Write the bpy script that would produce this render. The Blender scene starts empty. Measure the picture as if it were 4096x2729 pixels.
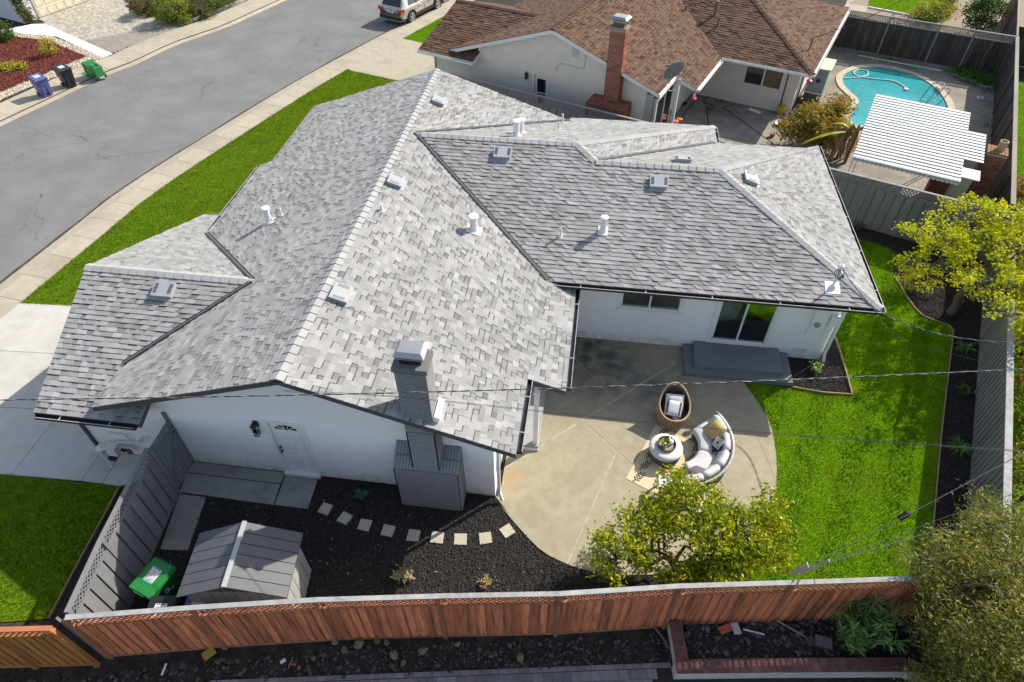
import bpy, math, random
import numpy as np
from mathutils import Vector, Matrix
random.seed(7); rng = np.random.default_rng(11)
SC = bpy.context.scene
COL = SC.collection
# ---------------------------------------------------------------- camera
F_PX, PITCH, ROLL, YAW, CAMH = 2607.57, math.radians(45.311), math.radians(-0.3278), math.radians(-7.919), 15.0
def cam_axes():
    fw = np.array([math.sin(YAW)*math.cos(PITCH), math.cos(YAW)*math.cos(PITCH), -math.sin(PITCH)])
    rt = np.array([math.cos(YAW), -math.sin(YAW), 0.0]); up = np.cross(rt, fw)
    c, s = math.cos(ROLL), math.sin(ROLL)
    return np.array([c*rt+s*up, -s*rt+c*up, fw])
RC = cam_axes()
cam = bpy.data.cameras.new('camera'); cam.sensor_width = 36; cam.lens = F_PX/4096*36
cam.clip_start = 0.1; cam.clip_end = 2000
camo = bpy.data.objects.new('camera', cam); COL.objects.link(camo)
camo.matrix_world = Matrix(((RC[0][0], RC[1][0], -RC[2][0], 0), (RC[0][1], RC[1][1], -RC[2][1], 0), (RC[0][2], RC[1][2], -RC[2][2], CAMH), (0, 0, 0, 1)))
SC.camera = camo
# ---------------------------------------------------------------- light
SUN_AZ, SUN_EL = math.radians(48), math.radians(38)      # azimuth from +Y towards +X
w = bpy.data.worlds.new('World'); SC.world = w; w.use_nodes = True
nt = w.node_tree; bg = nt.nodes['Background']; sky = nt.nodes.new('ShaderNodeTexSky')
sky.sky_type = 'NISHITA'; sky.sun_disc = False; sky.sun_elevation = SUN_EL; sky.sun_rotation = SUN_AZ
sky.air_density = 1.0; sky.dust_density = 1.2; sky.ozone_density = 1.0
hs = nt.nodes.new('ShaderNodeHueSaturation'); hs.inputs['Saturation'].default_value = 0.75
nt.links.new(sky.outputs[0], hs.inputs['Color']); nt.links.new(hs.outputs[0], bg.inputs[0]); bg.inputs[1].default_value = 0.15
sd = bpy.data.lights.new('sun', 'SUN'); sd.energy = 4.8; sd.angle = math.radians(0.5); sd.color = (1, 0.925, 0.80)
so = bpy.data.objects.new('sun', sd); COL.objects.link(so)
sv = Vector((math.sin(SUN_AZ)*math.cos(SUN_EL), math.cos(SUN_AZ)*math.cos(SUN_EL), math.sin(SUN_EL)))
so.rotation_euler = sv.to_track_quat('Z', 'Y').to_euler(); so.location = (20, 20, 40)
vs = SC.view_settings; vs.view_transform = 'Standard'; vs.look = 'None'; vs.exposure = 0.52; vs.gamma = 1; vs.use_curve_mapping = False
SC.cycles.max_bounces = 6; SC.cycles.diffuse_bounces = 3
# ---------------------------------------------------------------- photo pixel -> place (a pixel gives a ray, the touched surface the distance)
ORG = {1:(0,0),2:(1000,0),3:(2000,0),4:(3000,0),5:(0,700),6:(1000,700),7:(2000,700),8:(3000,700),9:(0,1400),10:(1000,1400),11:(2000,1400),12:(3000,1400),13:(0,1989),14:(1000,1989),15:(2000,1989),16:(3000,1989)}
def ray(n, x, y):
    if n == 0: X, Y = x*1.74076, y*1.74076
    else: X, Y = ORG[n][0]+x*.4719, ORG[n][1]+y*.4719
    return RC.T @ np.array([(X-2048)/F_PX, -(Y-1364.5)/F_PX, 1.0])
CP = np.array([0, 0, CAMH])
def g(n, x, y, z=0.0):
    d = ray(n, x, y); return CP + d*((z-CAMH)/d[2])
def gy(n, x, y, Y):
    d = ray(n, x, y); return CP + d*(Y/d[1])
def gp(n, x, y, pl):            # on plane z=a+bx+cy
    a, b, c = pl; d = ray(n, x, y); return CP + d*((a-CAMH)/(d[2]-b*d[0]-c*d[1]))
def gpoly(n, pts, z=0.0): return [tuple(g(n, x, y, z)[:2]) for x, y in pts]
def gmix(pts, z=0.0): return [tuple(g(n, x, y, z)[:2]) for n, x, y in pts]
# ---------------------------------------------------------------- materials
def S(r, g_, b, k=1.0):
    f = lambda v: ((v/255+.055)/1.055)**2.4 if v > 10 else v/255/12.92
    return (f(r)*k, f(g_)*k, f(b)*k)
class NT:
    def __init__(s, name):
        s.m = bpy.data.materials.new(name); s.m.use_nodes = True; s.t = s.m.node_tree; s.b = s.t.nodes['Principled BSDF']
    def n(s, typ, **k):
        o = s.t.nodes.new(typ)
        for a, v in k.items(): setattr(o, a, v)
        return o
    def l(s, a, b): s.t.links.new(a, b)
    def mix(s, fac, a, b, blend='MIX'):
        o = s.n('ShaderNodeMix', data_type='RGBA', blend_type=blend)
        for sock, v in ((0, fac), (6, a), (7, b)):
            if hasattr(v, 'is_output'): s.l(v, o.inputs[sock])
            elif sock == 0: o.inputs[0].default_value = v
            else: o.inputs[sock].default_value = (*v[:3], 1)
        return o.outputs[2]
    def math(s, op, a, b=0.0, clamp=False):
        o = s.n('ShaderNodeMath', operation=op, use_clamp=clamp)
        for i, v in enumerate((a, b)):
            if hasattr(v, 'is_output'): s.l(v, o.inputs[i])
            else: o.inputs[i].default_value = v
        return o.outputs[0]
    def pos(s, stretch=(1, 1, 1), rot=0.0):
        ge = s.n('ShaderNodeNewGeometry'); mp = s.n('ShaderNodeMapping'); mp.inputs[3].default_value = stretch; mp.inputs[2].default_value = (0, 0, rot)
        s.l(ge.outputs['Position'], mp.inputs[0]); return mp.outputs[0]
    def noise(s, vec, scale, detail=5, rough=.55, lo=.35, hi=.65, dist=0):
        o = s.n('ShaderNodeTexNoise'); s.l(vec, o.inputs['Vector']); o.inputs['Scale'].default_value = scale
        o.inputs['Detail'].default_value = detail; o.inputs['Roughness'].default_value = rough; o.inputs['Distortion'].default_value = dist
        r = s.n('ShaderNodeMapRange'); s.l(o.outputs[0], r.inputs[0]); r.inputs[1].default_value = lo; r.inputs[2].default_value = hi
        return r.outputs[0]
    def bump(s, h, strength, dist):
        o = s.n('ShaderNodeBump'); o.inputs['Strength'].default_value = strength; o.inputs['Distance'].default_value = dist
        s.l(h, o.inputs['Height']); s.l(o.outputs[0], s.b.inputs['Normal'])
MATS = {}
def mat(name, c1, c2=None, scale=6, rough=.8, spec=.3, metal=0, bump=0, bscale=80, tone=0, rnd=0, stretch=(1, 1, 1), rot=0, c3=None, s3=1.2, lo3=.5, hi3=.75, detail=6, coat=0, trans=0, bdist=.01, lo=.35, hi=.65, splash=None, stain_shade=None):
    """procedural: two colours by noise, broad patches of a third, per-piece tone (mesh attribute) or per-object variation"""
    if name in MATS: return MATS[name]
    k = NT(name); b = k.b; b.inputs['Roughness'].default_value = rough; b.inputs['Specular IOR Level'].default_value = spec; b.inputs['Metallic'].default_value = metal
    if coat: b.inputs['Coat Weight'].default_value = coat
    v = k.pos(stretch, rot)
    col = k.mix(k.noise(v, scale, detail, lo=lo, hi=hi), c1, c2 if c2 else tuple(x*.86 for x in c1))
    if c3: col = k.mix(k.noise(v, s3, 4, lo=lo3, hi=hi3), col, c3)
    if splash:      # mud splashed on the foot of a wall
        sx = k.n('ShaderNodeSeparateXYZ'); k.l(k.pos(), sx.inputs[0]); h = k.n('ShaderNodeMapRange'); k.l(sx.outputs[2], h.inputs[0]); h.inputs[1].default_value = .05; h.inputs[2].default_value = .45; h.inputs[3].default_value = 1; h.inputs[4].default_value = 0
        col = k.mix(k.math('MULTIPLY', h.outputs[0], k.noise(k.pos((1, 1, .5)), 5, 5, lo=.35, hi=.8)), col, splash)
    if stain_shade:       # round spots, real stains and painted-in shade: centre, radius, colour
        for (sx_, sy_, sr, sc_) in stain_shade:
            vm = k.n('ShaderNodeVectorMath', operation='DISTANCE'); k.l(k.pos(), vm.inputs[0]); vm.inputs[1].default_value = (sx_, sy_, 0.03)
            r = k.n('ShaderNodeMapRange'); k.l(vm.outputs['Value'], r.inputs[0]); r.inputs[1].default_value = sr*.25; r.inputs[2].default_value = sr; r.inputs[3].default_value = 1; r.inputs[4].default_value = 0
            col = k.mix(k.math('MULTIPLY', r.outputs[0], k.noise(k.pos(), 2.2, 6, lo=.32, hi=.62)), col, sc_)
    if tone:
        a = k.n('ShaderNodeAttribute', attribute_name='tone'); f = k.math('ADD', k.math('MULTIPLY', a.outputs['Fac'], tone), 1-tone*.5)
        cc = k.n('ShaderNodeCombineColor'); [k.l(f, cc.inputs[i]) for i in range(3)]
        col = k.mix(1.0, col, cc.outputs[0], 'MULTIPLY')
    if rnd:
        oi = k.n('ShaderNodeObjectInfo'); f = k.math('ADD', k.math('MULTIPLY', oi.outputs['Random'], rnd), 1-rnd*.5)
        cc = k.n('ShaderNodeCombineColor'); [k.l(f, cc.inputs[i]) for i in range(3)]
        col = k.mix(1.0, col, cc.outputs[0], 'MULTIPLY')
    k.l(col, b.inputs['Base Color'])
    if bump: k.bump(k.noise(v, bscale, 4, lo=0, hi=1), bump, bdist)
    if trans:
        b.inputs['Transmission Weight'].default_value = trans
    MATS[name] = k.m; return k.m
def glass_mat(name, tint, gloss=.25):
    if name in MATS: return MATS[name]
    k = NT(name); t = k.t; out = t.nodes['Material Output']
    tr = k.n('ShaderNodeBsdfTransparent'); tr.inputs[0].default_value = (*tint, 1)
    gl = k.n('ShaderNodeBsdfGlossy'); gl.inputs['Roughness'].default_value = .02; gl.inputs[0].default_value = (.9, .95, .95, 1)
    fr = k.n('ShaderNodeFresnel'); fr.inputs[0].default_value = 1.45; f = k.math('ADD', fr.outputs[0], gloss*.2)
    mx = k.n('ShaderNodeMixShader'); k.l(f, mx.inputs[0]); k.l(tr.outputs[0], mx.inputs[1]); k.l(gl.outputs[0], mx.inputs[2]); k.l(mx.outputs[0], out.inputs[0])
    MATS[name] = k.m; return k.m
def leaf_mat(name, c1, c2, tone=.9, trl=.35, rough=.5, spec=.35):
    if name in MATS: return MATS[name]
    k = NT(name); b = k.b; b.inputs['Roughness'].default_value = rough; b.inputs['Specular IOR Level'].default_value = spec
    a = k.n('ShaderNodeAttribute', attribute_name='tone'); col = k.mix(a.outputs['Fac'], c1, c2)
    k.l(col, b.inputs['Base Color'])
    tl = k.n('ShaderNodeBsdfTranslucent'); k.l(k.mix(1.0, col, (1.25, 1.2, .6), 'MULTIPLY'), tl.inputs[0])
    mx = k.n('ShaderNodeMixShader'); mx.inputs[0].default_value = trl; k.l(b.outputs[0], mx.inputs[1]); k.l(tl.outputs[0], mx.inputs[2])
    k.l(mx.outputs[0], k.t.nodes['Material Output'].inputs[0]); MATS[name] = k.m; return k.m
# ---------------------------------------------------------------- objects
WLOC = {}
def link(o, parent=None):
    COL.objects.link(o)
    if parent is not None: o.parent = parent
    return o
def tag(o, label=None, cat=None, group=None, kind=None):
    if label: o['label'] = label
    if cat: o['category'] = cat
    if group: o['group'] = group
    if kind: o['kind'] = kind
    return o
def thing(name, label, cat, loc=(0, 0, 0), group=None):
    o = bpy.data.objects.new(name, None); o.empty_display_size = .2; COL.objects.link(o); o.location = loc
    WLOC[o.name] = np.array(loc, float); return tag(o, label, cat, group)
def woff(parent): return WLOC.get(parent.name, np.zeros(3)) if parent is not None else np.zeros(3)
def fast(name, V, Fs, m, parent=None, smooth=False, tone=None, base=None):
    """mesh object from arrays; Fs is an (n,k) array or a list of faces; V in world coordinates"""
    V = np.asarray(V, float); off = woff(parent) if parent is not None else (np.array(base, float) if base is not None else np.zeros(3))
    me = bpy.data.meshes.new(name)
    if isinstance(Fs, np.ndarray):
        nf, k = Fs.shape; me.vertices.add(len(V)); me.vertices.foreach_set('co', (V-off).astype('f').ravel())
        me.loops.add(nf*k); me.loops.foreach_set('vertex_index', Fs.astype('i').ravel())
        me.polygons.add(nf); me.polygons.foreach_set('loop_start', np.arange(0, nf*k, k, dtype='i')); me.polygons.foreach_set('loop_total', np.full(nf, k, dtype='i'))
        me.update(calc_edges=True)
    else:
        me.from_pydata((V-off).tolist(), [], Fs); me.update()
    if isinstance(m, (list, tuple)):
        for x in m: me.materials.append(x)
    else: me.materials.append(m)
    if tone is not None:
        a = me.attributes.new('tone', 'FLOAT', 'FACE'); a.data.foreach_set('value', np.asarray(tone, 'f'))
    me.polygons.foreach_set('use_smooth', np.full(len(me.polygons), bool(smooth)))
    o = bpy.data.objects.new(name, me); link(o, parent)
    if base is not None and parent is None: o.location = base; WLOC[o.name] = np.array(base, float)
    elif parent is not None: WLOC[o.name] = woff(parent)
    return o
class MB:
    def __init__(s): s.v = []; s.f = []; s.t = []
    def add(s, V, Fs, tone=0.5):
        k = len(s.v); s.v += [tuple(map(float, p)) for p in V]; s.f += [[i+k for i in q] for q in Fs]; s.t += [tone]*len(Fs); return s
    def box(s, c, size, rz=0, tone=.5, M=None):
        x, y, z = [q/2 for q in size]; P = np.array([(a*x, b*y, d*z) for a in (-1, 1) for b in (-1, 1) for d in (-1, 1)])
        if M is None:
            cr, sr = math.cos(rz), math.sin(rz); M = np.array([[cr, -sr, 0], [sr, cr, 0], [0, 0, 1]])
        P = P @ np.asarray(M).T + np.asarray(c, float)
        return s.add(P, [(0, 1, 3, 2), (4, 6, 7, 5), (0, 4, 5, 1), (2, 3, 7, 6), (0, 2, 6, 4), (1, 5, 7, 3)], tone)
    def bar(s, a, b, wd, ht, up=(0, 0, 1), tone=.5):
        a, b = np.asarray(a, float), np.asarray(b, float); d = b-a; L = np.linalg.norm(d); d = d/L
        u = np.asarray(up, float); sd_ = np.cross(u, d); n_ = np.linalg.norm(sd_)
        if n_ < 1e-6: sd_ = np.array([1., 0, 0]); n_ = 1
        sd_ /= n_; u = np.cross(d, sd_)
        return s.box((a+b)/2, (L, wd, ht), M=np.array([d, sd_, u]).T, tone=tone)
    def prism(s, poly, z0, z1, tone=.5):
        n = len(poly); area = sum(poly[i][0]*poly[(i+1) % n][1]-poly[(i+1) % n][0]*poly[i][1] for i in range(n))
        if area < 0: poly = poly[::-1]
        V = [(x, y, z0) for x, y in poly]+[(x, y, z1) for x, y in poly]
        return s.add(V, [list(range(n))[::-1], list(range(n, 2*n))]+[(i, (i+1) % n, n+(i+1) % n, n+i) for i in range(n)], tone)
    def cyl(s, a, b, r0, r1=None, n=10, tone=.5, caps=True):
        r1 = r0 if r1 is None else r1; return s.tube([a, b], [r0, r1], n, tone, caps)
    def tube(s, pts, r, n=8, tone=.5, caps=True):
        pts = [np.asarray(p, float) for p in pts]; R = r if isinstance(r, (list, tuple, np.ndarray)) else [r]*len(pts)
        V = []; u = None
        for i, p in enumerate(pts):
            d = pts[min(i+1, len(pts)-1)]-pts[max(i-1, 0)]; d = d/(np.linalg.norm(d)+1e-9)
            if u is None: u = np.cross(d, (0, 0, 1) if abs(d[2]) < .9 else (1, 0, 0))
            u = u-d*np.dot(u, d); u /= (np.linalg.norm(u)+1e-9); v2 = np.cross(d, u)
            V += [p+R[i]*(math.cos(2*math.pi*j/n)*u+math.sin(2*math.pi*j/n)*v2) for j in range(n)]
        Fs = [(i*n+j, i*n+(j+1) % n, (i+1)*n+(j+1) % n, (i+1)*n+j) for i in range(len(pts)-1) for j in range(n)]
        if caps: Fs += [list(range(n))[::-1], list(range((len(pts)-1)*n, len(pts)*n))]
        return s.add(V, Fs, tone)
    def lathe(s, prof, c, n=16, sx=1, sy=1, tone=.5):
        V = [(c[0]+r*sx*math.cos(2*math.pi*j/n), c[1]+r*sy*math.sin(2*math.pi*j/n), c[2]+z) for r, z in prof for j in range(n)]
        m_ = len(prof)
        return s.add(V, [(i*n+j, i*n+(j+1) % n, (i+1)*n+(j+1) % n, (i+1)*n+j) for i in range(m_-1) for j in range(n)]+[list(range(n))[::-1], list(range((m_-1)*n, m_*n))], tone)
    def build(s, name, m, parent=None, smooth=False, base=None, tone=False):
        return fast(name, s.v, s.f, m, parent, smooth, s.t if tone else None, base)
UNIT = {}
def unit(m, name):
    k = (m.name, name)
    if k not in UNIT:
        b = MB().box((0, 0, 0), (1, 1, 1)); me = bpy.data.meshes.new(name); me.from_pydata(b.v, [], b.f); me.materials.append(m); UNIT[k] = me
    return UNIT[k]
def piece(name, c, size, m, parent, M=None, rz=0):
    """a box-shaped piece sharing one mesh with its like"""
    o = bpy.data.objects.new(name, unit(m, name)); link(o, parent); o.location = np.asarray(c, float)-woff(parent)
    if M is not None: o.rotation_euler = Matrix(np.asarray(M).tolist()).to_euler()
    else: o.rotation_euler = (0, 0, rz)
    o.scale = size; return o
def dirM(a, b, up=(0, 0, 1)):
    d = np.asarray(b, float)-np.asarray(a, float); L = np.linalg.norm(d); d /= L; s_ = np.cross(up, d)
    if np.linalg.norm(s_) < 1e-6: s_ = np.array([1., 0, 0])
    s_ /= np.linalg.norm(s_); return np.array([d, s_, np.cross(d, s_)]).T, L
def barpiece(name, a, b, wd, ht, m, parent, up=(0, 0, 1)):
    M, L = dirM(a, b, up); return piece(name, (np.asarray(a, float)+np.asarray(b, float))/2, (L, wd, ht), m, parent, M=M)
def dup(root, loc, rz=0, label=None, name=None):
    r = root.copy(); COL.objects.link(r); r.location = loc; r.rotation_euler = (0, 0, rz)
    if label: r['label'] = label
    for ch in root.children:
        c = ch.copy(); COL.objects.link(c); c.parent = r
        for h in ch.children:
            d = h.copy(); COL.objects.link(d); d.parent = c
    return r
def inpoly(P, poly):
    x, y = P[:, 0], P[:, 1]; r = np.zeros(len(P), bool); n = len(poly)
    for i in range(n):
        (x0, y0), (x1, y1) = poly[i], poly[(i+1) % n]
        c = ((y0 > y) != (y1 > y)) & (x < (x1-x0)*(y-y0)/((y1-y0) if y1 != y0 else 1e-9)+x0); r ^= c
    return r
def sample(poly, dens, holes=()):
    a = np.array(poly); lo, hi = a.min(0), a.max(0); n = int((hi-lo).prod()*dens)
    P = rng.uniform(lo, hi, (n, 2)); k = inpoly(P, poly)
    for h in holes: k &= ~inpoly(P, h)
    return P[k]
def lowfreq(P, sc, seed=0):
    r = np.random.default_rng(seed); v = np.zeros(len(P))
    for i in range(6):
        a = r.uniform(0, 6.28); k = sc*r.uniform(.6, 1.8); v += np.sin(k*(P[:, 0]*math.cos(a)+P[:, 1]*math.sin(a))+r.uniform(0, 6.28)+1.3*np.sin(k*.7*(P[:, 0]*math.sin(a)-P[:, 1]*math.cos(a))))
    return v/6
def sheet(name, poly, z, m, kind='structure', parent=None):
    n = len(poly); area = sum(poly[i][0]*poly[(i+1) % n][1]-poly[(i+1) % n][0]*poly[i][1] for i in range(n))
    if area < 0: poly = poly[::-1]
    o = fast(name, [(x, y, z) for x, y in poly], [list(range(n))], m, parent)
    if kind: o['kind'] = kind
    return o
def slab(name, poly, z0, z1, m, kind='structure', parent=None):
    o = MB().prism(list(poly), z0, z1).build(name, m, parent)
    if kind: o['kind'] = kind
    return o
def smooth_poly(pts, n=6, closed=True):
    P = [np.array(p, float) for p in pts]; N = len(P); out = []
    for i in range(N if closed else N-1):
        p0, p1, p2, p3 = (P[(i-1) % N], P[i], P[(i+1) % N], P[(i+2) % N]) if closed else (P[max(i-1, 0)], P[i], P[i+1], P[min(i+2, N-1)])
        for j in range(n):
            t = j/n; out.append(.5*((2*p1)+(-p0+p2)*t+(2*p0-5*p1+4*p2-p3)*t*t+(-p0+3*p1-3*p2+p3)*t**3))
    if not closed: out.append(P[-1])
    return [tuple(o) for o in out]
def leaf_cloud(C, size, aspect, spread_up=.5, droop=0, tone=None, jitter=.3, fold=True):
    """leaf-shaped quads (rhombic, folded) at points C; returns V,F,tone"""
    n = len(C); d = rng.normal(size=(n, 3)); d[:, 2] = d[:, 2]*.5+spread_up*0-droop; d /= np.linalg.norm(d, axis=1)[:, None]
    r = rng.normal(size=(n, 3)); r[:, 2] *= .5; s_ = np.cross(d, r); s_ /= np.linalg.norm(s_, axis=1)[:, None]
    nn = np.cross(s_, d); fl = np.sign(nn[:, 2])[:, None]; nn *= fl
    L = size*rng.uniform(1-jitter, 1+jitter, n)[:, None]; W = L*aspect
    V = np.stack([C, C+d*L*.45+s_*W*.5+nn*W*.12, C+d*L, C+d*L*.45-s_*W*.5+nn*W*.12], 1).reshape(-1, 3)
    Fq = np.arange(4*n).reshape(n, 4)
    return V, Fq, (rng.random(n) if tone is None else tone)
# ================================================================ setting: ground, street, yards
M_soil = mat('soil', (.045, .038, .032), (.02, .017, .015), 9, rough=.95, bump=.6, bscale=30, bdist=.03, c3=(.07, .06, .05), s3=2.5)
M_mulch = mat('mulch_bed', (.016, .015, .015), (.034, .030, .029), 30, rough=.95, bump=.8, bscale=60, bdist=.03)
M_grassbase = mat('turf', (.075, .16, .005), (.13, .23, .008), 14, rough=.95, spec=.02, c3=(.11, .14, .012), s3=.9)
M_conc = mat('concrete_tan', (.36, .318, .222), (.30, .265, .187), 3.5, rough=.85, bump=.15, bscale=120, c3=(.25, .215, .15), s3=.8, lo3=.5, hi3=.9, stain_shade=[(.9, 13.9, 1.9, (.11, .105, .095)), (.2, 14.6, 1.2, (.08, .077, .07)), (2.6, 13.2, 1.3, (.15, .14, .12)), (-1.4, 9.6, .5, (.38, .24, .12))])  # dark spots by the house: real blotches, coloured to deepen the patio shade too
M_walk = mat('sidewalk_concrete', (.42, .37, .285), (.36, .32, .25), 4, rough=.88, bump=.15, bscale=110, c3=(.30, .26, .20), s3=.6, rnd=.12)
M_drive = mat('driveway_concrete', (.50, .48, .44), (.45, .43, .40), 3, rough=.85, bump=.1, bscale=120, c3=(.40, .38, .34), s3=.9, rnd=.06)
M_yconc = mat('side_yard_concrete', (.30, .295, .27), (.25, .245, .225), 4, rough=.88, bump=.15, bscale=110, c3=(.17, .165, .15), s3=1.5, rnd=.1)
M_dark = mat('joint_dark', (.045, .04, .035), (.03, .028, .025), 20, rough=.95)
def asphalt():
    k = NT('asphalt'); b = k.b; b.inputs['Roughness'].default_value = .9; b.inputs['Specular IOR Level'].default_value = .25
    v = k.pos(); col = k.mix(k.noise(v, 26, 8, lo=.3, hi=.7), (.125, .123, .121), (.20, .197, .192))
    col = k.mix(k.noise(v, .55, 5, lo=.4, hi=.8), col, (.215, .213, .205))
    col = k.mix(k.noise(k.pos((.25, 1.4, 1), .35), 1.1, 6, lo=.52, hi=.9), col, (.165, .165, .17))
    # cracks: edges of wobbling cells
    wv = k.n('ShaderNodeTexNoise'); k.l(v, wv.inputs['Vector']); wv.inputs['Scale'].default_value = 1.1; wv.inputs['Detail'].default_value = 5
    vm = k.n('ShaderNodeVectorMath', operation='MULTIPLY_ADD'); k.l(wv.outputs['Color'], vm.inputs[0]); vm.inputs[1].default_value = (1.5, 1.5, 0); k.l(v, vm.inputs[2])
    vo = k.n('ShaderNodeTexVoronoi', feature='DISTANCE_TO_EDGE'); k.l(vm.outputs[0], vo.inputs['Vector']); vo.inputs['Scale'].default_value = .36
    cr = k.math('LESS_THAN', vo.outputs['Distance'], .0042)
    cr = k.math('MULTIPLY', cr, k.noise(v, .5, 3, lo=.32, hi=.46))
    col = k.mix(k.math('MULTIPLY', cr, .55), col, (.10, .088, .065))
    sp = k.math('GREATER_THAN', k.noise(k.pos((1, 1, 1)), 3.5, 2, lo=0, hi=1), .735)
    col = k.mix(k.math('MULTIPLY', sp, .7), col, (.06, .06, .06))
    k.l(col, b.inputs['Base Color']); k.bump(k.noise(v, 220, 2, lo=0, hi=1), .3, .01); return k.m
M_asph = asphalt()
def ext(pl, a=60, b=60):
    pl = [np.array(p) for p in pl]; d0 = pl[0]-pl[1]; d1 = pl[-1]-pl[-2]
    return [tuple(pl[0]+d0/np.linalg.norm(d0)*a)]+[tuple(p) for p in pl]+[tuple(pl[-1]+d1/np.linalg.norm(d1)*b)]
def resample(pl, step):
    P = np.array(pl); s_ = np.r_[0, np.cumsum(np.linalg.norm(np.diff(P, axis=0), axis=1))]; n = max(2, int(s_[-1]/step)+1); t = np.linspace(0, s_[-1], n)
    return np.c_[np.interp(t, s_, P[:, 0]), np.interp(t, s_, P[:, 1])]
def offset(pl, d):
    P = np.array(pl); T = np.gradient(P, axis=0); T /= np.linalg.norm(T, axis=1)[:, None]; return P+np.c_[T[:, 1], -T[:, 0]]*d
NR = gpoly(0, [(0, 654), (73, 597), (163, 527), (222, 483), (296, 425), (407, 350), (542, 271), (632, 217), (705, 173.5), (791, 119), (894, 72), (1008, 16), (1035, 0)], -.1)
FR = gpoly(0, [(0, 283), (106, 233), (179, 198), (244, 168), (298, 148), (401, 100), (515, 60), (632, 7)], -.1)
NR = resample(smooth_poly(ext(NR[::2], 14, 25), 5, False), 1.2)
FRs = resample(smooth_poly(ext(FR, 14, 25), 5, False), 1.2)
sheet('ground', [(-300, -300), (300, -300), (300, 300), (-300, 300)], -.2, mat('far_ground', (.10, .09, .06), (.06, .07, .03), .5, rough=.95))
sheet('road', [tuple(p) for p in NR]+[tuple(p) for p in FRs[::-1]], -.1, M_asph)
tag(fast('gutter_dirt', [(*p, -.094) for p in offset(NR, -.11)+rng.normal(0, .02, NR.shape)]+[(*p, -.094) for p in offset(NR, .05)], [(len(NR)+i, len(NR)+i+1, i+1, i) for i in range(len(NR)-1)], mat('gutter_dirt', (.035, .03, .022), (.085, .076, .06), 3, rough=.95)), kind='structure')
# near side of the street: soil block of the lots, then kerb and pavement
lot = [tuple(p) for p in offset(NR, .5)]+[(60, 90), (60, -30), (-60, -30)]
slab('yard_soil', lot, -.19, -.02, M_soil)
def strip(parent, A, Bl, step, gap, z0, z1, m, name, zb=None):
    A, Bl = np.array(A), np.array(Bl); n = len(A)
    k = max(1, int(round(step/np.linalg.norm(A[1]-A[0]))))
    for i in range(0, n-1, k):
        j = min(i+k, n-1); a0, a1, b0, b1 = A[i], A[j], Bl[i], Bl[j]; c = (a0+a1+b0+b1)/4
        if not (-32 < c[0] < 25 and 5 < c[1] < 62): continue
        ta = (a1-a0)/np.linalg.norm(a1-a0)*gap; tb = (b1-b0)/np.linalg.norm(b1-b0)*gap
        mid = [A[q] for q in range(i+1, j)]; midb = [Bl[q] for q in range(j-1, i, -1)]
        poly = [a0+ta]+mid+[a1-ta, b1-tb]+midb+[b0+tb]; nn = len(poly); h = len(poly)//2
        zt = [zb if (zb is not None and q < h) else z1 for q in range(nn)]
        V = [(p[0], p[1], z0) for p in poly]+[(p[0], p[1], zt[q]) for q, p in enumerate(poly)]
        ar = sum(poly[q][0]*poly[(q+1) % nn][1]-poly[(q+1) % nn][0]*poly[q][1] for q in range(nn))
        Fs = [list(range(nn, 2*nn))]+[(q, (q+1) % nn, nn+(q+1) % nn, nn+q) for q in range(nn)]
        if ar < 0: Fs = [f[::-1] for f in Fs]
        fast(name, V, Fs, m, parent)
sw = slab('pavement', [tuple(p) for p in offset(NR, .5)]+[tuple(p) for p in offset(NR, 1.62)[::-1]], -.19, -.012, M_dark)
strip(sw, offset(NR, .02), offset(NR, .5), 3.6, .006, -.15, 0.0, M_walk, 'kerb_stone', zb=-.085)
strip(sw, offset(NR, .507), offset(NR, 1.62), 1.2, .008, -.15, 0.002, M_walk, 'paving_slab')
# far side
flot = [tuple(p) for p in FRs]+[(-40, 120), (-120, 120), (-120, -20)]
slab('far_yard_soil', flot, -.19, -.03, M_soil)
sf = slab('far_pavement', [tuple(p) for p in FRs]+[tuple(p) for p in offset(FRs, -1.75)[::-1]], -.19, -.022, M_dark)
strip(sf, offset(FRs, .34), offset(FRs, -.02), 3.6, .006, -.15, -.05, M_walk, 'gutter_stone', zb=-.094)
strip(sf, offset(FRs, -.025), offset(FRs, -.2), 3.6, .006, -.15, 0.0, M_walk, 'kerb_stone')
strip(sf, offset(FRs, -.207), offset(FRs, -1.75), 1.5, .008, -.15, 0.002, M_walk, 'paving_slab')
# our yard: mulch everywhere behind, then lawn, patio and slabs on top
MULCH = [(-9.9, 4.2), (-4.7, 5.15), (.14, 5.9), (4.8, 6.8), (9.6, 7.6), (12.6, 15.6), (14.6, 21.2), (9, 23.3), (8.0, 18), (7.7, 15.2), (-1, 15.2), (-1.7, 9.0), (-10, 9.0)]
sheet('mulch_bed', MULCH, 0.0, M_mulch)
PATIO = gmix([(10, 2080, 1240), (14, 2210, 160), (15, 0, 65), (15, 110, 200), (15, 230, 335), (15, 330, 435), (15, 430, 502), (15, 600, 580), (15, 750, 622), (15, 900, 650), (15, 1060, 660), (15, 1300, 655), (15, 1600, 600), (15, 1900, 480), (15, 2150, 330), (16, 60, 120), (12, 190, 1280), (12, 220, 1180), (12, 228, 1000), (12, 218, 850), (12, 190, 690), (12, 150, 570), (12, 75, 455), (11, 2150, 390), (11, 2080, 290), (11, 2040, 215)], .03)+[(6.55, 13.85), (6.55, 15.15), (-1.6, 15.15), (-1.6, 9.0)]
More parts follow.
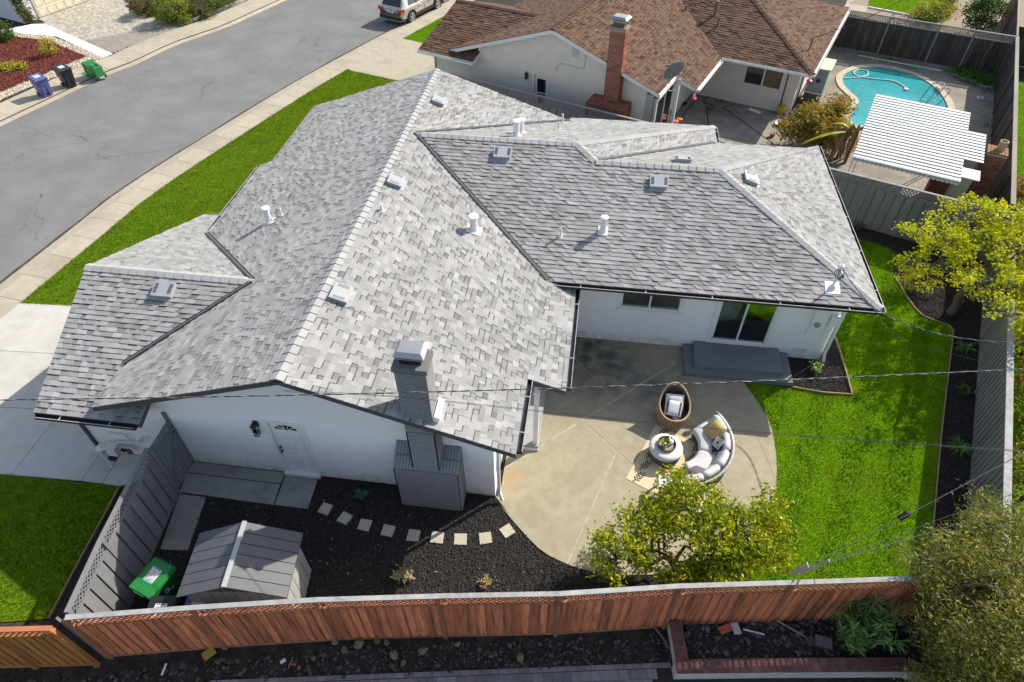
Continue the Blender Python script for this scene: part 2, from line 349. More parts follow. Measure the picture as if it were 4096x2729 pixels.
LAWN = gmix([(8, 900, 545), (8, 1060, 580), (8, 1230, 650), (8, 1205, 760), (8, 1230, 880), (8, 1330, 1040), (8, 1390, 1130), (8, 1460, 1200), (8, 1560, 1240), (8, 1680, 1280), (8, 1720, 1320), (12, 1700, 20), (12, 1655, 380), (12, 1612, 760), (12, 1570, 1230), (12, 1540, 1568)])+[(9.1, 8.2), (4.8, 6.75)]+gmix([(15, 1750, 640), (15, 1900, 480), (15, 2150, 330), (16, 60, 120), (12, 190, 1280), (12, 220, 1180), (12, 228, 1000), (12, 218, 850), (12, 190, 690), (12, 150, 570), (12, 75, 455), (11, 2150, 390), (11, 2075, 280), (12, 360, 325), (12, 610, 370), (12, 860, 388), (12, 800, 160), (12, 752, 0), (8, 700, 1330)])+[(7.72, 15.3), (7.72, 22)]
sheet('back_lawn', LAWN, .006, M_grassbase)
def clip(poly, p, q, off):
    """keep the left side of p->q shifted by off"""
    p, q = np.array(p), np.array(q); d = (q-p)/np.linalg.norm(q-p); nrm = np.array([-d[1], d[0]]); c = nrm@p+off; out = []
    for i in range(len(poly)):
        a, b = np.array(poly[i]), np.array(poly[(i+1) % len(poly)]); sa, sb = nrm@a-c, nrm@b-c
        if sa >= 0: out.append(tuple(a))
        if sa*sb < 0: out.append(tuple(a+(b-a)*sa/(sa-sb)))
    return out
def cut(polys, p, q, gap=.012):
    r = []
    for P in polys:
        for a, b in ((p, q), (q, p)):
            c = clip(P, a, b, gap)
            if len(c) >= 3:
                A = abs(sum(c[i][0]*c[(i+1) % len(c)][1]-c[(i+1) % len(c)][0]*c[i][1] for i in range(len(c))))/2
                if A > .03: r.append(c)
    return r
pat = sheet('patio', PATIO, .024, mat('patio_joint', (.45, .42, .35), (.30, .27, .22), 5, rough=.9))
B2 = gmix([(11, 1540, 80), (11, 330, 825)]); c0 = cut([PATIO], *B2, .034)
upper = [p for p in c0 if np.mean([q[1] for q in p]) > 11.3]; lower = [p for p in c0 if p not in upper]
A2 = gmix([(11, 600, 40), (11, 970, 425)]); upper = cut(upper, *A2)
C2 = gmix([(11, 695, 605), (11, 1125, 985)]); E2 = gmix([(11, 1030, 405), (11, 2220, 740)]); D2 = gmix([(11, 985, 870), (15, 580, 550)])
lower = cut(lower, *C2, .026); low2 = []
for p in lower:
    side = np.mean([np.cross(np.array(C2[1])-np.array(C2[0]), np.array(q)-np.array(C2[0])) for q in p])
    low2 += cut([p], *E2) if side > 0 else cut([p], *D2, .025)
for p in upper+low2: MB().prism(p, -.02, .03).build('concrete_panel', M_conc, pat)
# front lawn, driveway
inner = offset(NR, 1.62); il = [tuple(p) for p in inner if 15.2 < p[1] < 33]
def along(y): return float(np.interp(y, inner[:, 1], inner[:, 0]))
yA, yB = g(0, 60, 698)[1], g(0, 805, 161)[1]
FL = [(along(y), y) for y in np.linspace(yA, yB, 14)]+[tuple(g(0, 916, 186)[:2]), (-7, 27.6), (-8, 20), (-12, 15)]+[tuple(g(0, 165, 703)[:2])]
sheet('front_lawn', FL, .006, M_grassbase)
DRV = [(along(9.0), 9.0)]+[(along(y), y) for y in (11, 13, yA)]+[tuple(g(0, 165, 703)[:2]), (-12, 15.2), (-10.1, 12), (-10.1, 8.97)]+gmix([(9, 1020, 1155), (9, 690, 1110), (9, 0, 1052)])
drv = sheet('driveway', DRV, -.008, M_dark)
pcs = [DRV]
for a, b in (((5, 0, 1490), (5, 450, 1515)), ((9, 0, 485), (9, 270, 498)), ((9, 485, 565), (9, 95, 1055))): pcs = cut(pcs, g(*a)[:2], g(*b)[:2], .008)
r_ = [p for p in pcs if np.mean([q[0] for q in p]) > -14.6 and np.mean([q[1] for q in p]) < 11]; oth = [p for p in pcs if p not in r_]
for a, b in (((9, 865, 855), (9, 690, 1110)), ((9, 980, 950), (9, 870, 1130))): r_ = cut(r_, g(*a)[:2], g(*b)[:2], .008)
for p in oth+r_: MB().prism(p, -.05, .004).build('concrete_panel', M_drive, drv)
sheet('meter_pit', gmix([(9, 900, 935), (9, 975, 948), (9, 1010, 905), (9, 945, 870)]), .0075, M_soil)
# side yard slabs
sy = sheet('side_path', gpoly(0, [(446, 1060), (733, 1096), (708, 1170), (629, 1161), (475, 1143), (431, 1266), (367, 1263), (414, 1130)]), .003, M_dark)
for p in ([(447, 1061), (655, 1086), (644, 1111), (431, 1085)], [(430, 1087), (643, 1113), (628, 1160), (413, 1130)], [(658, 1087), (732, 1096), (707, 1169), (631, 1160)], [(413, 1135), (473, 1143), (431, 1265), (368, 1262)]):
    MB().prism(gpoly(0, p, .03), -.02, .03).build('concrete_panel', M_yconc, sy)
# neighbour lawn at the left, driveway of the brown-roofed house, foreground soil
NL = gmix([(9, 0, 1056), (9, 1015, 1160), (9, 930, 1330), (13, 700, 500), (13, 420, 1030), (13, 0, 1060)])
NL = [(-19.5, g(9, 0, 1056)[1]+.3)]+NL+[(-19.5, 4.5)]
sheet('side_lawn', NL, .004, M_grassbase)
ND = gpoly(0, [(798, 157), (924, 88), (965, 97), (1010, 118), (1060, 180), (916, 187)])+[]
sheet('neighbour_driveway', ND+[(-6.6, 27.6)], .004, M_walk)
NLW = gpoly(0, [(926, 89), (1030, 32), (1060, 40), (1010, 110), (968, 98)]); sheet('neighbour_front_lawn', NLW, .005, M_grassbase)
# ---- grass blades and bark chips (uncountable)
M_blade = leaf_mat('grass_blades', (.055, .19, .006), (.33, .56, .012), trl=.3, rough=.9, spec=0.0)
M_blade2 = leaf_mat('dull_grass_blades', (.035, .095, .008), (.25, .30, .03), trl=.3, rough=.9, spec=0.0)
def grass(name, label, poly, dens, L, holes=(), seed=0, bias=0., lf=1.1, m=None):
    P = sample(poly, dens, holes); n = len(P); P = P+rng.normal(0, .028, (n, 2)); a = rng.uniform(0, 6.283, n); ln = rng.uniform(.3, 1.0, n)*L
    B = np.c_[P, np.full(n, .004)]; d = np.c_[np.cos(a)*ln*.55, np.sin(a)*ln*.55, ln*.85]; s_ = np.c_[-np.sin(a), np.cos(a), 0*a]*.009
    V = np.stack([B-s_, B+s_, B+d], 1).reshape(-1, 3); stp = .2*np.sign(np.sin((P[:, 0]*.932-P[:, 1]*.362)*2*math.pi/1.15)) if seed == 1 else 0; t = np.clip(.45+bias+stp+.30*lowfreq(P, lf, seed)+.34*lowfreq(P, 7, seed+1)+rng.normal(0, .16, n), 0, 1)
    o = fast(name, V, np.arange(3*n).reshape(n, 3), m or M_blade, tone=t); return tag(o, label, 'grass', kind='stuff')
grass('grass', 'bright green mown grass of the fenced back lawn', LAWN, 1900, .075, seed=1, lf=.9)
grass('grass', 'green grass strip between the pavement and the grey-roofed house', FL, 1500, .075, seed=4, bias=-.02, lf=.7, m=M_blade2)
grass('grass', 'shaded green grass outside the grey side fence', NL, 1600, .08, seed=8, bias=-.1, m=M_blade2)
grass('grass', 'small green lawn beside the brown-roofed garage', NLW, 1500, .07, seed=12)
M_chip = mat('bark_chips', (.034, .031, .030), (.085, .075, .07), 40, rough=.85, tone=1.2)
def chips(name, label, poly, dens, L, m, holes=(), z=.004, wd=.22):
    P = sample(poly, dens, holes); n = len(P); a = rng.uniform(0, 6.283, n); ln = rng.uniform(.5, 1.3, n)*L; tl = rng.normal(0, .28, n); t3 = rng.uniform(.2, 1, n)
    u = np.c_[np.cos(a)*np.cos(tl), np.sin(a)*np.cos(tl), np.sin(tl)]*ln[:, None]*.5; s_ = np.c_[-np.sin(a), np.cos(a), rng.normal(0, .4, n)]*(ln*wd)[:, None]*.5
    c = np.c_[P, z+np.abs(u[:, 2])+rng.uniform(.004, .018, n)]; h = np.array([0, 0, 1.])*(ln*wd*.5)[:, None]
    V = np.stack([c-u-s_, c+u-s_*.6, c+u+s_*.6, c-u+s_, c-u*.6+h, c+u*.6+h], 1).reshape(-1, 3); k = np.arange(n)[:, None]*6
    T = np.concatenate([k+np.array(q) for q in ((0, 1, 4), (1, 5, 4), (2, 3, 5), (3, 4, 5), (1, 2, 5), (3, 0, 4))], 0)
    o = fast(name, V, T, m, tone=np.tile(t3, 6)*np.random.default_rng(3).uniform(.4, 1, 6*n)); return tag(o, label, 'mulch', kind='stuff')
stones = [[(625, 40), (706, 68), (655, 157), (567, 124)], [(793, 116), (874, 155), (818, 237), (730, 198)], [(941, 178), (1040, 196), (1004, 291), (905, 268)], [(1137, 225), (1237, 246), (1204, 340), (1102, 318)], [(1347, 268), (1449, 279), (1428, 376), (1321, 366)], [(1545, 287), (1648, 297), (1634, 394), (1522, 383)], [(1730, 306), (1841, 307), (1838, 404), (1728, 403)], [(1938, 304), (2042, 290), (2056, 385), (1948, 402)], [(2109, 272), (2196, 218), (2254, 296), (2168, 349)]]
LAWNS = [gpoly(14, q_, .02) for q_ in stones]+[LAWN, PATIO, gpoly(0, [(446, 1060), (733, 1096), (708, 1170), (629, 1161), (475, 1143), (431, 1266), (367, 1263), (414, 1130)])]
chips('bark_chips', 'dark brown bark chips covering the planting beds', [(-9.8, 4.3), (-4.7, 5.2), (.14, 5.95), (4.8, 6.85), (9.2, 7.6), (12.5, 15.6), (14.5, 21.2), (8.5, 23), (7.7, 15.2), (-1.6, 9.0), (-10, 8.9)], 620, .075, M_chip, LAWNS)
# ================================================================ the grey-roofed house
s = .342
PL = {  # roof planes z=a+bx+cy
 'R': (4.69-s*6.17, -s, 0), 'L': (4.69+s*6.17, s, 0), 'N': (2.9-s*14.38, 0, s), 'F1': (4.58+s*19.29, 0, -s), 'H1': (4.58-.366*.53, -.366, 0), 'F2': (4.36+s*18.65, 0, -s),
 'E': (4.36+s*3.93, -s, 0), 'GN': (3.85-s*12.25, 0, s), 'GF': (3.85+s*12.25, 0, -s)}
POLY = {
 'R': [(-6.17, 8.3), (-1.08, 8.3), (-1.08, 10.55), (-.13, 10.55), (-.13, 15), (-.936, 15), (-.936, 14.38), (-5.85, 19.29), (-1.04, 24.1), (-6.17, 24.1)],
 'L': [(-6.17, 8.3), (-6.17, 24.1), (-11.3, 24.1), (-11.3, 19.75), (-11.9, 19.75), (-11.9, 15.52), (-8.63, 12.25), (-11.2, 9.68), (-11.2, 8.3)],
 'N': [(-.936, 14.38), (8.2, 14.38), (3.93, 18.65), (.11, 18.65), (-.53, 19.29), (-5.85, 19.29)],
 'F1': [(-5.85, 19.29), (-.53, 19.29), (4.6, 24.8), (-1.04, 24.8), (-1.04, 24.1)],
 'H1': [(-.53, 19.29), (.11, 18.65), (4.5, 23.4), (4.6, 23.5), (4.6, 24.8)],
 'F2': [(.11, 18.65), (3.93, 18.65), (8.2, 23.4), (4.5, 23.4)],
 'E': [(3.93, 18.65), (8.2, 14.38), (8.2, 23.4)],
 'GN': [(-13.4, 12.25), (-12.97, 8.3), (-10.2, 8.3), (-10.2, 10.68), (-8.63, 12.25)],
 'GF': [(-13.4, 12.25), (-8.63, 12.25), (-11.9, 15.52), (-11.9, 17.3), (-13.1, 17.3)]}
def pz(pl, x, y): return pl[0]+pl[1]*x+pl[2]*y
def ptn(n_, x, y): return np.array([x, y, pz(PL[n_], x, y)])
M_wall = mat('white_stucco', (.86, .86, .865), (.83, .83, .835), 2.5, rough=.9, bump=.25, bscale=140, bdist=.006, c3=(.79, .79, .785), s3=.7, splash=(.5, .45, .38))
M_fascia = mat('charcoal_trim', (.085, .087, .092), (.07, .072, .076), 8, rough=.6)
M_gut = mat('gutter_metal', (.035, .03, .032), (.022, .02, .02), 6, rough=.4, spec=.5)
M_lip = mat('gutter_lip', (.52, .50, .50), (.38, .37, .37), 8, rough=.3, spec=.6)
M_white = mat('white_paint', (.80, .80, .79), (.76, .76, .75), 6, rough=.45, spec=.4)
M_sh = mat('grey_shingle', (.305, .304, .301), (.24, .239, .237), 60, rough=.93, spec=.15, tone=.8, bump=.5, bscale=180, bdist=.004, c3=(.27, .267, .262), s3=.45)
M_cap = mat('ridge_cap_shingle', (.37, .37, .37), (.31, .31, .315), 70, rough=.93, spec=.15, rnd=.15, bump=.5, bscale=200, bdist=.004)
M_deck = mat('roof_underlay', (.10, .10, .10), (.08, .08, .08), 10, rough=.95)
house = thing('ranch_house', 'long white stucco house with light grey shingle roof filling the middle', 'house', (-3, 14, 0))
def shingles(polys, planes, parent, m, expo=.145, wmin=.09, wmax=.26, indiv=300, rec_p=.40, bands=None, seed=3):
    """laps of shingle tabs over each roof face; the nearest ones are pieces, the rest one field"""
    r = random.Random(seed); tabs = []
    for key, poly in polys.items():
        sg_ = .15; pl = planes[key]; b, c = pl[1], pl[2]; sl = math.hypot(b, c); up = np.array([b, c])/sl; al = np.array([up[1], -up[0]])   # horizontal up-slope and along
        cs = 1/math.sqrt(1+sl*sl); nrm = np.array([-b, -c, 1])*cs; P2 = [(float(np.dot(p, al)), float(np.dot(p, up))/cs) for p in poly]
        vmin = min(p[1] for p in P2); vmax = max(p[1] for p in P2); nrow = int((vmax-vmin)/expo)+1
        def w3(u, v, h):
            xy = al*u+up*(v*cs); return np.array([xy[0], xy[1], pz(pl, xy[0], xy[1])])+nrm*h
        for i in range(nrow):
            v0 = vmin+i*expo; v1 = min(v0+expo+.015, vmax); vm = min(v0+expo*.5, (v0+vmax)/2)
            cr = []
            for j in range(len(P2)):
                (ua, va), (ub, vb) = P2[j], P2[(j+1) % len(P2)]
                if (va > vm) != (vb > vm):
                    f = lambda v: ua+(ub-ua)*(min(max(v, min(va, vb)), max(va, vb))-va)/(vb-va)
                    cr.append((f(vm), f(v0), f(v1)))
            cr.sort()
            for A, Bq in zip(cr[::2], cr[1::2]):
                L = Bq[0]-A[0]
                if L < .03: continue
                t = 0.0; prev = False
                while t < L:
                    rec = r.random() < (rec_p*.5 if prev else rec_p)
                    wd = r.uniform(wmin, wmax); e = min(t+wd, L)
                    if L-e < .06: e = L
                    f0, f1 = t/L, e/L; la = lambda f, k: A[k]+(Bq[k]-A[k])*f
                    hgt = .006 if rec else r.choice((.014, .020)); tone = min(1, max(0, r.gauss(.42, .17) if rec else r.gauss(.61, sg_)))
                    if bands: tone = min(1, max(0, tone+bands*(math.sin(la(f0, 0)*.9+i*.05)+math.sin(i*.33+la(f0, 0)*.15))*.5))
                    V = [w3(la(f0, 1), v0, hgt+.010), w3(la(f1, 1), v0, hgt+.010), w3(la(f1, 2), v1, hgt*.5), w3(la(f0, 2), v1, hgt*.5), w3(la(f0, 1), v0, -.004), w3(la(f1, 1), v0, -.004), w3(la(f1, 2), v1, -.004), w3(la(f0, 2), v1, -.004)]
                    band = None
                    if rec and v1-v0 > expo:      # dark granule band under the lap of the course above
                        q0, q1 = expo-r.uniform(.022, .034), expo-.002; hb = lambda q: (hgt+.010)+(hgt*.5-hgt-.010)*q/(v1-v0)+.0022
                        um = lambda f, q: la(f, 1)+(la(f, 2)-la(f, 1))*q/(v1-v0)
                        band = [w3(um(f0, q0), v0+q0, hb(q0)), w3(um(f1, q0), v0+q0, hb(q0)), w3(um(f1, q1), v0+q1, hb(q1)), w3(um(f0, q1), v0+q1, hb(q1))]
                    tabs.append((V, tone, band)); prev = rec; t = e
    Fb = [(0, 1, 2, 3), (1, 0, 4, 5), (2, 1, 5, 6), (0, 3, 7, 4)]
    cen = np.array([t[0][0] for t in tabs]); d = np.linalg.norm(cen-CP, axis=1); order = np.argsort(d); near = set(order[:indiv].tolist())
    VV = []; FF = []; TT = []
    for i, (V, tone, band) in enumerate(tabs):
        tn = [tone]*4+([-.30] if band else [])
        e1, e2 = V[1]-V[0], V[3]-V[0]; flip = np.cross(e1, e2)[2] < 0
        fq = Fb+([(8, 9, 10, 11)] if band else []); fb = [f[::-1] for f in fq] if flip else fq; V = V+(band or [])
        if i in near: fast('shingle', V, fb, m, parent, tone=tn)
        else:
            k = len(VV); VV += V; FF += [[q+k for q in f] for f in fb]; TT += tn
    o = fast('shingles', VV, np.array(FF), m, parent, tone=TT); o['kind'] = 'stuff'; return o
def deck(polys, planes, parent, m_top, m_side, th=.14, name='roof', lift=-.006):
    b = MB(); roof = None
    for key, poly in polys.items():
        n = len(poly); ar = sum(poly[i][0]*poly[(i+1) % n][1]-poly[(i+1) % n][0]*poly[i][1] for i in range(n))
        if ar < 0: poly = poly[::-1]
        T = [(x, y, pz(planes[key], x, y)+lift) for x, y in poly]; Bt = [(x, y, z-th) for x, y, z in T]
        b.add(Bt+T, [list(range(n))[::-1], list(range(n, 2*n))]+[(i, (i+1) % n, n+(i+1) % n, n+i) for i in range(n)])
    return b.build(name, m_side, parent)
roof = deck(POLY, PL, house, M_deck, M_fascia)
shingles(POLY, PL, roof, M_sh, bands=.08)
def caps(p0, p1, na, nb, parent, m, step=.26, half=.15, name='ridge_cap', lift=.028):
    """folded cap shingles lapping along a ridge or hip; na/nb are the two planes"""
    p0, p1 = np.array(p0, float), np.array(p1, float); d = p1-p0; L = np.linalg.norm(d); d /= L; n = int(L/step)
    for i in range(n+1):
        t0 = i*step; t1 = min(t0+step+.05, L)
        if t1-t0 < .06: continue
        V = []
        for t, lf in ((t0, lift+.022), (t1, lift)):
            c = p0+d*t; row = []
            for pl, sgn in ((na, 1), (nb, -1)):
                sd_ = np.cross(d, (0, 0, 1)); sd_ /= np.linalg.norm(sd_); xy = c+sd_*half*sgn; row.append(np.array([xy[0], xy[1], pz(pl, xy[0], xy[1])+lf]))
            V += [row[0], c+np.array([0, 0, lf+.012]), row[1], row[0]-np.array([0, 0, .05]), row[1]-np.array([0, 0, .05])]
        Fs = [(0, 1, 6, 5), (1, 2, 7, 6), (0, 3, 4, 2, 1), (3, 0, 5, 8), (2, 4, 9, 7)]
        fast(name, V, [f[::-1] for f in Fs], m, parent)
caps(ptn('R', -6.17, 8.3), ptn('R', -6.17, 24.1), PL['R'], PL['L'], roof, M_cap)
caps(ptn('N', -5.9, 19.29), ptn('N', -.53, 19.29), PL['N'], PL['F1'], roof, M_cap)
caps(ptn('N', .11, 18.65), ptn('N', -.53, 19.29), PL['H1'], PL['N'], roof, M_cap)
caps(ptn('N', .11, 18.65), ptn('N', 3.93, 18.65), PL['N'], PL['F2'], roof, M_cap)
caps(ptn('N', 8.2, 14.38), ptn('N', 3.93, 18.65), PL['E'], PL['N'], roof, M_cap)
caps(ptn('F2', 8.2, 23.4), ptn('F2', 3.93, 18.65), PL['F2'], PL['E'], roof, M_cap)
caps(ptn('F1', 4.6, 24.8), ptn('F1', -.53, 19.29), PL['F1'], PL['H1'], roof, M_cap)
caps(ptn('GN', -13.4, 12.25), ptn('GN', -8.6, 12.25), PL['GN'], PL['GF'], roof, M_cap)
def valley(p0, p1, parent):
    p0, p1 = np.array(p0), np.array(p1); b = MB()
    d = (p1-p0)/np.linalg.norm(p1-p0); sd_ = np.cross(d, (0, 0, 1)); sd_ /= np.linalg.norm(sd_)
    for o_, hh in ((-.045, .05), (.045, .05)): b.bar(p0+sd_*o_+(0, 0, .03), p1+sd_*o_+(0, 0, .03), .055, .05)
    v_ = b.build('valley_flashing', M_gut, parent); MB().bar(p0+np.array((0, 0, .045)), p1+np.array((0, 0, .045)), .02, .03).build('valley_seam', mat('flashing_seam', (.25, .25, .26), (.2, .2, .2), 5, rough=.5), parent)
valley(ptn('N', -.95, 14.4), ptn('N', -5.85, 19.29), roof); valley(ptn('GN', -11.2, 9.7), ptn('GN', -8.65, 12.22), roof); valley(ptn('GF', -11.9, 15.5), ptn('GF', -8.65, 12.28), roof)
valley(ptn('F2', .14, 18.7), ptn('F2', 4.5, 23.4), roof); valley(ptn('F1', -1.04, 24.1), ptn('F1', -5.8, 19.33), roof)
def gutter(p0, p1, out, parent, drop=.03, wd=.12, label=None):
    """open gutter with brackets; out = horizontal outward direction"""
    p0, p1 = np.array(p0, float), np.array(p1, float); o_ = np.array((*out, 0.0)); z = np.array((0, 0, 1.0)); b = MB()
    b.bar(p0+o_*wd*.5-z*(drop+.08), p1+o_*wd*.5-z*(drop+.08), wd, .008); b.bar(p0+o_*wd-z*(drop+.04), p1+o_*wd-z*(drop+.04), .010, .08); b.bar(p0+o_*.006-z*(drop+.05), p1+o_*.006-z*(drop+.05), .010, .10)
    d = (p1-p0)/np.linalg.norm(p1-p0)
    for e in (p0, p1): b.bar(e+o_*.0-z*(drop+.05), e+o_*wd-z*(drop+.05), .008, .10)
    gt = b.build('gutter', M_gut, parent); MB().bar(p0+o_*wd-z*drop, p1+o_*wd-z*drop, .014, .012).build('gutter_lip', M_lip, gt)
    n = max(2, int(np.linalg.norm(p1-p0)/1.6))
    for i in range(n):
        c = p0+(p1-p0)*((i+.5)/n); MB().bar(c-z*(drop-.004), c+o_*(wd+.006)-z*(drop-.004), .022, .010).build('gutter_bracket', M_lip, gt)
    return gt
gutter(ptn('N', -.93, 14.38), ptn('N', 8.28, 14.38), (0, -1), house); gutter(ptn('E', 8.2, 14.3), ptn('E', 8.2, 23.4), (1, 0), house)
gutter(ptn('R', -1.08, 8.42), ptn('R', -1.08, 10.55), (1, 0), house); gutter(ptn('R', -.13, 10.68), ptn('R', -.13, 14.9), (1, 0), house)
gutter(ptn('L', -11.9, 15.6), ptn('L', -11.9, 19.7), (-1, 0), house); gutter(ptn('L', -11.3, 19.8), ptn('L', -11.3, 24.0), (-1, 0), house)
gutter(ptn('GN', -12.9, 8.3), ptn('GN', -10.3, 8.3), (0, -1), house); gutter(ptn('GF', -13.0, 17.3), ptn('GF', -12.1, 17.3), (0, 1), house)
gutter(ptn('F1', -1.0, 24.8), ptn('F1', 4.6, 24.8), (0, 1), house); gutter(ptn('F2', 4.6, 23.4), ptn('F2', 8.2, 23.4), (0, 1), house); gutter(ptn('H1', 4.6, 23.5), ptn('H1', 4.6, 24.8), (1, 0), house)
# ---- walls
def wallbox(b, x0, x1, y0, y1, z0, z1): b.box(((x0+x1)/2, (y0+y1)/2, (z0+z1)/2), (x1-x0, y1-y0, z1-z0))
b = MB()
WY = 8.97; zt = lambda x: 4.69-s*abs(x+6.17)-.2
# gable wall with the door opening
DX0, DX1, DZ0, DZ1 = -7.36, -6.50, .12, 2.2
def gwall(x0, x1, z0, z1=None):
    V = []
    for y in (WY, WY+.15):
        if z1 is None:
            xs = [x0]+([-6.17] if x0 < -6.17 < x1 else [])+[x1]
            V.append([(x0, y, z0), (x1, y, z0)]+[(x, y, zt(x)) for x in xs[::-1]])
        else: V.append([(x0, y, z0), (x1, y, z0), (x1, y, z1), (x0, y, z1)])
    n = len(V[0]); b.add(V[0]+V[1], [list(range(n)), list(range(n, 2*n))[::-1]]+[(i, n+i, n+(i+1) % n, (i+1) % n) for i in range(n)])
gwall(-10.06, DX0, -.1); gwall(DX1, -1.71, -.1); gwall(DX0, DX1, DZ1)
gwall(-12.75, -10.06, -.1, 2.72)
wallbox(b, -12.75, -12.6, WY+.15, 16.6, -.1, 2.12); wallbox(b, -1.86, -1.71, WY+.15, 10.8, -.1, 2.85); wallbox(b, -1.86, -.85, 10.8, 10.95, -.1, 2.6) if False else None
wallbox(b, -1.9, -1.75, 10.8, 15.1, -.1, 2.7)
# wing wall with window and slider openings
W0 = 15.13; wx = [(-1.75, 1.27, -.1, 2.72), (1.27, 3.03, -.1, 1.50), (1.27, 3.03, 2.3, 2.72), (3.03, 4.2, -.1, 2.72), (4.2, 5.84, -.1, .44), (4.2, 5.84, 2.42, 2.72), (5.84, 7.62, -.1, 2.72)]
for x0, x1, z0, z1 in wx: wallbox(b, x0, x1, W0, W0+.15, z0, z1)
wallbox(b, 7.47, 7.62, W0+.15, 22.8, -.1, 2.72); wallbox(b, -1.9, 7.62, 22.8, 22.95, -.1, 2.7); wallbox(b, -11.2, -11.05, 17, 23.6, -.1, 2.7); wallbox(b, -11.2, -1.9, 23.6, 23.75, -.1, 2.7)
b.build('wall', M_wall, house)
bd = MB(); bd.bar((-12.76, 8.965, 1.2), (-12.76, 8.965, 2.4), .1, .1) if False else None
MB().box((-12.77, 8.955, 1.2), (.09, .09, 2.5)).build('corner_board', M_fascia, house)
# interior seen through the glass
M_floor = mat('wood_floor', (.30, .23, .17), (.22, .165, .12), 6, rough=.35, stretch=(1, 8, 1)); M_int = mat('interior_wall', (.75, .75, .73), (.7, .7, .68), 3, rough=.9)
b = MB(); wallbox(b, -1.7, 7.45, 15.3, 22.7, .38, .42); b.build('interior_floor', M_floor, house)
b = MB(); wallbox(b, -1.7, 7.45, 15.29, 22.7, 2.66, 2.69); wallbox(b, -1.7, 7.45, 19.5, 19.6, .42, 2.66); wallbox(b, 3.3, 3.4, 15.3, 19.5, .42, 2.66); b.build('interior_lining', M_int, house)
M_glass = glass_mat('window_glass', (.86, .90, .88), .5)
def framed(name, x0, x1, z0, z1, y, parent, mulls, fw=.05, depth=.09, m=None, proud=.03):
    m = m or M_white; o_ = MB()
    for a, c in (((x0, z0), (x1, z0)), ((x0, z1), (x1, z1)), ((x0, z0), (x0, z1)), ((x1, z0), (x1, z1))):
        o_.bar((a[0], y, a[1]), (c[0], y, c[1]), depth if a[1] == c[1] else fw, fw if a[1] == c[1] else depth, up=(0, 0, 1) if a[1] == c[1] else (0, 1, 0))
    w_ = o_.build(name, m, parent)
    for x in mulls: MB().box((x, y, (z0+z1)/2), (.05, depth*.8, z1-z0-fw)).build('mullion', m, w_)
    xs = [x0]+list(mulls)+[x1]
    for a, c in zip(xs[:-1], xs[1:]): MB().box(((a+c)/2, y+.01, (z0+z1)/2), (c-a-.05, .012, z1-z0-fw)).build('pane', M_glass, w_)
    return w_
wn = framed('window', 1.27, 3.03, 1.50, 2.32, W0+.05, house, [2.13], .06)
MB().box((2.15, W0-.012, 1.44), (2.0, .05, .08)).build('window_sill', M_white, wn)
for xx in (1.2, 3.1): MB().box((xx, W0-.012, 2.0), (.09, .045, .82)).build('casing', M_white, wn)
sl = framed('sliding_door', 4.2, 5.84, .44, 2.42, W0+.05, house, [4.98], .08)
for xx in (4.12, 5.92): MB().box((xx, W0-.012, 1.4), (.12, .045, 2.1)).build('casing', M_white, sl)
MB().box((5.02, W0-.015, .40), (1.9, .06, .07)).build('threshold', M_white, sl); MB().box((5.03, W0-.03, 1.35), (.03, .04, .22)).build('door_handle', M_gut, sl)
def wallvent(x, z, y):
    v_ = MB().box((x, y-.004, z), (.38, .012, .13)).build('foundation_vent', mat('vent_grey', (.45, .45, .45), (.4, .4, .4), 20, rough=.7), house)
    for i in range(5): MB().box((x, y-.012, z-.05+i*.024), (.35, .01, .008)).build('louvre', M_white, v_)
for x, z, y in ((.1, .24, W0), (2.67, .25, W0), (6.93, .34, W0), (-5.05, .27, WY)): wallvent(x, z, y)
# armchair indoors
M_teal = mat('pale_upholstery', (.55, .66, .62), (.48, .6, .56), 8, rough=.9)
t = thing('armchair', 'pale armchair seen through the sliding glass door', 'armchair', (4.65, 16.0, .42))
MB().box((4.65, 16.0, .68), (.75, .7, .3), rz=.5).build('seat', M_teal, t); MB().box((4.45, 16.25, .95), (.25, .8, .5), rz=.5).build('backrest', M_teal, t)
for sg in (-1, 1): MB().box((4.65-.16*sg, 16.0+.32*sg, .82), (.7, .14, .32), rz=.5).build('armrest', M_teal, t)
# back door with fan light
door = MB().box((-6.93, WY+.045, 1.16), (.82, .045, 2.02)).build('back_door', M_white, house)
for cx_, cz, sw_, sh in [(-7.12, 1.28, .22, .62), (-6.74, 1.28, .22, .62), (-7.12, .52, .22, .55), (-6.74, .52, .22, .55), (-7.12, 1.76, .22, .14), (-6.74, 1.76, .22, .14)]:
    pn = MB()
    for a, c, ww, hh in ((0, sh/2, sw_, .02), (0, -sh/2, sw_, .02), (sw_/2, 0, .02, sh), (-sw_/2, 0, .02, sh)): pn.box((cx_+a, WY+.018, cz+c), (ww, .014, hh))
    pn.build('panel_moulding', M_white, door)
fan = MB(); fan.add([(-6.93, WY+.016, 1.94)]+[(-6.93+.3*math.cos(a), WY+.016, 1.94+.2*math.sin(a)) for a in np.linspace(0, math.pi, 13)], [(0, i+1, i) for i in range(1, 13)]); fan.build('fan_light', mat('dark_glass', (.02, .022, .024), (.015, .016, .018), 5, rough=.08, spec=.8), door)
fr_ = MB(); fr_.tube([(-6.93+.31*math.cos(a), WY+.014, 1.94+.21*math.sin(a)) for a in np.linspace(0, math.pi, 13)], .014, 5)
for a in np.linspace(0, math.pi, 6): fr_.bar((-6.93+.07*math.cos(a), WY+.012, 1.94+.05*math.sin(a)), (-6.93+.3*math.cos(a), WY+.012, 1.94+.2*math.sin(a)), .016, .016, up=(0, 1, 0))
fr_.build('fan_bars', M_white, door)
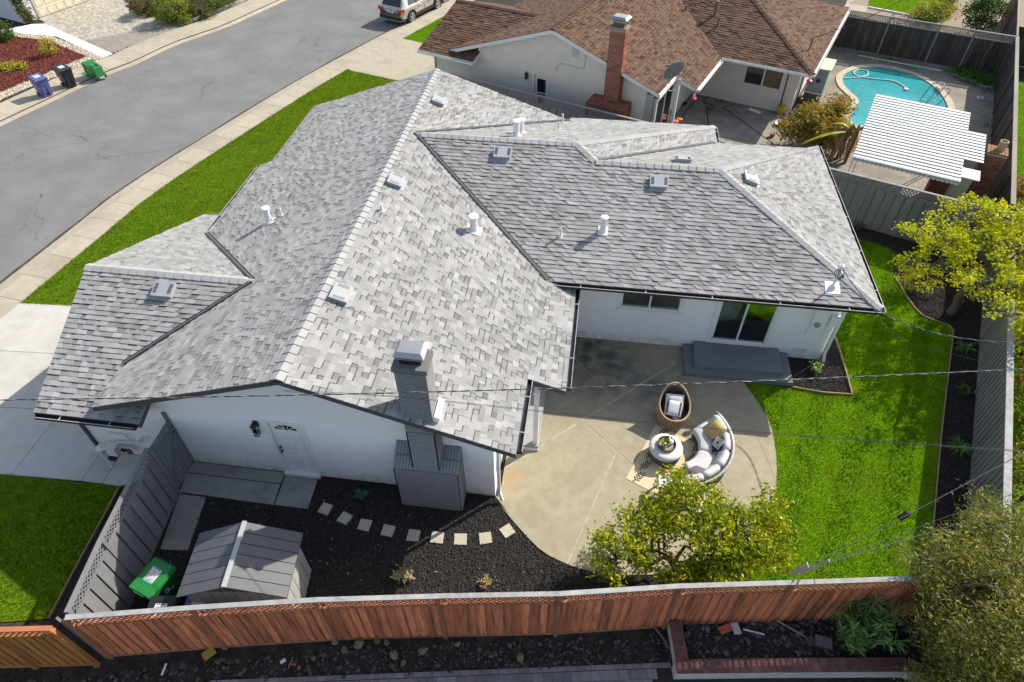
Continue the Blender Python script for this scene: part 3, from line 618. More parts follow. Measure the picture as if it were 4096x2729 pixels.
MB().lathe([(.0, -.02), (.035, -.02), (.035, .02), (0, .02)], (0, 0, 0), 8).build('x', M_gut).hide_render if False else None
for z in (1.02, 1.18): MB().cyl((-7.27, WY+.02, z), (-7.27, WY-.05, z), .032, .028, 8).build('door_knob', M_gut, door)
MB().box((-6.93, WY-.03, .06), (.98, .16, .12)).build('doorstep', M_white, house)
for xx in (-7.40, -6.46): MB().box((xx, WY-.012, 1.2), (.075, .035, 2.2)).build('door_casing', M_white, door)
MB().box((-6.93, WY-.014, 2.27), (1.05, .04, .08)).build('door_casing', M_white, door)
# lantern on the gable wall
M_blk = mat('black_metal', (.012, .012, .013), (.02, .02, .02), 8, rough=.45, spec=.5)
t = thing('wall_lantern', 'black metal box lantern on the white gable wall', 'wall lamp', (-7.66, WY, 2.0))
MB().box((-7.66, WY-.02, 2.12), (.11, .04, .2)).build('back_plate', M_blk, t); MB().box((-7.66, WY-.12, 2.16), (.15, .15, .03)).build('lantern_cap', M_blk, t); MB().bar((-7.66, WY-.02, 2.2), (-7.66, WY-.12, 2.2), .03, .03).build('arm', M_blk, t)
fb = MB()
for sx in (-1, 1):
    for sy_ in (-1, 1): fb.bar((-7.66+.065*sx, WY-.12+.065*sy_, 2.15), (-7.66+.05*sx, WY-.12+.05*sy_, 1.78), .012, .012)
    fb.bar((-7.66-.05, WY-.12+.05*sx, 1.78), (-7.61, WY-.12+.05*sx, 1.78), .012, .012); fb.bar((-7.66+.05*sx, WY-.17, 1.78), (-7.66+.05*sx, WY-.07, 1.78), .012, .012)
fb.build('cage', M_blk, t); MB().box((-7.66, WY-.12, 1.96), (.1, .1, .34)).build('glass', glass_mat('lamp_glass', (.8, .85, .85)), t)
# chimney of grey painted brick
M_gb = mat('grey_painted_brick', (.25, .255, .265), (.22, .225, .235), 10, rough=.85, rnd=.12, bump=.3, bscale=90, bdist=.004); M_gm = mat('grey_painted_mortar', (.16, .165, .17), (.145, .15, .155), 12, rough=.9)
ch = thing('chimney', 'dark grey painted brick chimney rising through the near roof edge', 'chimney', (-3.28, 8.7, 0))
X0, X1, Y0 = -4.09, -2.48, 8.41
b = MB(); V = [(X0+.012, Y0+.012, -.05), (X1-.012, Y0+.012, -.05), (X1-.012, WY-.002, -.05), (X0+.012, WY-.002, -.05), (X0+.012, Y0+.012, 1.69), (X1-.012, Y0+.012, 1.69), (X1-.012, WY-.002, 2.07), (X0+.012, WY-.002, 2.07)]
b.add(V, [(0, 3, 2, 1), (4, 5, 6, 7), (0, 1, 5, 4), (1, 2, 6, 5), (2, 3, 7, 6), (3, 0, 4, 7)])
SX0, SX1, SY0, SY1, SZ = -3.60, -2.93, 8.44, 8.97, 5.2
b.box(((SX0+SX1)/2, (SY0+SY1)/2+.0, 3.45), (SX1-SX0-.024, SY1-SY0-.024, 3.5)); b.build('mortar_core', M_gm, ch)
def bricks(parent, x0, x1, y0, y1, z0, z1, m, faces='fblr', bl=.2, bh=.067, jt=.011, cap=10**9, name='brick', dp=.03, topf=None, fieldmat=None):
    """running-bond bricks on the faces of a block; beyond cap they are joined"""
    ctr = [0] ; fld = MB(); n = int((z1-z0)/(bh+jt))
    for i in range(n):
        z = z0+(i+.5)*(bh+jt); off_ = (bl+jt)*.5*(i % 2)
        for fc in faces:
            lo, hi = (x0, x1) if fc in 'fb' else (y0, y1); t = lo-off_
            while t < hi-.02:
                a, e = max(t, lo), min(t+bl, hi); t += bl+jt
                if e-a < .03: continue
                mm = (a+e)/2; zc = z
                if fc == 'f': c, sz = (mm, y0+dp/2, zc), (e-a, dp, bh)
                elif fc == 'b': c, sz = (mm, y1-dp/2, zc), (e-a, dp, bh)
                elif fc == 'l': c, sz = (x0+dp/2+.001, mm, zc), (dp, e-a, bh)
                else: c, sz = (x1-dp/2-.001, mm, zc), (dp, e-a, bh)
                if topf and topf(c): continue
                ctr[0] += 1
                if ctr[0] <= cap: piece(name, c, sz, m, parent)
                else: fld.box(c, sz)
    if fld.v: o = fld.build('bricks', m, parent); o['kind'] = 'stuff'
bricks(ch, SX0, SX1, SY0, SY1, 3.2, SZ, M_gb, 'fr', cap=300); bricks(ch, SX0, SX1, SY0, SY1, 1.75, 3.2, M_gb, 'flr', cap=0)
bricks(ch, X0, X1, Y0, WY, 0, 1.68, M_gb, 'flr', cap=0)
sh_ = MB()
for i in range(8):
    for sx, wx_ in ((X0, (SX0-X0)), (SX1, X1-SX1)):
        pass
nb_ = int((X1-X0)/.075)
for i in range(nb_):
    x = X0+(i+.5)*(X1-X0)/nb_; sh_.bar((x, Y0-.004, 1.705), (x, Y0+.27, 1.705+.18), (X1-X0)/nb_-.009, .03); sh_.bar((x, Y0+.285, 1.705+.19), (x, WY-.01, 1.705+.365), (X1-X0)/nb_-.009, .03)
o = sh_.build('shoulder_bricks', M_gb, ch); o['kind'] = 'stuff'
MB().box(((SX0+SX1)/2, (SY0+SY1)/2, SZ+.06), (SX1-SX0+.07, SY1-SY0+.07, .12)).build('chimney_crown', mat('grey_crown', (.16, .165, .175), (.13, .135, .14), 8, rough=.8), ch)
# open square flue with sheet metal rain cap
M_mtl = mat('grey_sheet_metal', (.45, .45, .46), (.38, .38, .39), 3, rough=.32, metal=.6, spec=.5)
b = MB(); cxm, cym = (SX0+SX1)/2, (SY0+SY1)/2+.02
b.box((cxm, cym, SZ+.2), (.44, .34, .16)); b.build('flue_skirt', M_blk, ch)
b = MB(); b.box((cxm, cym, SZ+.30), (.58, .44, .025)); b.build('cap_tray', M_mtl, ch)
b = MB(); hw, hd = .32, .25; z0 = SZ+.37
b.add([(cxm-hw, cym-hd, z0), (cxm+hw, cym-hd, z0), (cxm+hw, cym+hd, z0), (cxm-hw, cym+hd, z0), (cxm-hw+.08, cym-hd+.08, z0+.09), (cxm+hw-.08, cym-hd+.08, z0+.09), (cxm+hw-.08, cym+hd-.08, z0+.09), (cxm-hw+.08, cym+hd-.08, z0+.09)], [(0, 3, 2, 1), (4, 5, 6, 7), (0, 1, 5, 4), (1, 2, 6, 5), (2, 3, 7, 6), (3, 0, 4, 7)]); b.build('rain_cap', M_mtl, ch)
b = MB(); [b.box((cxm+sx*.24, cym+sy_*.18, SZ+.33), (.02, .02, .1)) for sx in (-1, 1) for sy_ in (-1, 1)]; b.build('cap_posts', M_mtl, ch)
MB().box((SX1+.06, 8.75, pz(PL['R'], SX1+.06, 8.75)+.10), (.14, .55, .2), M=np.array([[.945, 0, .324], [0, 1, 0], [-.324, 0, .945]])).build('flashing', M_white, ch)
# ---- roof fittings: pipes, flues, low vents
M_pipe = mat('white_vent_paint', (.72, .72, .72), (.68, .68, .68), 5, rough=.4, spec=.4); M_vent = mat('grey_vent', (.36, .37, .385), (.32, .33, .345), 5, rough=.4, spec=.45)
def nrm(pl): v_ = np.array([-pl[1], -pl[2], 1.0]); return v_/np.linalg.norm(v_)
def plM(pl):
    n_ = nrm(pl); up = np.array([pl[1], pl[2], 0.]); up[2] = pl[1]*pl[1]+pl[2]*pl[2]; up = up/np.linalg.norm(up); return np.array([np.cross(up, n_), up, n_]).T
def flue(p, pl, parent, r=.10, h=.55, cap=True, m=None, name='roof_flue'):
    m = m or M_pipe; p = np.array(p); M = plM(pl)
    b = MB(); b.lathe([(r*1.35, -.06), (r*1.15, .08), (r, .13), (r, h), (r*.9, h)], p, 14); o_ = b.build(name, m, parent, smooth=False)
    MB().box(p+nrm(pl)*.024, (r*3.4, r*3.8, .012), M=M).build('flashing_plate', m, o_)
    if cap: MB().lathe([(r*.6, h), (r*1.42, h+.02), (r*1.42, h+.055), (r*1.0, h+.075), (.01, h+.085)], p, 16).build('flue_cap', m, o_)
    else: MB().lathe([(r*.55, h-.02), (r*.62, h+.002), (r*.1, h+.003)], p, 10).build('pipe_mouth', M_blk, o_)
def lowvent(p, pl, parent, m=None):
    m = m or M_vent; p = np.array(p)+nrm(pl)*.075; M = plM(pl); o_ = MB().box(p, (.50, .42, .10), M=M).build('roof_vent', m, parent)
    MB().box(p+M@np.array((0, 0, .056)), (.56, .46, .014), M=M).build('vent_lid', m, o_)
    for sx in (-1, 1):
        gbar = MB()
        for i in range(7): gbar.box(p+M@np.array((.2*sx, -.12+i*.042, .068)), (.09, .016, .008), M=M)
        gbar.build('vent_grille', M_fascia, o_)
    MB().box(p+M@np.array((0, -.05, -.055)), (.56, .52, .008), M=M).build('flashing_plate', m, o_)
R_ = lambda k, n_, x, y: gp(n_, x, y, PL[k])
for k, n_, x, y, r, h, c in (('N', 7, 872, 478, .095, .50, True), ('N', 7, 512, 522, .038, .36, False), ('F1', 3, 140, 1155, .11, .55, True), ('F1', 3, 178, 1130, .11, .5, True), ('F1', 3, 528, 1045, .04, .42, False), ('F1', 3, 497, 1100, .04, .32, False),
                             ('R', 6, 1118, 305, .045, .2, False), ('R', 6, 1898, 470, .125, .5, True), ('R', 6, 1886, 330, .04, .25, False), ('L', 6, 165, 400, .10, .5, True), ('L', 6, 268, 347, .035, .3, False)):
    flue(R_(k, n_, x, y), PL[k], roof, r*.92, h*.9, c)
for k, n_, x, y in (('N', 7, 1345, 75), ('N', 3, 25, 1310), ('F1', 3, 1545, 1375), ('E', 3, 2115, 1530), ('R', 2, 1600, 865), ('R', 6, 1235, 65), ('R', 6, 770, 1025), ('GN', 5, 1405, 985)):
    if k == 'F1': k = 'F2'
    lowvent(R_(k, n_, x, y), PL[k], roof)
# service mast with its drip loop
t = thing('service_mast', 'white electric service mast with black loops near the right roof corner', 'mast', R_('N', 8, 695, 960))
p0 = R_('N', 8, 695, 960); MB().lathe([(.11, -.05), (.09, .05), (.05, .12), (.03, .13), (.03, .72)], p0, 12).build('pipe', M_pipe, t)
MB().lathe([(.03, .70), (.09, .72), (.08, .80), (.02, .84)], p0+np.array((.0, 0, 0)), 12).build('weather_head', M_pipe, t); MB().box(p0+nrm(PL['N'])*.024, (.4, .4, .012), M=plM(PL['N'])).build('flashing_plate', M_pipe, t)
mast_top = p0+np.array((0, 0, .72))
for k in range(4):
    a = np.array((.12+.05*k, -.1-.04*k, 0)); b = MB(); b.tube(smooth_poly([mast_top, mast_top+np.array((-.14+.05*k, -.05, -.10)), mast_top+np.array((-.05+.06*k, -.10, -.28)), mast_top+np.array((.12, -.04, -.18)), mast_top+np.array((.10, .02, -.05))], 5, False), .009, 5); b.build('drip_loop', M_blk, t)
# electricity cabinet on the wing wall
t = thing('electric_cabinet', 'white electric panel with round meter on the house wall by the corner', 'electric panel', (7.05, W0, 1.6))
MB().box((7.07, W0-.06, 1.62), (.42, .12, 1.0)).build('cabinet', M_white, t); mo = MB().cyl((7.04, W0-.12, 1.58), (7.04, W0-.19, 1.58), .085, .08, 16).build('meter', mat('meter_glass', (.35, .36, .33), (.2, .2, .2), 20, rough=.15, spec=.6), t)
MB().cyl((7.04, W0-.115, 1.58), (7.04, W0-.135, 1.58), .105, .105, 16).build('meter_ring', M_white, mo); MB().box((7.49, W0-.05, 1.72), (.24, .1, .42)).build('junction_box', M_white, t)
MB().tube([(7.0, W0-.05, 2.1), (7.0, W0-.05, 2.75)], .04, 8).build('conduit', M_white, t)
MB().tube(smooth_poly([(7.4, W0-.03, 1.5), (7.38, W0-.05, 1.3), (7.5, W0-.05, 1.28), (7.52, W0-.03, 1.5)], 5, False), .008, 5).build('cable', M_white, t)
# downspouts
for pts in ([(-1.6, 8.93, 2.7), (-1.6, 8.93, .3), (-1.5, 8.8, .12)], [(7.66, 15.05, 2.7), (7.66, 15.05, .35), (7.66, 14.9, .15)]):
    b = MB(); [b.bar(p, q, .075, .06, up=(0, 1, 0.01)) for p, q in zip(pts, pts[1:])]; b.build('downspout', M_white, house)
# steps below the slider, porch slab and post
M_step = mat('charcoal_step', (.20, .203, .215), (.18, .183, .195), 10, rough=.8, bump=.2, bscale=150, bdist=.004)
t = thing('wooden_steps', 'dark grey two tier platform step below the sliding door', 'steps', (5, 14.6, 0))
MB().box((4.98, 14.49, .09), (3.2, 1.26, .2)).build('lower_tier', M_step, t); MB().box((4.98, 14.6, .27), (2.6, 1.04, .17)).build('upper_tier', M_step, t)
t = thing('porch', 'pale grey porch slab with white post beside the patio', 'porch', (-1.1, 11.3, 0))
MB().box((-1.2, 11.6, .10), (.9, 2.1, .18)).build('porch_slab', mat('porch_grey', (.36, .37, .37), (.32, .33, .33), 4, rough=.7), t); MB().box((-1.2, 10.53, .06), (.92, .03, .1)).build('porch_trim', M_white, t)
MB().box((-.85, 10.68, 1.35), (.13, .13, 2.5)).build('porch_post', M_white, t); MB().box((-.85, 10.68, 2.35), (.17, .17, .14)).build('post_cap', M_white, t)
# ================================================================ fences
M_gf = mat('grey_fence_paint', (.20, .203, .212), (.155, .158, .165), 3, rough=.75, rnd=.16, stretch=(14, 14, .9), bump=.2, bscale=6, bdist=.006)
M_gcap = mat('weathered_cap', (.36, .355, .345), (.26, .255, .25), 3, rough=.85, rnd=.15, stretch=(2, 2, 20), detail=8)
M_rw = mat('red_brown_cedar', (.64, .225, .105), (.42, .135, .06), 2.2, rough=.8, rnd=.62, stretch=(13, 13, .8), bump=.25, bscale=5, bdist=.006, c3=(.11, .065, .05), s3=.9, lo3=.5, hi3=.78, detail=8)
M_rp = mat('brown_post', (.36, .16, .085), (.24, .10, .055), 3, rough=.8, rnd=.3, stretch=(10, 10, .9))
M_ow = mat('orange_cedar', (.46, .205, .058), (.32, .125, .035), 2.2, rough=.75, rnd=.3, stretch=(13, 13, .8), bump=.2, bscale=5, bdist=.005, c3=(.22, .085, .03), s3=1.2, detail=8)
M_dw = mat('weathered_dark_wood', (.085, .07, .06), (.04, .034, .03), 2.2, rough=.9, rnd=.7, stretch=(12, 12, .8), bump=.3, bscale=5, bdist=.006, c3=(.16, .14, .125), s3=1.0, lo3=.55, hi3=.8, detail=8)
M_lgw = mat('pale_weathered_wood', (.30, .27, .235), (.2, .18, .155), 3, rough=.9, rnd=.3, stretch=(8, 8, 1))
def fence(label, pts, face, H=2.02, lat=.30, mb=None, mp=None, mc=None, ml=None, fine=False, bw=.135, pitch=.185, kick=.1, fd=.034, back=None, post=True, capw=.10, name='wooden_fence', z0=0.0, both=False, rails=True, skip=None, capz=None):
    """post-and-board fence along ground points; face=+1 puts boards and posts left of the run direction"""
    P = [np.array((*p, z0)) for p in pts]; root = thing(name, label, 'fence', tuple(P[0])); mp, mc, ml = mp or mb, mc or mb, ml or mb; zb = H-lat; ns = 0; z = np.array((0, 0, 1.))
    for i, (a, b) in enumerate(zip(P, P[1:])):
        d = (b-a); L = np.linalg.norm(d); d /= L; nr = np.array((-d[1], d[0], 0))*face; rz = math.atan2(d[1], d[0])
        if post:
            piece('post', a+nr*.045+z*(H/2-.02), (.09, .09, H+.04), mp, root, rz=rz)
        if skip and i in skip: continue
        n = max(1, int(L/pitch)); st = L/n
        for j in range(n):
            c = a+d*((j+.5)*st); piece('board', c+nr*fd+z*(kick+(zb-kick)/2), (bw, .018, zb-kick), mb, root, rz=rz)
            c2 = a+d*((j+1)*st); piece('board', c2+nr*.012+z*(kick+(zb-kick)/2), (st-bw+.07, .018, zb-kick-.002), mb, root, rz=rz) if j < n-1 else None
        if back: piece('painted_back', (a+b)/2-nr*.006+z*(kick+(zb-kick)/2), (L, .01, zb-kick), back, root, rz=rz)
        piece('kick_board', (a+b)/2+nr*.03+z*(kick/2+.005), (L, .035, kick), mp, root, rz=rz)
        piece('rail', (a+b)/2+nr*.03+z*(zb+.005), (L-.08, .05, .045), mp, root, rz=rz)
        if not lat: piece('cap_rail', (a+b)/2+nr*.02+z*(H+.02), (L, capw, .04), mc, root, rz=rz); continue
        piece('cap_rail', (a+b)/2+nr*.02+z*(H+.02), (L+.0, capw, .04), mc, root, rz=rz)
        m = MB(); zl0, zl1 = zb+.03, H; hh = zl1-zl0; sp = .125
        for sg in (-1, 1):
            k = int((L+hh)/sp)
            for q in range(k+1):
                x0 = q*sp-(hh if sg > 0 else 0); x1 = x0+hh; a0, a1 = max(0, x0), min(L, x1)
                if a1-a0 < .04: continue
                f0, f1 = (a0-x0)/hh, (a1-x0)/hh
                if sg < 0: f0, f1 = 1-f0, 1-f1
                q0 = a+d*a0+z*(zl0+hh*f0)+nr*(.026+.005*sg); q1 = a+d*a1+z*(zl0+hh*f1)+nr*(.026+.005*sg)
                if fine and ns < 300: barpiece('lattice_strip', q0, q1, .009, .035, ml, root, up=np.cross(nr, (q1-q0))); ns += 1
                else: m.bar(q0, q1, .009, .035, up=np.cross(nr, (q1-q0)))
        if m.v: o_ = m.build('lattice', ml, root); o_['kind'] = 'stuff'
    if post:
        d = P[-1]-P[-2]; piece('post', P[-1]+np.array((-d[1], d[0], 0))/np.linalg.norm(d)*face*.045+z*(H/2-.02), (.09, .09, H+.04), mp, root, rz=math.atan2(d[1], d[0]))
    return root
BF = [(-9.46, 3.94), (-7.06, 4.46), (-4.7, 4.93), (-2.28, 5.33), (.14, 5.7), (2.54, 6.18), (4.83, 6.56), (7.2, 6.96), (9.3, 7.4)]
fence('long red-brown cedar fence with lattice top along the bottom', BF, -1, H=2.06, lat=.34, mb=M_rw, mp=M_rp, mc=M_gcap, ml=M_rw, fine=True, back=M_gf)
fence('orange cedar fence with lattice top at the bottom left corner', [(-15.6, 2.68), (-13.1, 3.18), (-10.95, 3.53), (-9.66, 3.74)], -1, H=1.98, lat=.30, mb=M_ow, mc=mat('orange_cap', (.45, .17, .08), (.36, .13, .06), 3, rough=.7), fine=True)
# grey painted returns facing the side yard
LF = [(-9.52, 4.02), (-9.75, 5.55), (-10.0, 7.92)]
fence('grey painted side fence with lattice top next to the wheeled bins', LF, -1, H=2.05, lat=.30, mb=M_gf, mc=M_gf, fine=True, pitch=.30, bw=.262, fd=.052)
piece('post', (-9.62, 3.9, 1.0), (.16, .05, 2.0), M_gf, thing('grey_post', 'grey post closing the fence corner above the orange fence', 'post', (-9.62, 3.9, 0)), rz=-.4)
# gate
gt = thing('garden_gate', 'dark grey board gate with diagonal brace next to the gas meter', 'gate', (-10.05, 8.4, 0))
for j in range(7):
    y = 7.98+.068+j*.135; piece('board', (-10.045+.0, y, .98), (.02, .125, 1.86), M_gf, gt)
for z_ in (.3, 1.62): piece('rail', (-10.015, 8.45, z_), (.04, .93, .09), M_gf, gt)
barpiece('brace', (-10.013, 8.03, .33), (-10.013, 8.87, 1.58), .038, .09, M_gf, gt, up=(1, 0, 0)); piece('latch', (-9.98, 8.84, 1.55), (.03, .1, .03), M_blk, gt)
piece('post', (-10.07, 8.93, 1.08), (.09, .06, 2.2), M_gf, thing('gate_post', 'dark grey gate post against the white gable wall', 'post', (-10.07, 8.93, 0)))
RF = [(9.35, 7.45)]
n_ = np.array((.362, .932))
base_ = np.array((12.57, 15.69)); RF = [tuple(base_+n_*t) for t in (-8.7, -6.3, -3.9, -1.5, .9, 3.3, 5.75)]
fence('long grey board fence along the right side of the back lawn', RF, 1, H=1.84, lat=0, mb=M_gf, mc=M_gcap, pitch=.22, bw=.165, fd=.05, capw=.17)
BK0, BK1 = np.array((-7.0, 29.95)), np.array((14.62, 21.05)); NB = 10
BKp = [tuple(BK0+(BK1-BK0)*i/NB) for i in range(NB+1)]
fence('grey lattice-topped boundary fence behind the grey-roofed house', BKp, -1, H=2.0, lat=.32, mb=M_gf, mc=mat('boundary_cap', (.30, .30, .30), (.24, .24, .24), 4, rough=.8), fine=False, pitch=.30, bw=.262, fd=.052)
# pool yard fences of weathered wood
PF = [(11.0, 41.7), (13.15, 40.93), (15.45, 40.03), (17.75, 39.13), (19.3, 38.5), (21.05, 37.85)]
fence('dark weathered fence with lattice top behind the swimming pool', PF, -1, H=2.05, lat=.32, mb=M_dw, mp=M_lgw, mc=M_lgw, ml=M_lgw, pitch=.24, bw=.2)
PR = [tuple(np.array((14.75, 21.6))+(np.array((21.1, 37.9))-np.array((14.75, 21.6)))*i/7) for i in range(8)]
fence('dark weathered fence running away beside the pool yard', PR, 1, H=2.05, lat=.0, mb=M_dw, mp=M_dw, mc=M_lgw, pitch=.22, bw=.18, capw=.16)
fence('brown weathered fence beyond the pool corner at the far right', [(21.2, 38.1), (22.2, 40.6), (23.3, 43.4), (24.5, 46.5)], 1, H=2.0, lat=0, mb=mat('tan_weathered', (.16, .11, .08), (.10, .07, .05), 2.5, rough=.9, rnd=.5, stretch=(10, 10, .8)), mc=M_lgw, pitch=.22, bw=.18)
fence('short dark fence joining the far right corner', [(21.9, 39.9), (24.5, 38.8), (27, 37.8)], -1, H=1.9, lat=0, mb=M_dw, mc=M_lgw, pitch=.22, bw=.18)
# ---- bed edging boards
M_edge = mat('bed_edging', (.36, .25, .14), (.27, .19, .11), 6, rough=.85)
def edging(label, pts, h=.05):
    t = thing('bed_edging', label, 'edging', (*pts[0], 0))
    for a, b in zip(pts, pts[1:]): barpiece('board', (*a, h/2), (*b, h/2), .03, h+.03, M_edge, t)
edging('wooden edging of the triangular bed by the house corner', gmix([(12, 360, 325), (12, 610, 370), (12, 860, 388), (12, 800, 160), (12, 752, 0), (8, 700, 1330)]), .07)
edging('wooden edging between the back lawn and the fence bed', gmix([(8, 1230, 880), (8, 1330, 1040), (8, 1390, 1130), (8, 1460, 1200), (8, 1560, 1240), (8, 1680, 1280), (8, 1720, 1320), (12, 1700, 20), (12, 1655, 380), (12, 1612, 760), (12, 1570, 1230), (12, 1540, 1568)]))
edging('low brick-red edging along the shaded side lawn', gmix([(9, 1015, 1160), (9, 930, 1330), (13, 700, 500), (13, 420, 1030)]), .04)
# ---- stepping stones
M_stone = mat('stepping_stone', (.47, .43, .34), (.41, .375, .30), 8, rough=.85, rnd=.1, bump=.3, bscale=100, bdist=.005)
words = ['first', 'second', 'third', 'fourth', 'fifth', 'sixth', 'seventh', 'eighth', 'last']
for q, wd in zip(stones, words):
    P4 = np.array(gpoly(14, q, .035)); c = P4.mean(0)
    o = MB().prism([tuple(p) for p in (P4-c)*.97+c], -.01, .035).build('stepping_stone', M_stone, base=(*c, 0)); tag(o, 'square concrete stepping stone, %s one from the back door slab' % wd, 'stepping stone', 'stepping stones in the dark mulch')
# ================================================================ bins
def bin_thing(label, loc, rz, body, lid, lab=True, tilt=None, opened=False, group='wheeled bins'):
    t = thing('wheeled_bin', label, 'bin', (0, 0, 0), group); mb_ = mat('bin_'+body[0], body[1], tuple(c*.85 for c in body[1]), 3, rough=.45, spec=.4); ml_ = mat('bin_'+lid[0], lid[1], tuple(c*.85 for c in lid[1]), 3, rough=.42, spec=.4)
    b = MB(); w0, d0, w1, d1, h = .225, .25, .30, .36, .95    # body tapers downwards; front is -y
    V = [(-w0, -d0, .03), (w0, -d0, .03), (w0, d0, .03), (-w0, d0, .03), (-w1, -d1, h), (w1, -d1, h), (w1, d1*.92, h), (-w1, d1*.92, h)]
    b.add(V, [(0, 3, 2, 1), (0, 1, 5, 4), (1, 2, 6, 5), (2, 3, 7, 6), (3, 0, 4, 7)]+([(4, 5, 6, 7)] if not opened else [])); b.build('body', mb_, t)
    if opened:
        k_ = MB(); Vi = [(-w0*.9, -d0*.9, .1), (w0*.9, -d0*.9, .1), (w0*.9, d0*.9, .1), (-w0*.9, d0*.9, .1), (-w1*.95, -d1*.95, h), (w1*.95, -d1*.95, h), (w1*.95, d1*.87, h), (-w1*.95, d1*.87, h)]
        k_.add(Vi, [(0, 1, 2, 3), (0, 4, 5, 1), (1, 5, 6, 2), (2, 6, 7, 3), (3, 7, 4, 0)]); k_.build('inside', mb_, t)
    r_ = MB(); [r_.bar(V[i], V[j], .05, .05) for i, j in ((4, 5), (5, 6), (6, 7), (7, 4))]; r_.build('rim', mb_, t)
    rec = MB()
    # grab recess on the back face and the side ribs
    [rec.box((sx*.13, -.30, .45), (.07, .06, .62)) for sx in (-1, 1)]; rec.box((0, -.325, .74), (.32, .07, .07)); rec.build('front_ribs', mb_, t); MB().box((0, -.262, .40), (.17, .03, .46)).build('grip_recess', M_blk, t)
    MB().cyl((-.24, .38, .93), (.24, .38, .93), .018, .018, 8).build('handle', mb_, t); MB().cyl((-.26, .24, .1), (.26, .24, .1), .012, .012, 6).build('axle', M_blk, t)
    for sx in (-1, 1):
        wlo = MB(); wlo.cyl((sx*.22, .27, .11), (sx*.28, .27, .11), .11, .11, 16); wo = wlo.build('wheel', M_blk, t); MB().cyl((sx*.281, .27, .11), (sx*.286, .27, .11), .055, .055, 12).build('hub', M_vent, wo)
    L_ = MB(); lw = .325
    if opened:   # lid hanging behind
        L_.add([(-lw, .33, h), (lw, .33, h), (lw, .35, h+.72), (-lw, .35, h+.72), (-lw, .37, h), (lw, .37, h), (lw, .37, h+.72), (-lw, .37, h+.72)], [(0, 1, 2, 3), (4, 7, 6, 5), (0, 4, 5, 1), (2, 6, 7, 3), (0, 3, 7, 4), (1, 5, 6, 2)])
    else:
        L_.add([(-lw, -.42, h+.012), (lw, -.42, h+.012), (lw, .37, h+.03), (-lw, .37, h+.03), (-lw+.03, -.40, h+.06), (lw-.03, -.40, h+.06), (lw-.05, .33, h+.12), (-lw+.05, .33, h+.12)], [(0, 3, 2, 1), (4, 5, 6, 7), (0, 1, 5, 4), (1, 2, 6, 5), (2, 3, 7, 6), (3, 0, 4, 7)])
        L_.box((0, -.41, h+.02), (.3, .06, .03))
    lo = L_.build('lid', ml_, t)
    if lab and not opened:
        nv = np.array((0, -.082, .9966)); M = np.array([(1, 0, 0), (0, .9966, .082), (0, -.082, .9966)]).T
        st = MB().box((0, 0, h+.096), (.26, .34, .006), M=M).build('lid_sticker', mat('sticker_paper', (.72, .74, .74), (.68, .7, .7), 9, rough=.5), lo)
        ms = mat('sticker_print', (.12, .13, .15), (.2, .2, .2), 30, rough=.6); pr = MB(); r2 = random.Random(5)
        for i in range(7):
            for j in range(4): pr.box((-.09+j*.06+r2.uniform(-.008, .008), -.12+i*.036, h+.1+(-.12+i*.036)*.082), (r2.uniform(.02, .05), r2.uniform(.008, .02), .004), M=M)
        pr.box((0, .15, h+.1+.15*.082), (.2, .02, .004), M=M); pr.build('sticker_printing', ms, lo)
        MB().box((0, -.155, h+.1-.155*.082), (.26, .03, .004), M=M).build('sticker_band', mat('sticker_teal', (.05, .45, .33), (.05, .4, .3), 9, rough=.5), lo)
    # stamped emblem on the side: three bent arrows
    em = MB()
    for sx in (1, -1):
        for k in range(3):
            a = k*2.094+.5; ux, uz = math.cos(a), math.sin(a); c = np.array((sx*(w1-.006), -.05, .66)); p0 = c+np.array((0, ux*.05, uz*.05)); p1 = c+np.array((0, math.cos(a+1.3)*.05, math.sin(a+1.3)*.05)); em.bar(p0, p1, .012, .02, up=(1, 0, 0)); em.box(p1, (.012, .034, .034))
        for k in range(5): em.box((sx*(w1-.02), -.1+.05*k, .55), (.012, .03, .03))
    em.build('side_emblem', mat('emblem_white', (.6, .65, .62), (.55, .6, .57), 9, rough=.6), t)
    if tilt is not None: t.rotation_euler = tilt
    else: t.rotation_euler = (0, 0, rz)
    t.location = loc; return t
GRN = ('green', (.02, .17, .045)); BLU = ('slate_blue', (.09, .105, .27)); BLK = ('charcoal', (.022, .021, .023)); GRL = ('green_lid', (.02, .21, .05)); GRS = ('bright_green', (.03, .22, .06))
pb = g(1, 400, 820, -.05); bin_thing('slate blue wheeled bin standing at the far kerb', (pb[0]-.05, pb[1]+.05, -.06), math.radians(62), BLU, BLU)
pb = g(1, 600, 735, -.05); bin_thing('black wheeled bin between the blue and green ones at the far kerb', (pb[0]-.02, pb[1]+.02, -.06), math.radians(62), BLK, BLK)
pb = g(1, 770, 640, 0.0); tb = bin_thing('green wheeled bin tipped over on its back at the far kerb', (0, 0, 0), 0, GRS, GRS, opened=True)
pt0, pt1 = g(1, 850, 622, .30), g(1, 690, 548, .33); dz_ = pt1-pt0; dz_[2] = 0; dz_ /= np.linalg.norm(dz_); dy_ = np.array((0, 0, -1.)); dx_ = np.cross(dy_, dz_); tb.rotation_euler = Matrix(np.array([dx_, dy_, dz_]).T.tolist()).to_euler(); tb.location = tuple(pt0+np.array((0, 0, .06)))
pg = g(13, 1330, 690, 1.0); bin_thing('green wheeled bin inside the side yard next to the shed', (-8.86, 5.36, 0), math.radians(-18), GRN, GRL)
bin_thing('black wheeled bin low against the bottom fence by the shed', (-8.3, 4.62, 0), math.radians(8), BLK, BLK)
bin_thing('slate blue wheeled bin half hidden behind the grey shed', (-7.55, 4.9, 0), math.radians(8), BLU, BLU)
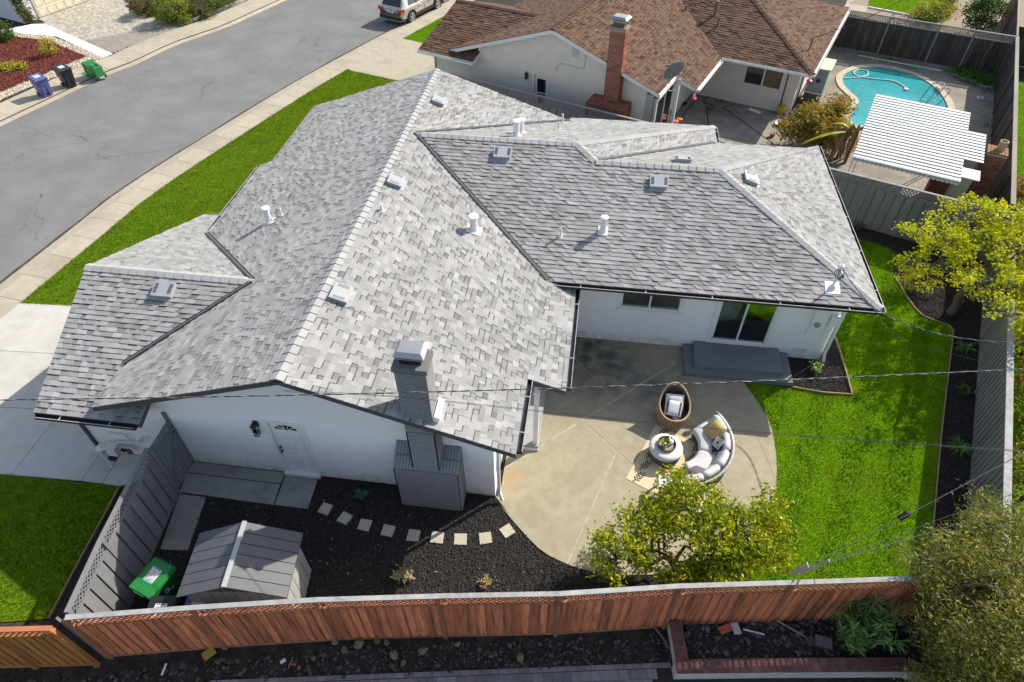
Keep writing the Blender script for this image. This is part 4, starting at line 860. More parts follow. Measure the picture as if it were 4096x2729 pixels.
# ================================================================ shed
M_shed = mat('grey_resin', (.115, .118, .126), (.10, .103, .11), 4, rough=.55, spec=.35, rnd=.05); M_shedw = mat('taupe_resin', (.36, .355, .345), (.32, .315, .305), 4, rough=.55, rnd=.05); M_grv = mat('panel_groove', (.03, .03, .032), (.025, .025, .027), 6, rough=.8)
shed = thing('garden_shed', 'grey resin garden shed with ribbed gable roof beside the fence', 'shed', (-6.8, 5.7, 0))
ang = math.radians(7.5); ca, sa = math.cos(ang), math.sin(ang); sc_ = np.array((-6.74, 5.66, 0)); SHM = np.array([[ca, -sa, 0], [sa, ca, 0], [0, 0, 1]])
def shp(x, y, z): return sc_+SHM@np.array((x, y, z))
hx, hy, ze, zr = 1.02, .60, 1.62, 2.05     # ridge runs along local y
b = MB(); wv_ = [shp(-hx, -hy, 0), shp(hx, -hy, 0), shp(hx, hy, 0), shp(-hx, hy, 0), shp(-hx, -hy, ze), shp(hx, -hy, ze), shp(hx, hy, ze), shp(-hx, hy, ze), shp(0, -hy, zr-.05), shp(0, hy, zr-.05)]
b.add(wv_, [(0, 1, 5, 8, 4), (1, 2, 6, 5), (2, 3, 7, 9, 6), (3, 0, 4, 7)]); b.build('wall_core', M_grv, shed)
for i in range(8):      # upright wall panels
    t0 = -hx+2*hx*i/8; 
    for sy_ in (-1, 1): piece('wall_panel', shp(t0+hx/8, sy_*(hy+.008), ze/2-.03), (hx/4-.018, .03, ze-.07), M_shedw, shed, rz=ang)
for i in range(5):
    t0 = -hy+2*hy*i/5
    for sx in (-1, 1): piece('wall_panel', shp(sx*(hx+.008), t0+hy/5, ze/2-.04), (.03, 2*hy/5-.018, ze-.09), M_shedw, shed, rz=ang)
for sy_ in (-1, 1):
    gb = MB(); y_ = sy_*(hy+.02); gb.add([shp(-hx-.02, y_, ze-.02), shp(hx+.02, y_, ze-.02), shp(0, y_, zr-.03), shp(-hx-.02, y_-sy_*.03, ze-.02), shp(hx+.02, y_-sy_*.03, ze-.02), shp(0, y_-sy_*.03, zr-.03)], [(0, 1, 2), (5, 4, 3), (0, 3, 4, 1), (1, 4, 5, 2), (2, 5, 3, 0)]); gb.build('gable_panel', M_shed, shed)
ov = .14; NPN = 6
for sx in (-1, 1):
    for i in range(NPN):
        y0, y1 = -hy-ov+(2*hy+2*ov)*i/NPN+.008, -hy-ov+(2*hy+2*ov)*(i+1)/NPN-.008
        xa, xb = sx*.02, sx*(hx+ov); za, zb_ = zr, ze-(zr-ze)*ov/hx
        V = [shp(xa, y0, za), shp(xb, y0, zb_), shp(xb, y1, zb_), shp(xa, y1, za)]; V += [v-np.array((0, 0, .045)) for v in V]
        Fs = [(0, 1, 2, 3), (7, 6, 5, 4), (0, 4, 5, 1), (1, 5, 6, 2), (2, 6, 7, 3), (3, 7, 4, 0)]; Fs = [f[::-1] for f in Fs] if sx < 0 else Fs
        fast('roof_panel', V, [f[::-1] for f in Fs] if False else Fs, M_shed, shed)
    xa, xb = sx*.03, sx*(hx+ov-.01); za, zb_ = zr-.03, ze-(zr-ze)*ov/hx-.03
    V = [shp(xa, -hy-ov+.01, za), shp(xb, -hy-ov+.01, zb_), shp(xb, hy+ov-.01, zb_), shp(xa, hy+ov-.01, za)]; fast('roof_underlay', V, [(0, 1, 2, 3)], M_grv, shed)
MB().bar(shp(0, -hy-ov, zr+.015), shp(0, hy+ov, zr+.015), .09, .045).build('ridge_cap', mat('pale_resin', (.42, .42, .42), (.38, .38, .38), 5, rough=.35, spec=.5), shed)
# ================================================================ gas meter at the garage wall
t = thing('gas_meter', 'white painted gas meter with bent pipes at the garage wall', 'gas meter', (-12.3, 8.7, 0)); P_ = lambda n_, x, y, z: tuple(g(n_, x, y, z))
MB().box((-12.05, 8.72, .52), (.26, .22, .3)).build('meter_box', M_pipe, t); MB().lathe([(.02, 0), (.14, .02), (.15, .06), (.05, .09)], (-12.35, 8.70, .55), 14).build('regulator', M_pipe, t)
MB().tube(smooth_poly([(-12.65, 8.66, .75), (-12.45, 8.62, .55), (-12.25, 8.55, .25), (-12.2, 8.5, 0)], 4, False), .03, 8).build('riser', M_pipe, t); MB().tube([(-12.05, 8.78, .72), (-11.85, 8.85, .72), (-11.3, 8.9, .72), (-11.2, 8.92, .95), (-11.0, 8.93, .95)], .024, 8).build('pipe', M_pipe, t)
MB().tube([(-12.1, 8.9, 1.0), (-11.6, 8.9, 1.0), (-11.55, 8.9, .74)], .022, 8).build('pipe', M_pipe, t); MB().box((-11.8, 8.75, .5), (.08, .05, .12)).build('dial', M_blk, t); MB().box((-11.68, 8.78, .42), (.16, .03, .2)).build('tag_plate', M_fascia, t)
# ================================================================ the brown-roofed neighbour (its lot is turned 21 degrees)
U2, V2 = np.array((.931, -.365)), np.array((.365, .931)); NRZ = math.atan2(-.365, .931)
def uv(u, v, z=0.0): p = U2*u+V2*v; return np.array((p[0], p[1], z))
def guv(n, x, y, vc): d = ray(n, x, y); return CP+d*(vc/(V2@d[:2]))
def gu(n, x, y, uc): d = ray(n, x, y); return CP+d*((uc)/(U2@d[:2]))
def upl(a, bu, cv): return (a, bu*U2[0]+cv*V2[0], bu*U2[1]+cv*V2[1])
UVP = {'R': [(-12.7, 26.3), (-7.55, 26.3), (-7.55, 28.36), (-6.55, 28.36), (-6.55, 32.1), (-11.6, 37.1), (-12.7, 38.2)], 'L': [(-12.7, 26.3), (-12.7, 40), (-18.5, 40), (-18.5, 33.3), (-15.05, 29.6), (-18.2, 26.3)],
       'GN': [(-19.7, 25.95), (-16.6, 25.95), (-16.6, 28), (-15.05, 29.6), (-19.7, 29.6)], 'GF': [(-19.7, 29.6), (-15.05, 29.6), (-18.5, 33.2), (-19.7, 33.2)],
       'WN': [(-6.6, 32.2), (-2.4, 32.2), (-7.3, 37.1), (-11.6, 37.1)], 'WE': [(-7.3, 37.1), (-2.4, 32.2), (-2.4, 42)], 'WF': [(-7.3, 37.1), (-2.4, 42), (-14, 42), (-11.6, 37.1)]}
NPL = {'R': upl(4.5-.34*12.7, -.34, 0), 'L': upl(4.5+.34*12.7, .34, 0), 'GN': upl(2.5-.33*25.95, 0, .33), 'GF': upl(3.7+.33*29.6, 0, -.33), 'WN': upl(2.45-.34*32.2, 0, .34), 'WE': upl(4.12-.34*7.3, -.34, 0), 'WF': upl(4.12+.34*37.1, 0, -.34)}
NP = {k: [tuple(uv(u, v)[:2]) for u, v in P] for k, P in UVP.items()}
M_bsh = mat('brown_shingle', (.135, .076, .05), (.082, .05, .036), 50, rough=.92, spec=.15, tone=1.15, c3=(.115, .07, .052), s3=.5, bump=.4, bscale=150, bdist=.004)
M_bcap = mat('brown_ridge_cap', (.11, .065, .048), (.075, .046, .036), 50, rough=.92, spec=.15, rnd=.3); M_cream = mat('cream_stucco', (.72, .66, .575), (.66, .605, .53), 2, rough=.9, bump=.2, bscale=120, bdist=.006)
M_trim = mat('white_trim', (.74, .73, .70), (.68, .67, .64), 4, rough=.55)
nh = thing('neighbour_house', 'cream stucco house with brown shingle roof and red brick chimney', 'house', tuple(uv(-10, 31)))
nroof = deck(NP, NPL, nh, M_deck, M_trim, th=.16); shingles(NP, NPL, nroof, M_bsh, expo=.16, wmin=.12, wmax=.36, rec_p=.35, seed=9)
def np_(k, u, v): p = uv(u, v); p[2] = pz(NPL[k], p[0], p[1]); return p
caps(np_('R', -12.7, 26.3), np_('R', -12.7, 38), NPL['R'], NPL['L'], nroof, M_bcap, step=.3, lift=.035); caps(np_('WN', -2.4, 32.2), np_('WN', -7.3, 37.1), NPL['WE'], NPL['WN'], nroof, M_bcap, step=.3, lift=.035); caps(np_('GN', -19.7, 29.6), np_('GN', -15.05, 29.6), NPL['GN'], NPL['GF'], nroof, M_bcap, step=.3)
gutter(np_('WN', -6.6, 32.2), np_('WN', -2.4, 32.2), -V2, nh); gutter(np_('R', -6.55, 28.4), np_('R', -6.55, 32.0), U2, nh); gutter(np_('GN', -19.7, 25.95), np_('GN', -16.6, 25.95), -V2, nh); gutter(np_('WE', -2.4, 32.2), np_('WE', -2.4, 41.8), U2, nh)
for o in [c for c in nh.children if c.name.startswith('gutter')]:
    o.data.materials[0] = M_trim
# walls
b = MB(); VW = 26.65
def nwall(u0, v0, u1, v1, z0, z1a, z1b=None, mid=None, th=.15):
    z1b = z1a if z1b is None else z1b; A, Bq = uv(u0, v0), uv(u1, v1); d = (Bq-A)/np.linalg.norm(Bq-A); nn_ = np.array((-d[1], d[0], 0))*th
    top = [(A, z1a)]+([(uv(*mid[:2]), mid[2])] if mid else [])+[(Bq, z1b)]
    pts = [A+(0, 0, z0), Bq+(0, 0, z0)]+[p+(0, 0, z) for p, z in top[::-1]]; n = len(pts); b.add(pts+[p+nn_ for p in pts], [list(range(n)), list(range(n, 2*n))[::-1]]+[(i, n+i, n+(i+1) % n, (i+1) % n) for i in range(n)])
zN = lambda u: 4.5-.34*abs(u+12.7)-.18
DRu = sorted([(U2@guv(3, x, 700, VW)[:2]) for x in (292, 408)]); dz1 = guv(3, 350, 638, VW)[2]
nwall(-16.7, VW, DRu[0], VW, -.1, zN(-16.7), zN(DRu[0])); nwall(DRu[0], VW, DRu[1], VW, dz1, zN(DRu[0]), zN(DRu[1]), (-12.7, VW, zN(-12.7)) if DRu[0] < -12.7 < DRu[1] else None)
nwall(DRu[1], VW, -8.25, VW, -.1, zN(DRu[1]), zN(-8.25), (-12.7, VW, zN(-12.7)) if DRu[1] < -12.7 else None)
WV = 33.2; wu0, wu1 = U2@guv(3, 2085, 600, WV)[:2], U2@guv(4, 285, 650, WV)[:2]; wz0, wz1 = guv(4, 100, 670, WV)[2], guv(3, 2200, 500, WV)[2]
print('WZ', wz0, wz1, wu0, wu1); wz1 = 2.3; wz0 = 1.05
nwall(-7.9, WV, wu0, WV, -.1, 2.6); nwall(wu0, WV, wu1, WV, -.1, wz0); nwall(wu0, WV, wu1, WV, wz1, 2.6); nwall(wu1, WV, -2.98, WV, -.1, 2.6); nwall(-2.98, WV+.15, -2.98, 41, -.1, 2.6); nwall(-19.3, 26.65, -16.7, 26.65, -.1, 2.5); nwall(-19.3, 33, -19.3, 26.65, -.1, 2.5); nwall(-7.9, 28.9, -7.9, WV, -.1, 2.65)
b.build('wall', M_cream, nh)
def uvbox(mb_, u, v, z, su, sv_, sz): mb_.box(uv(u, v, z), (su, sv_, sz), rz=NRZ); return mb_
# corner panels by the glazed side
uvbox(MB(), -8.07, VW+.02, 1.25, .34, .06, 2.5).build('trim_panel', mat('grey_trim', (.42, .42, .42), (.38, .38, .38), 5, rough=.7), nh); uvbox(MB(), -7.8, VW+.0, 1.2, .12, .1, 2.4).build('corner_post', MATS['grey_trim'], nh)
gd = MB(); [uvbox(gd, -7.75, VW+.05+t*2.2, 1.15, .05, .06, 2.3) for t in (0, .5, 1)]; [uvbox(gd, -7.75, VW+1.15, z, .05, 2.2, .07) for z in (.06, 2.28)]; gdo = gd.build('patio_door', M_trim, nh)
uvbox(MB(), -7.76, VW+1.15, 1.15, .012, 2.1, 2.2).build('pane', mat('dark_window', (.012, .014, .015), (.02, .022, .024), 3, rough=.06, spec=.9), gdo)
# window
wo_ = MB(); [uvbox(wo_, (wu0+wu1)/2, WV-.01, z, wu1-wu0+.12, .1, .07) for z in (wz0, wz1)]; [uvbox(wo_, u, WV-.01, (wz0+wz1)/2, .07, .1, wz1-wz0+.06) for u in (wu0, (wu0+wu1)/2, wu1)]; wnd = wo_.build('window', M_trim, nh)
uvbox(MB(), (wu0*3+wu1)/4, WV+.04, (wz0+wz1)/2, (wu1-wu0)/2-.06, .012, wz1-wz0-.05).build('pane', MATS['dark_window'], wnd); uvbox(MB(), (wu0+wu1*3)/4, WV+.05, (wz0+wz1)/2, (wu1-wu0)/2-.06, .012, wz1-wz0-.05).build('blind_pane', mat('tan_blind', (.17, .115, .06), (.13, .09, .045), 12, rough=.3, spec=.5, stretch=(8, 8, .4)), wnd)
# side door, lamp, gable vent
dm = (DRu[0]+DRu[1])/2; dw = DRu[1]-DRu[0]; dd = uvbox(MB(), dm, VW+.05, (dz1)/2, dw-.04, .05, dz1).build('side_door', M_trim, nh); [uvbox(MB(), dm, VW+.018, z, dw*.6, .02, .62).build('door_pane', MATS['dark_window'], dd) for z in (dz1-.5, dz1-1.2)]
for u in (DRu[0]-.04, DRu[1]+.04): uvbox(MB(), u, VW-.012, dz1/2, .08, .04, dz1+.08).build('door_casing', M_trim, dd)
pv = guv(3, 640, 440, VW); vt = MB().box(pv+np.array((0, 0, 0))-np.array((*V2, 0))*.01, (.36, .03, .52), rz=NRZ).build('gable_vent', M_trim, nh)
for i in range(8): MB().box(pv-np.array((*V2, 0))*.03+np.array((0, 0, -.21+.06*i)), (.32, .02, .03), rz=NRZ).build('louvre', mat('vent_tan', (.45, .42, .36), (.4, .38, .33), 8, rough=.7), vt)
pl_ = guv(3, 230, 630, VW); t = thing('wall_lantern', 'small dark lantern on the cream neighbour wall beside its side door', 'wall lamp', tuple(pl_-np.array((*V2, 0))*.06)); MB().lathe([(.03, -.2), (.07, -.18), (.08, .05), (.03, .12)], pl_-np.array((*V2, 0))*.09, 6).build('lamp_cage', M_blk, t); MB().lathe([(.1, .03), (.02, .16)], pl_-np.array((*V2, 0))*.09, 6).build('lamp_cap', M_blk, t)
MB().tube(smooth_poly([guv(3, x, y, VW-.02) for x, y in ((728, 455), (722, 520), (705, 578), (640, 570), (570, 548), (505, 540), (490, 560), (488, 600), (470, 585), (475, 570))], 4, False), .009, 4).build('loose_cable', mat('grey_cable', (.3, .29, .27), (.26, .25, .24), 5, rough=.6), nh)
# brick chimney
M_rb = mat('red_brick', (.30, .10, .06), (.20, .068, .042), 14, rough=.85, rnd=.5, c3=(.36, .17, .11), s3=4); M_mo = mat('pale_mortar', (.40, .33, .27), (.34, .28, .23), 12, rough=.9)
cl = [U2@guv(3, x, 860, VW-.42)[:2] for x in (878, 1000)]; ct = guv(3, 985, 250, VW-.42)[2]; cb = guv(3, 935, 862, VW-.42)[2]; u0c, u1c = cl[0]-.02, cl[0]+.66
nc = thing('brick_chimney', 'red brick chimney on the cream neighbour gable wall', 'chimney', tuple(uv((u0c+u1c)/2, VW-.3)))
def uvbricks(root, u0, u1, v0, v1, z0, z1, m, faces, cap, bl=.21, bh=.07, jt=.012, dp=.03):
    n = int((z1-z0)/(bh+jt)); cnt = 0; fld = MB()
    for i in range(n-1, -1, -1):
        z = z0+(i+.5)*(bh+jt)
        for fc in faces:
            lo, hi = (u0, u1) if fc == 'f' else (v0, v1); t = lo-(bl+jt)*.5*(i % 2)
            while t < hi-.02:
                a, e = max(t, lo), min(t+bl, hi); t += bl+jt
                if e-a < .03: continue
                c, sz = (uv((a+e)/2, v0+dp/2, z), (e-a, dp, bh)) if fc == 'f' else ((uv(u1-dp/2, (a+e)/2, z), (dp, e-a, bh)) if fc == 'r' else (uv(u0+dp/2, (a+e)/2, z), (dp, e-a, bh)))
                cnt += 1
                if cnt <= cap: piece('brick', c, sz, m, root, rz=NRZ)
                else: fld.box(c, sz, rz=NRZ)
    if fld.v: o_ = fld.build('bricks', m, root); o_['kind'] = 'stuff'
b = MB(); uvbox(b, (u0c+u1c)/2, VW-.22, ct/2, u1c-u0c-.02, .42, ct); uvbox(b, (u0c+u1c)/2-.05, VW-.45, cb/2-.01, 1.78, .92, cb-.02); b.build('mortar_core', M_mo, nc)
uvbricks(nc, u0c, u1c, VW-.435, VW, cb, ct, M_rb, 'fr', 300); uvbricks(nc, (u0c+u1c)/2-.95, (u0c+u1c)/2+.85, VW-.92, VW, .5, cb, M_rb, 'fr', 0)
tb_ = MB(); [uvbox(tb_, (u0c+u1c)/2-.95+.105*(i+.5), VW-.92+.22*(j+.5), cb+.012, .094, .21, .03) for i in range(17) for j in range(4)]; o = tb_.build('hearth_bricks', M_rb, nc); o['kind'] = 'stuff'
uvbox(MB(), (u0c+u1c)/2, VW-.22, ct+.05, u1c-u0c+.08, .54, .1).build('chimney_crown', mat('old_mortar', (.27, .24, .19), (.2, .18, .14), 10, rough=.95), nc); uvbox(MB(), (u0c+u1c)/2, VW-.22, ct+.2, .5, .36, .2).build('flue_skirt', mat('rusty_metal', (.2, .11, .05), (.1, .06, .03), 12, rough=.7), nc)
cc_ = uv((u0c+u1c)/2, VW-.22, ct+.34); uvbox(MB(), (u0c+u1c)/2, VW-.22, ct+.32, .62, .5, .03).build('cap_tray', M_mtl, nc)
b = MB(); k = [SHM*0 for _ in ()]; Mz = np.array([[math.cos(NRZ), -math.sin(NRZ), 0], [math.sin(NRZ), math.cos(NRZ), 0], [0, 0, 1]]); Vc = [(-.36, -.3, .06), (.36, -.3, .06), (.36, .3, .06), (-.36, .3, .06), (-.26, -.2, .15), (.26, -.2, .15), (.26, .2, .15), (-.26, .2, .15)]
b.add([cc_+Mz@np.array(q) for q in Vc], [(0, 3, 2, 1), (4, 5, 6, 7), (0, 1, 5, 4), (1, 2, 6, 5), (2, 3, 7, 6), (3, 0, 4, 7)]); b.build('rain_cap', mat('dull_zinc', (.38, .40, .41), (.3, .31, .32), 6, rough=.5, metal=.4), nc)
# roof pipes
M_bp = mat('brown_pipe', (.20, .12, .10), (.15, .09, .075), 6, rough=.6)
for x, y, r, h, c in ((1565, 115, .05, .38, False), (1820, 130, .07, .6, True), (1845, 225, .05, .42, False)): p = gp(3, x, y, NPL['WN']); flue(p, NPL['WN'], nroof, r, h, c, M_bp)
pm = gp(4, 500, 430, NPL['WE']); flue(pm, NPL['WE'], nroof, .035, .6, False, M_bp, 'service_mast')
# ---- back yard concrete, pool
M_deckc = mat('old_concrete', (.30, .27, .225), (.22, .20, .17), 2.5, rough=.9, bump=.2, bscale=100, c3=(.15, .135, .115), s3=.7, lo3=.45, hi3=.75)
sheet('pool_deck', [tuple(uv(u, v)[:2]) for u, v in ((-7.9, 25.45), (6.1, 25.45), (5.9, 43), (-2.9, 43), (-2.9, 33.2), (-7.9, 33.2))], .0, M_deckc)
for a, c in (((3, 1750, 940), (3, 1770, 1060)), ((3, 1890, 910), (3, 2331, 1230)), ((3, 1650, 860), (3, 1500, 1040)), ((3, 2000, 880), (3, 1890, 910))):
    A, C_ = g(*a, .004), g(*c, .004); o = MB().bar(A, C_, .05, .006).build('deck_joint', M_dark); tag(o, kind='structure')
POOL = smooth_poly(gpoly(4, [(782, 672), (815, 630), (900, 592), (1000, 578), (1130, 580), (1270, 608), (1400, 650), (1520, 715), (1610, 800), (1655, 870), (1670, 935), (1610, 1010), (1400, 1090), (1180, 1110), (1000, 1080), (880, 1060), (850, 1000), (880, 930), (918, 880), (905, 838), (850, 785), (800, 735)]), 4)
def water():
    k = NT('pool_water'); b_ = k.b; b_.inputs['Roughness'].default_value = .04; b_.inputs['Specular IOR Level'].default_value = .5; b_.inputs['IOR'].default_value = 1.33
    v = k.pos(); col = k.mix(k.noise(v, .5, 3, lo=.3, hi=.7), (.02, .24, .27), (.045, .34, .36)); col = k.mix(k.noise(v, 5, 4, lo=.55, hi=.75), col, (.08, .42, .43)); k.l(col, b_.inputs['Base Color']); k.bump(k.noise(v, 7, 4, lo=0, hi=1, dist=.6), .6, .06); return k.m
sheet('pool_water', POOL, .012, water())
cen = np.mean(POOL, 0); PO = offset(POOL+POOL[:1], .34)[:-1]; PI_ = np.array(POOL)
sgn = 1 if np.mean(np.linalg.norm(PO-cen, axis=1)) > np.mean(np.linalg.norm(PI_-cen, axis=1)) else -1
PO = offset(POOL+POOL[:1], .34*sgn)[:-1]; PI_ = offset(POOL+POOL[:1], -.0)[:-1]; M_cop = mat('pool_coping', (.50, .43, .32), (.42, .36, .27), 6, rough=.85, rnd=.12)
cp = tag(fast('pool_coping', [(p[0], p[1], .006) for p in PO]+[(p[0], p[1], .006) for p in PI_], [(i, (i+1) % len(PO), len(PO)+(i+1) % len(PO), len(PO)+i) for i in range(len(PO))], M_dark), kind='structure')
for i in range(0, len(PO), 2):
    j = (i+2) % len(PO); m_ = (i+1) % len(PO); q = [PO[i], PO[m_], PO[j], PI_[j], PI_[m_], PI_[i]]; c = np.mean(q, 0); MB().prism([tuple(c+(p-c)*.985) for p in q], .008, .06).build('coping_stone', M_cop, cp)
M_hose = mat('pale_hose', (.55, .66, .70), (.5, .6, .64), 6, rough=.5)
t = thing('pool_hose', 'pale floating cleaner hose looped on the pool water', 'hose', tuple(g(4, 950, 650, .03))); MB().tube(smooth_poly([g(4, x, y, .04) for x, y in ((780, 665), (860, 662), (950, 652), (1000, 630), (985, 600), (920, 592), (878, 612), (900, 640), (980, 660), (1080, 672), (1200, 685), (1270, 712), (1320, 750))], 6, False), .035, 6).build('hose', M_hose, t); MB().box(g(4, 1325, 758, .05), (.2, .2, .08), rz=.5).build('hose_head', M_hose, t)
# hand rails
M_ss = mat('stainless_rail', (.62, .6, .56), (.5, .48, .45), 5, rough=.18, metal=.9)
t = thing('pool_ladder', 'pair of bent steel hand rails at the pool edge', 'pool ladder', tuple(g(4, 1640, 740)))
for dx in (0, 45):
    P3 = [g(4, 1560+dx*.85, 700+dx, .05), g(4, 1565+dx*.85, 712+dx, .6), g(4, 1625+dx*.85, 705+dx, .75), g(4, 1665+dx*.8, 720+dx, .55), g(4, 1660+dx*.8, 730+dx, .05)]; MB().tube(smooth_poly(P3, 5, False), .025, 8).build('rail', M_ss, t)
b = MB(); b.bar(g(4, 1575, 735, .12), g(4, 1615, 780, .12), .08, .03); b.build('tread', M_ss, t)
t = thing('skimmer_ring', 'small white pool skimmer ring lying on the shaded deck', 'ring', tuple(g(4, 1953, 830))); b = MB(); pr_ = g(4, 1953, 830, .02); b.tube([pr_+np.array((.14*math.cos(a), .14*math.sin(a), 0)) for a in np.linspace(0, 6.283, 17)], .03, 6); b.build('ring', M_white, t); MB().lathe([(.01, 0), (.1, .004), (.01, .008)], pr_, 12).build('core', M_blk, t)
# ---- patio cover of pressed aluminium pans
M_alu = mat('white_aluminium', (.62, .62, .615), (.55, .55, .54), 3, rough=.4, spec=.5, rnd=.06, c3=(.55, .53, .5), s3=1.5, lo3=.6, hi3=.85); pc = thing('patio_cover', 'white ribbed aluminium patio cover beside the pool', 'patio cover', tuple(uv(2.2, 28.5)))
NPAN = 24; v0_, v1_ = 25.62, 31.5
for i in range(NPAN):
    v = v0_+(i+.5)*(v1_-v0_)/NPAN; w_ = (v1_-v0_)/NPAN; u1_ = 4.68 if 27.4 < v < 29.75 else 4.03
    z = 2.38+.012*(v-v0_); piece('roof_pan', uv((.38+u1_)/2, v, z), (u1_-.38, w_*.60, .022), M_alu, pc, rz=NRZ); piece('pan_rib', uv((.38+u1_)/2, v+w_*.5, z-.03), (u1_-.38, w_*.56, .02), mat('alu_groove_shade', (.24, .238, .235), (.19, .19, .188), 3, rough=.6), pc, rz=NRZ)  # groove strips coloured darker to stand in for shadow lines between pans
b = MB()
for i in range(24): p = uv(.4+(i+.5)*3.62/24, v0_-.02, 2.36); b.cyl(p+np.array((*-V2, 0))*.0+np.array((0, 0, -.06)), p+np.array((*V2*.03, -.06)), .078, .078, 10)
uvbox(b, 2.2, v0_-.005, 2.34, 3.66, .03, .10); b.build('scalloped_valance', mat('valance', (.62, .65, .62), (.56, .6, .57), 4, rough=.6), pc)
for u, v in ((.5, 25.8), (.5, 31.3), (3.9, 31.3)): [uvbox(MB(), u+dx, v, 1.18, .035, .035, 2.36).build('post', M_alu, pc) for dx in (-.07, .07)]
for v in (25.9, 28.5, 31.2): uvbox(MB(), 2.2, v, 2.28, 3.6, .06, .1).build('beam', M_alu, pc)
uvbox(MB(), 4.35, 26.6, 2.25, .62, .75, .05).build('small_roof', M_alu, pc); uvbox(MB(), 4.2, 26.55, 1.15, .5, .7, 2.2).build('side_panel', mat('olive_panel', (.33, .33, .22), (.28, .28, .18), 4, rough=.7), pc)
# brick barbecue with flue
bq0 = g(4, 2000, 1310, 2.3); ub, vb = U2@bq0[:2], V2@bq0[:2]
bb = thing('brick_barbecue', 'tall red brick barbecue with round clay flue beside the patio cover', 'barbecue', tuple(uv(ub+.35, vb+.3))); b = MB(); uvbox(b, ub+.35, vb+.35, 1.18, .68, .68, 2.36); b.build('mortar_core', M_mo, bb); uvbricks(bb, ub, ub+.7, vb, vb+.7, 0, 2.36, M_rb, 'fl', 300)
tb_ = MB(); [uvbox(tb_, ub+.055+.118*i, vb+.12+.23*j, 2.385, .106, .22, .05) for i in range(6) for j in range(3)]; o = tb_.build('top_bricks', mat('burnt_brick', (.28, .15, .07), (.18, .1, .05), 9, rough=.9), bb); o['kind'] = 'stuff'
MB().lathe([(.15, 0), (.15, .36), (.115, .36), (.115, .05)], uv(ub+.42, vb+.42, 2.4), 14).build('clay_flue', mat('clay', (.45, .31, .17), (.38, .26, .14), 8, rough=.85), bb)
uvbox(MB(), ub-.7, vb+.2, .5, 1.2, .7, 1.0).build('counter', M_rb, bb); o = uvbox(MB(), 1.55, 26.6, .45, .55, .4, .5).build('cool_box', mat('turquoise', (.1, .5, .48), (.08, .42, .4), 5, rough=.5)); tag(o, 'turquoise cool box under the patio cover', 'cool box')
# air conditioner, tool cabinet
pa = g(4, 525, 800, .45); t = thing('air_conditioner', 'round-topped air conditioning unit beside the neighbour wall', 'air conditioner', (pa[0], pa[1], 0)); pa[2] = 0
MB().box(pa+(0, 0, .32), (.72, .72, .64), rz=NRZ).build('casing', mat('ac_grey', (.10, .10, .10), (.07, .07, .07), 9, rough=.6), t); MB().box(pa+(0, 0, .67), (.78, .78, .06), rz=NRZ).build('top_panel', mat('ac_cream', (.6, .58, .5), (.5, .48, .42), 5, rough=.6), t); MB().lathe([(.01, 0), (.27, .002), (.27, .015), (.01, .02)], pa+(0, 0, .702), 18).build('fan_grille', M_blk, t)
MB().lathe([(.01, 0), (.08, .0), (.08, .02), (.01, .03)], pa+(0, 0, .722), 12).build('fan_hub', MATS['ac_cream'], t)
pk = g(4, 560, 640, 1.6); t = thing('tool_cabinet', 'tall grey cabinet with cream top against the neighbour end wall', 'cabinet', (pk[0]+.3, pk[1], 0)); pk = np.array((pk[0]+.45, pk[1]+.85, 0))
MB().box(pk+(0, 0, .9), (.8, 1.3, 1.8), rz=NRZ).build('body', mat('cabinet_grey', (.27, .30, .31), (.22, .25, .26), 4, rough=.6), t); MB().box(pk+(0, 0, 1.83), (.95, 1.45, .06), rz=NRZ).build('lid', mat('cabinet_cream', (.62, .57, .46), (.52, .47, .38), 4, rough=.7), t)
for dy in (-.35, .1, .5): MB().box(pk+Mz@np.array((-.405, dy, .9)), (.02, .03, 1.7), rz=NRZ).build('door_seam', M_fascia, t)
pch = MB(); pcc = pk+Mz@np.array((0.05, -.66, 1.25)); pch.cyl(pcc, pcc+Mz@np.array((0, -.02, 0)), .1, .1, 14); pch.build('round_vent', M_blk, t)
# satellite dish on its pole
pp = guv(3, 1485, 870, 26.2); pz_top = guv(3, 1510, 700, 26.2)[2]; px_ = pp[:2]; t = thing('satellite_dish', 'grey satellite dish on a tall wooden pole in front of the brown roof', 'satellite dish', (*px_, 0))
MB().box((px_[0], px_[1], pz_top/2), (.13, .13, pz_top), rz=NRZ).build('pole', mat('pale_pole', (.5, .49, .46), (.42, .41, .38), 3, rough=.8, stretch=(6, 6, .6)), t)
dc = guv(3, 1485, 610, 26.2); ax = np.array((-.55, .75, .36)); ax /= np.linalg.norm(ax); e1 = np.cross(ax, (0, 0, 1)); e1 /= np.linalg.norm(e1); e2 = np.cross(e1, ax); Vd = []; nr_ = 5; ns_ = 20
for sgn_ in (0, .02):
    for i in range(nr_+1):
        for j in range(ns_): rr = i/nr_; a = 2*math.pi*j/ns_; Vd.append(dc+e1*(.5*rr*math.cos(a))+e2*(.45*rr*math.sin(a))+ax*(.10*rr*rr-sgn_))
Fd = [(i*ns_+j, i*ns_+(j+1) % ns_, (i+1)*ns_+(j+1) % ns_, (i+1)*ns_+j) for i in range(nr_) for j in range(ns_)]; off2 = (nr_+1)*ns_; Fd += [tuple(q+off2 for q in f[::-1]) for f in Fd]+[(nr_*ns_+j, nr_*ns_+(j+1) % ns_, off2+nr_*ns_+(j+1) % ns_, off2+nr_*ns_+j) for j in range(ns_)]
fast('dish', Vd, Fd, mat('dish_grey', (.17, .175, .18), (.13, .135, .14), 5, rough=.5), t, smooth=False)
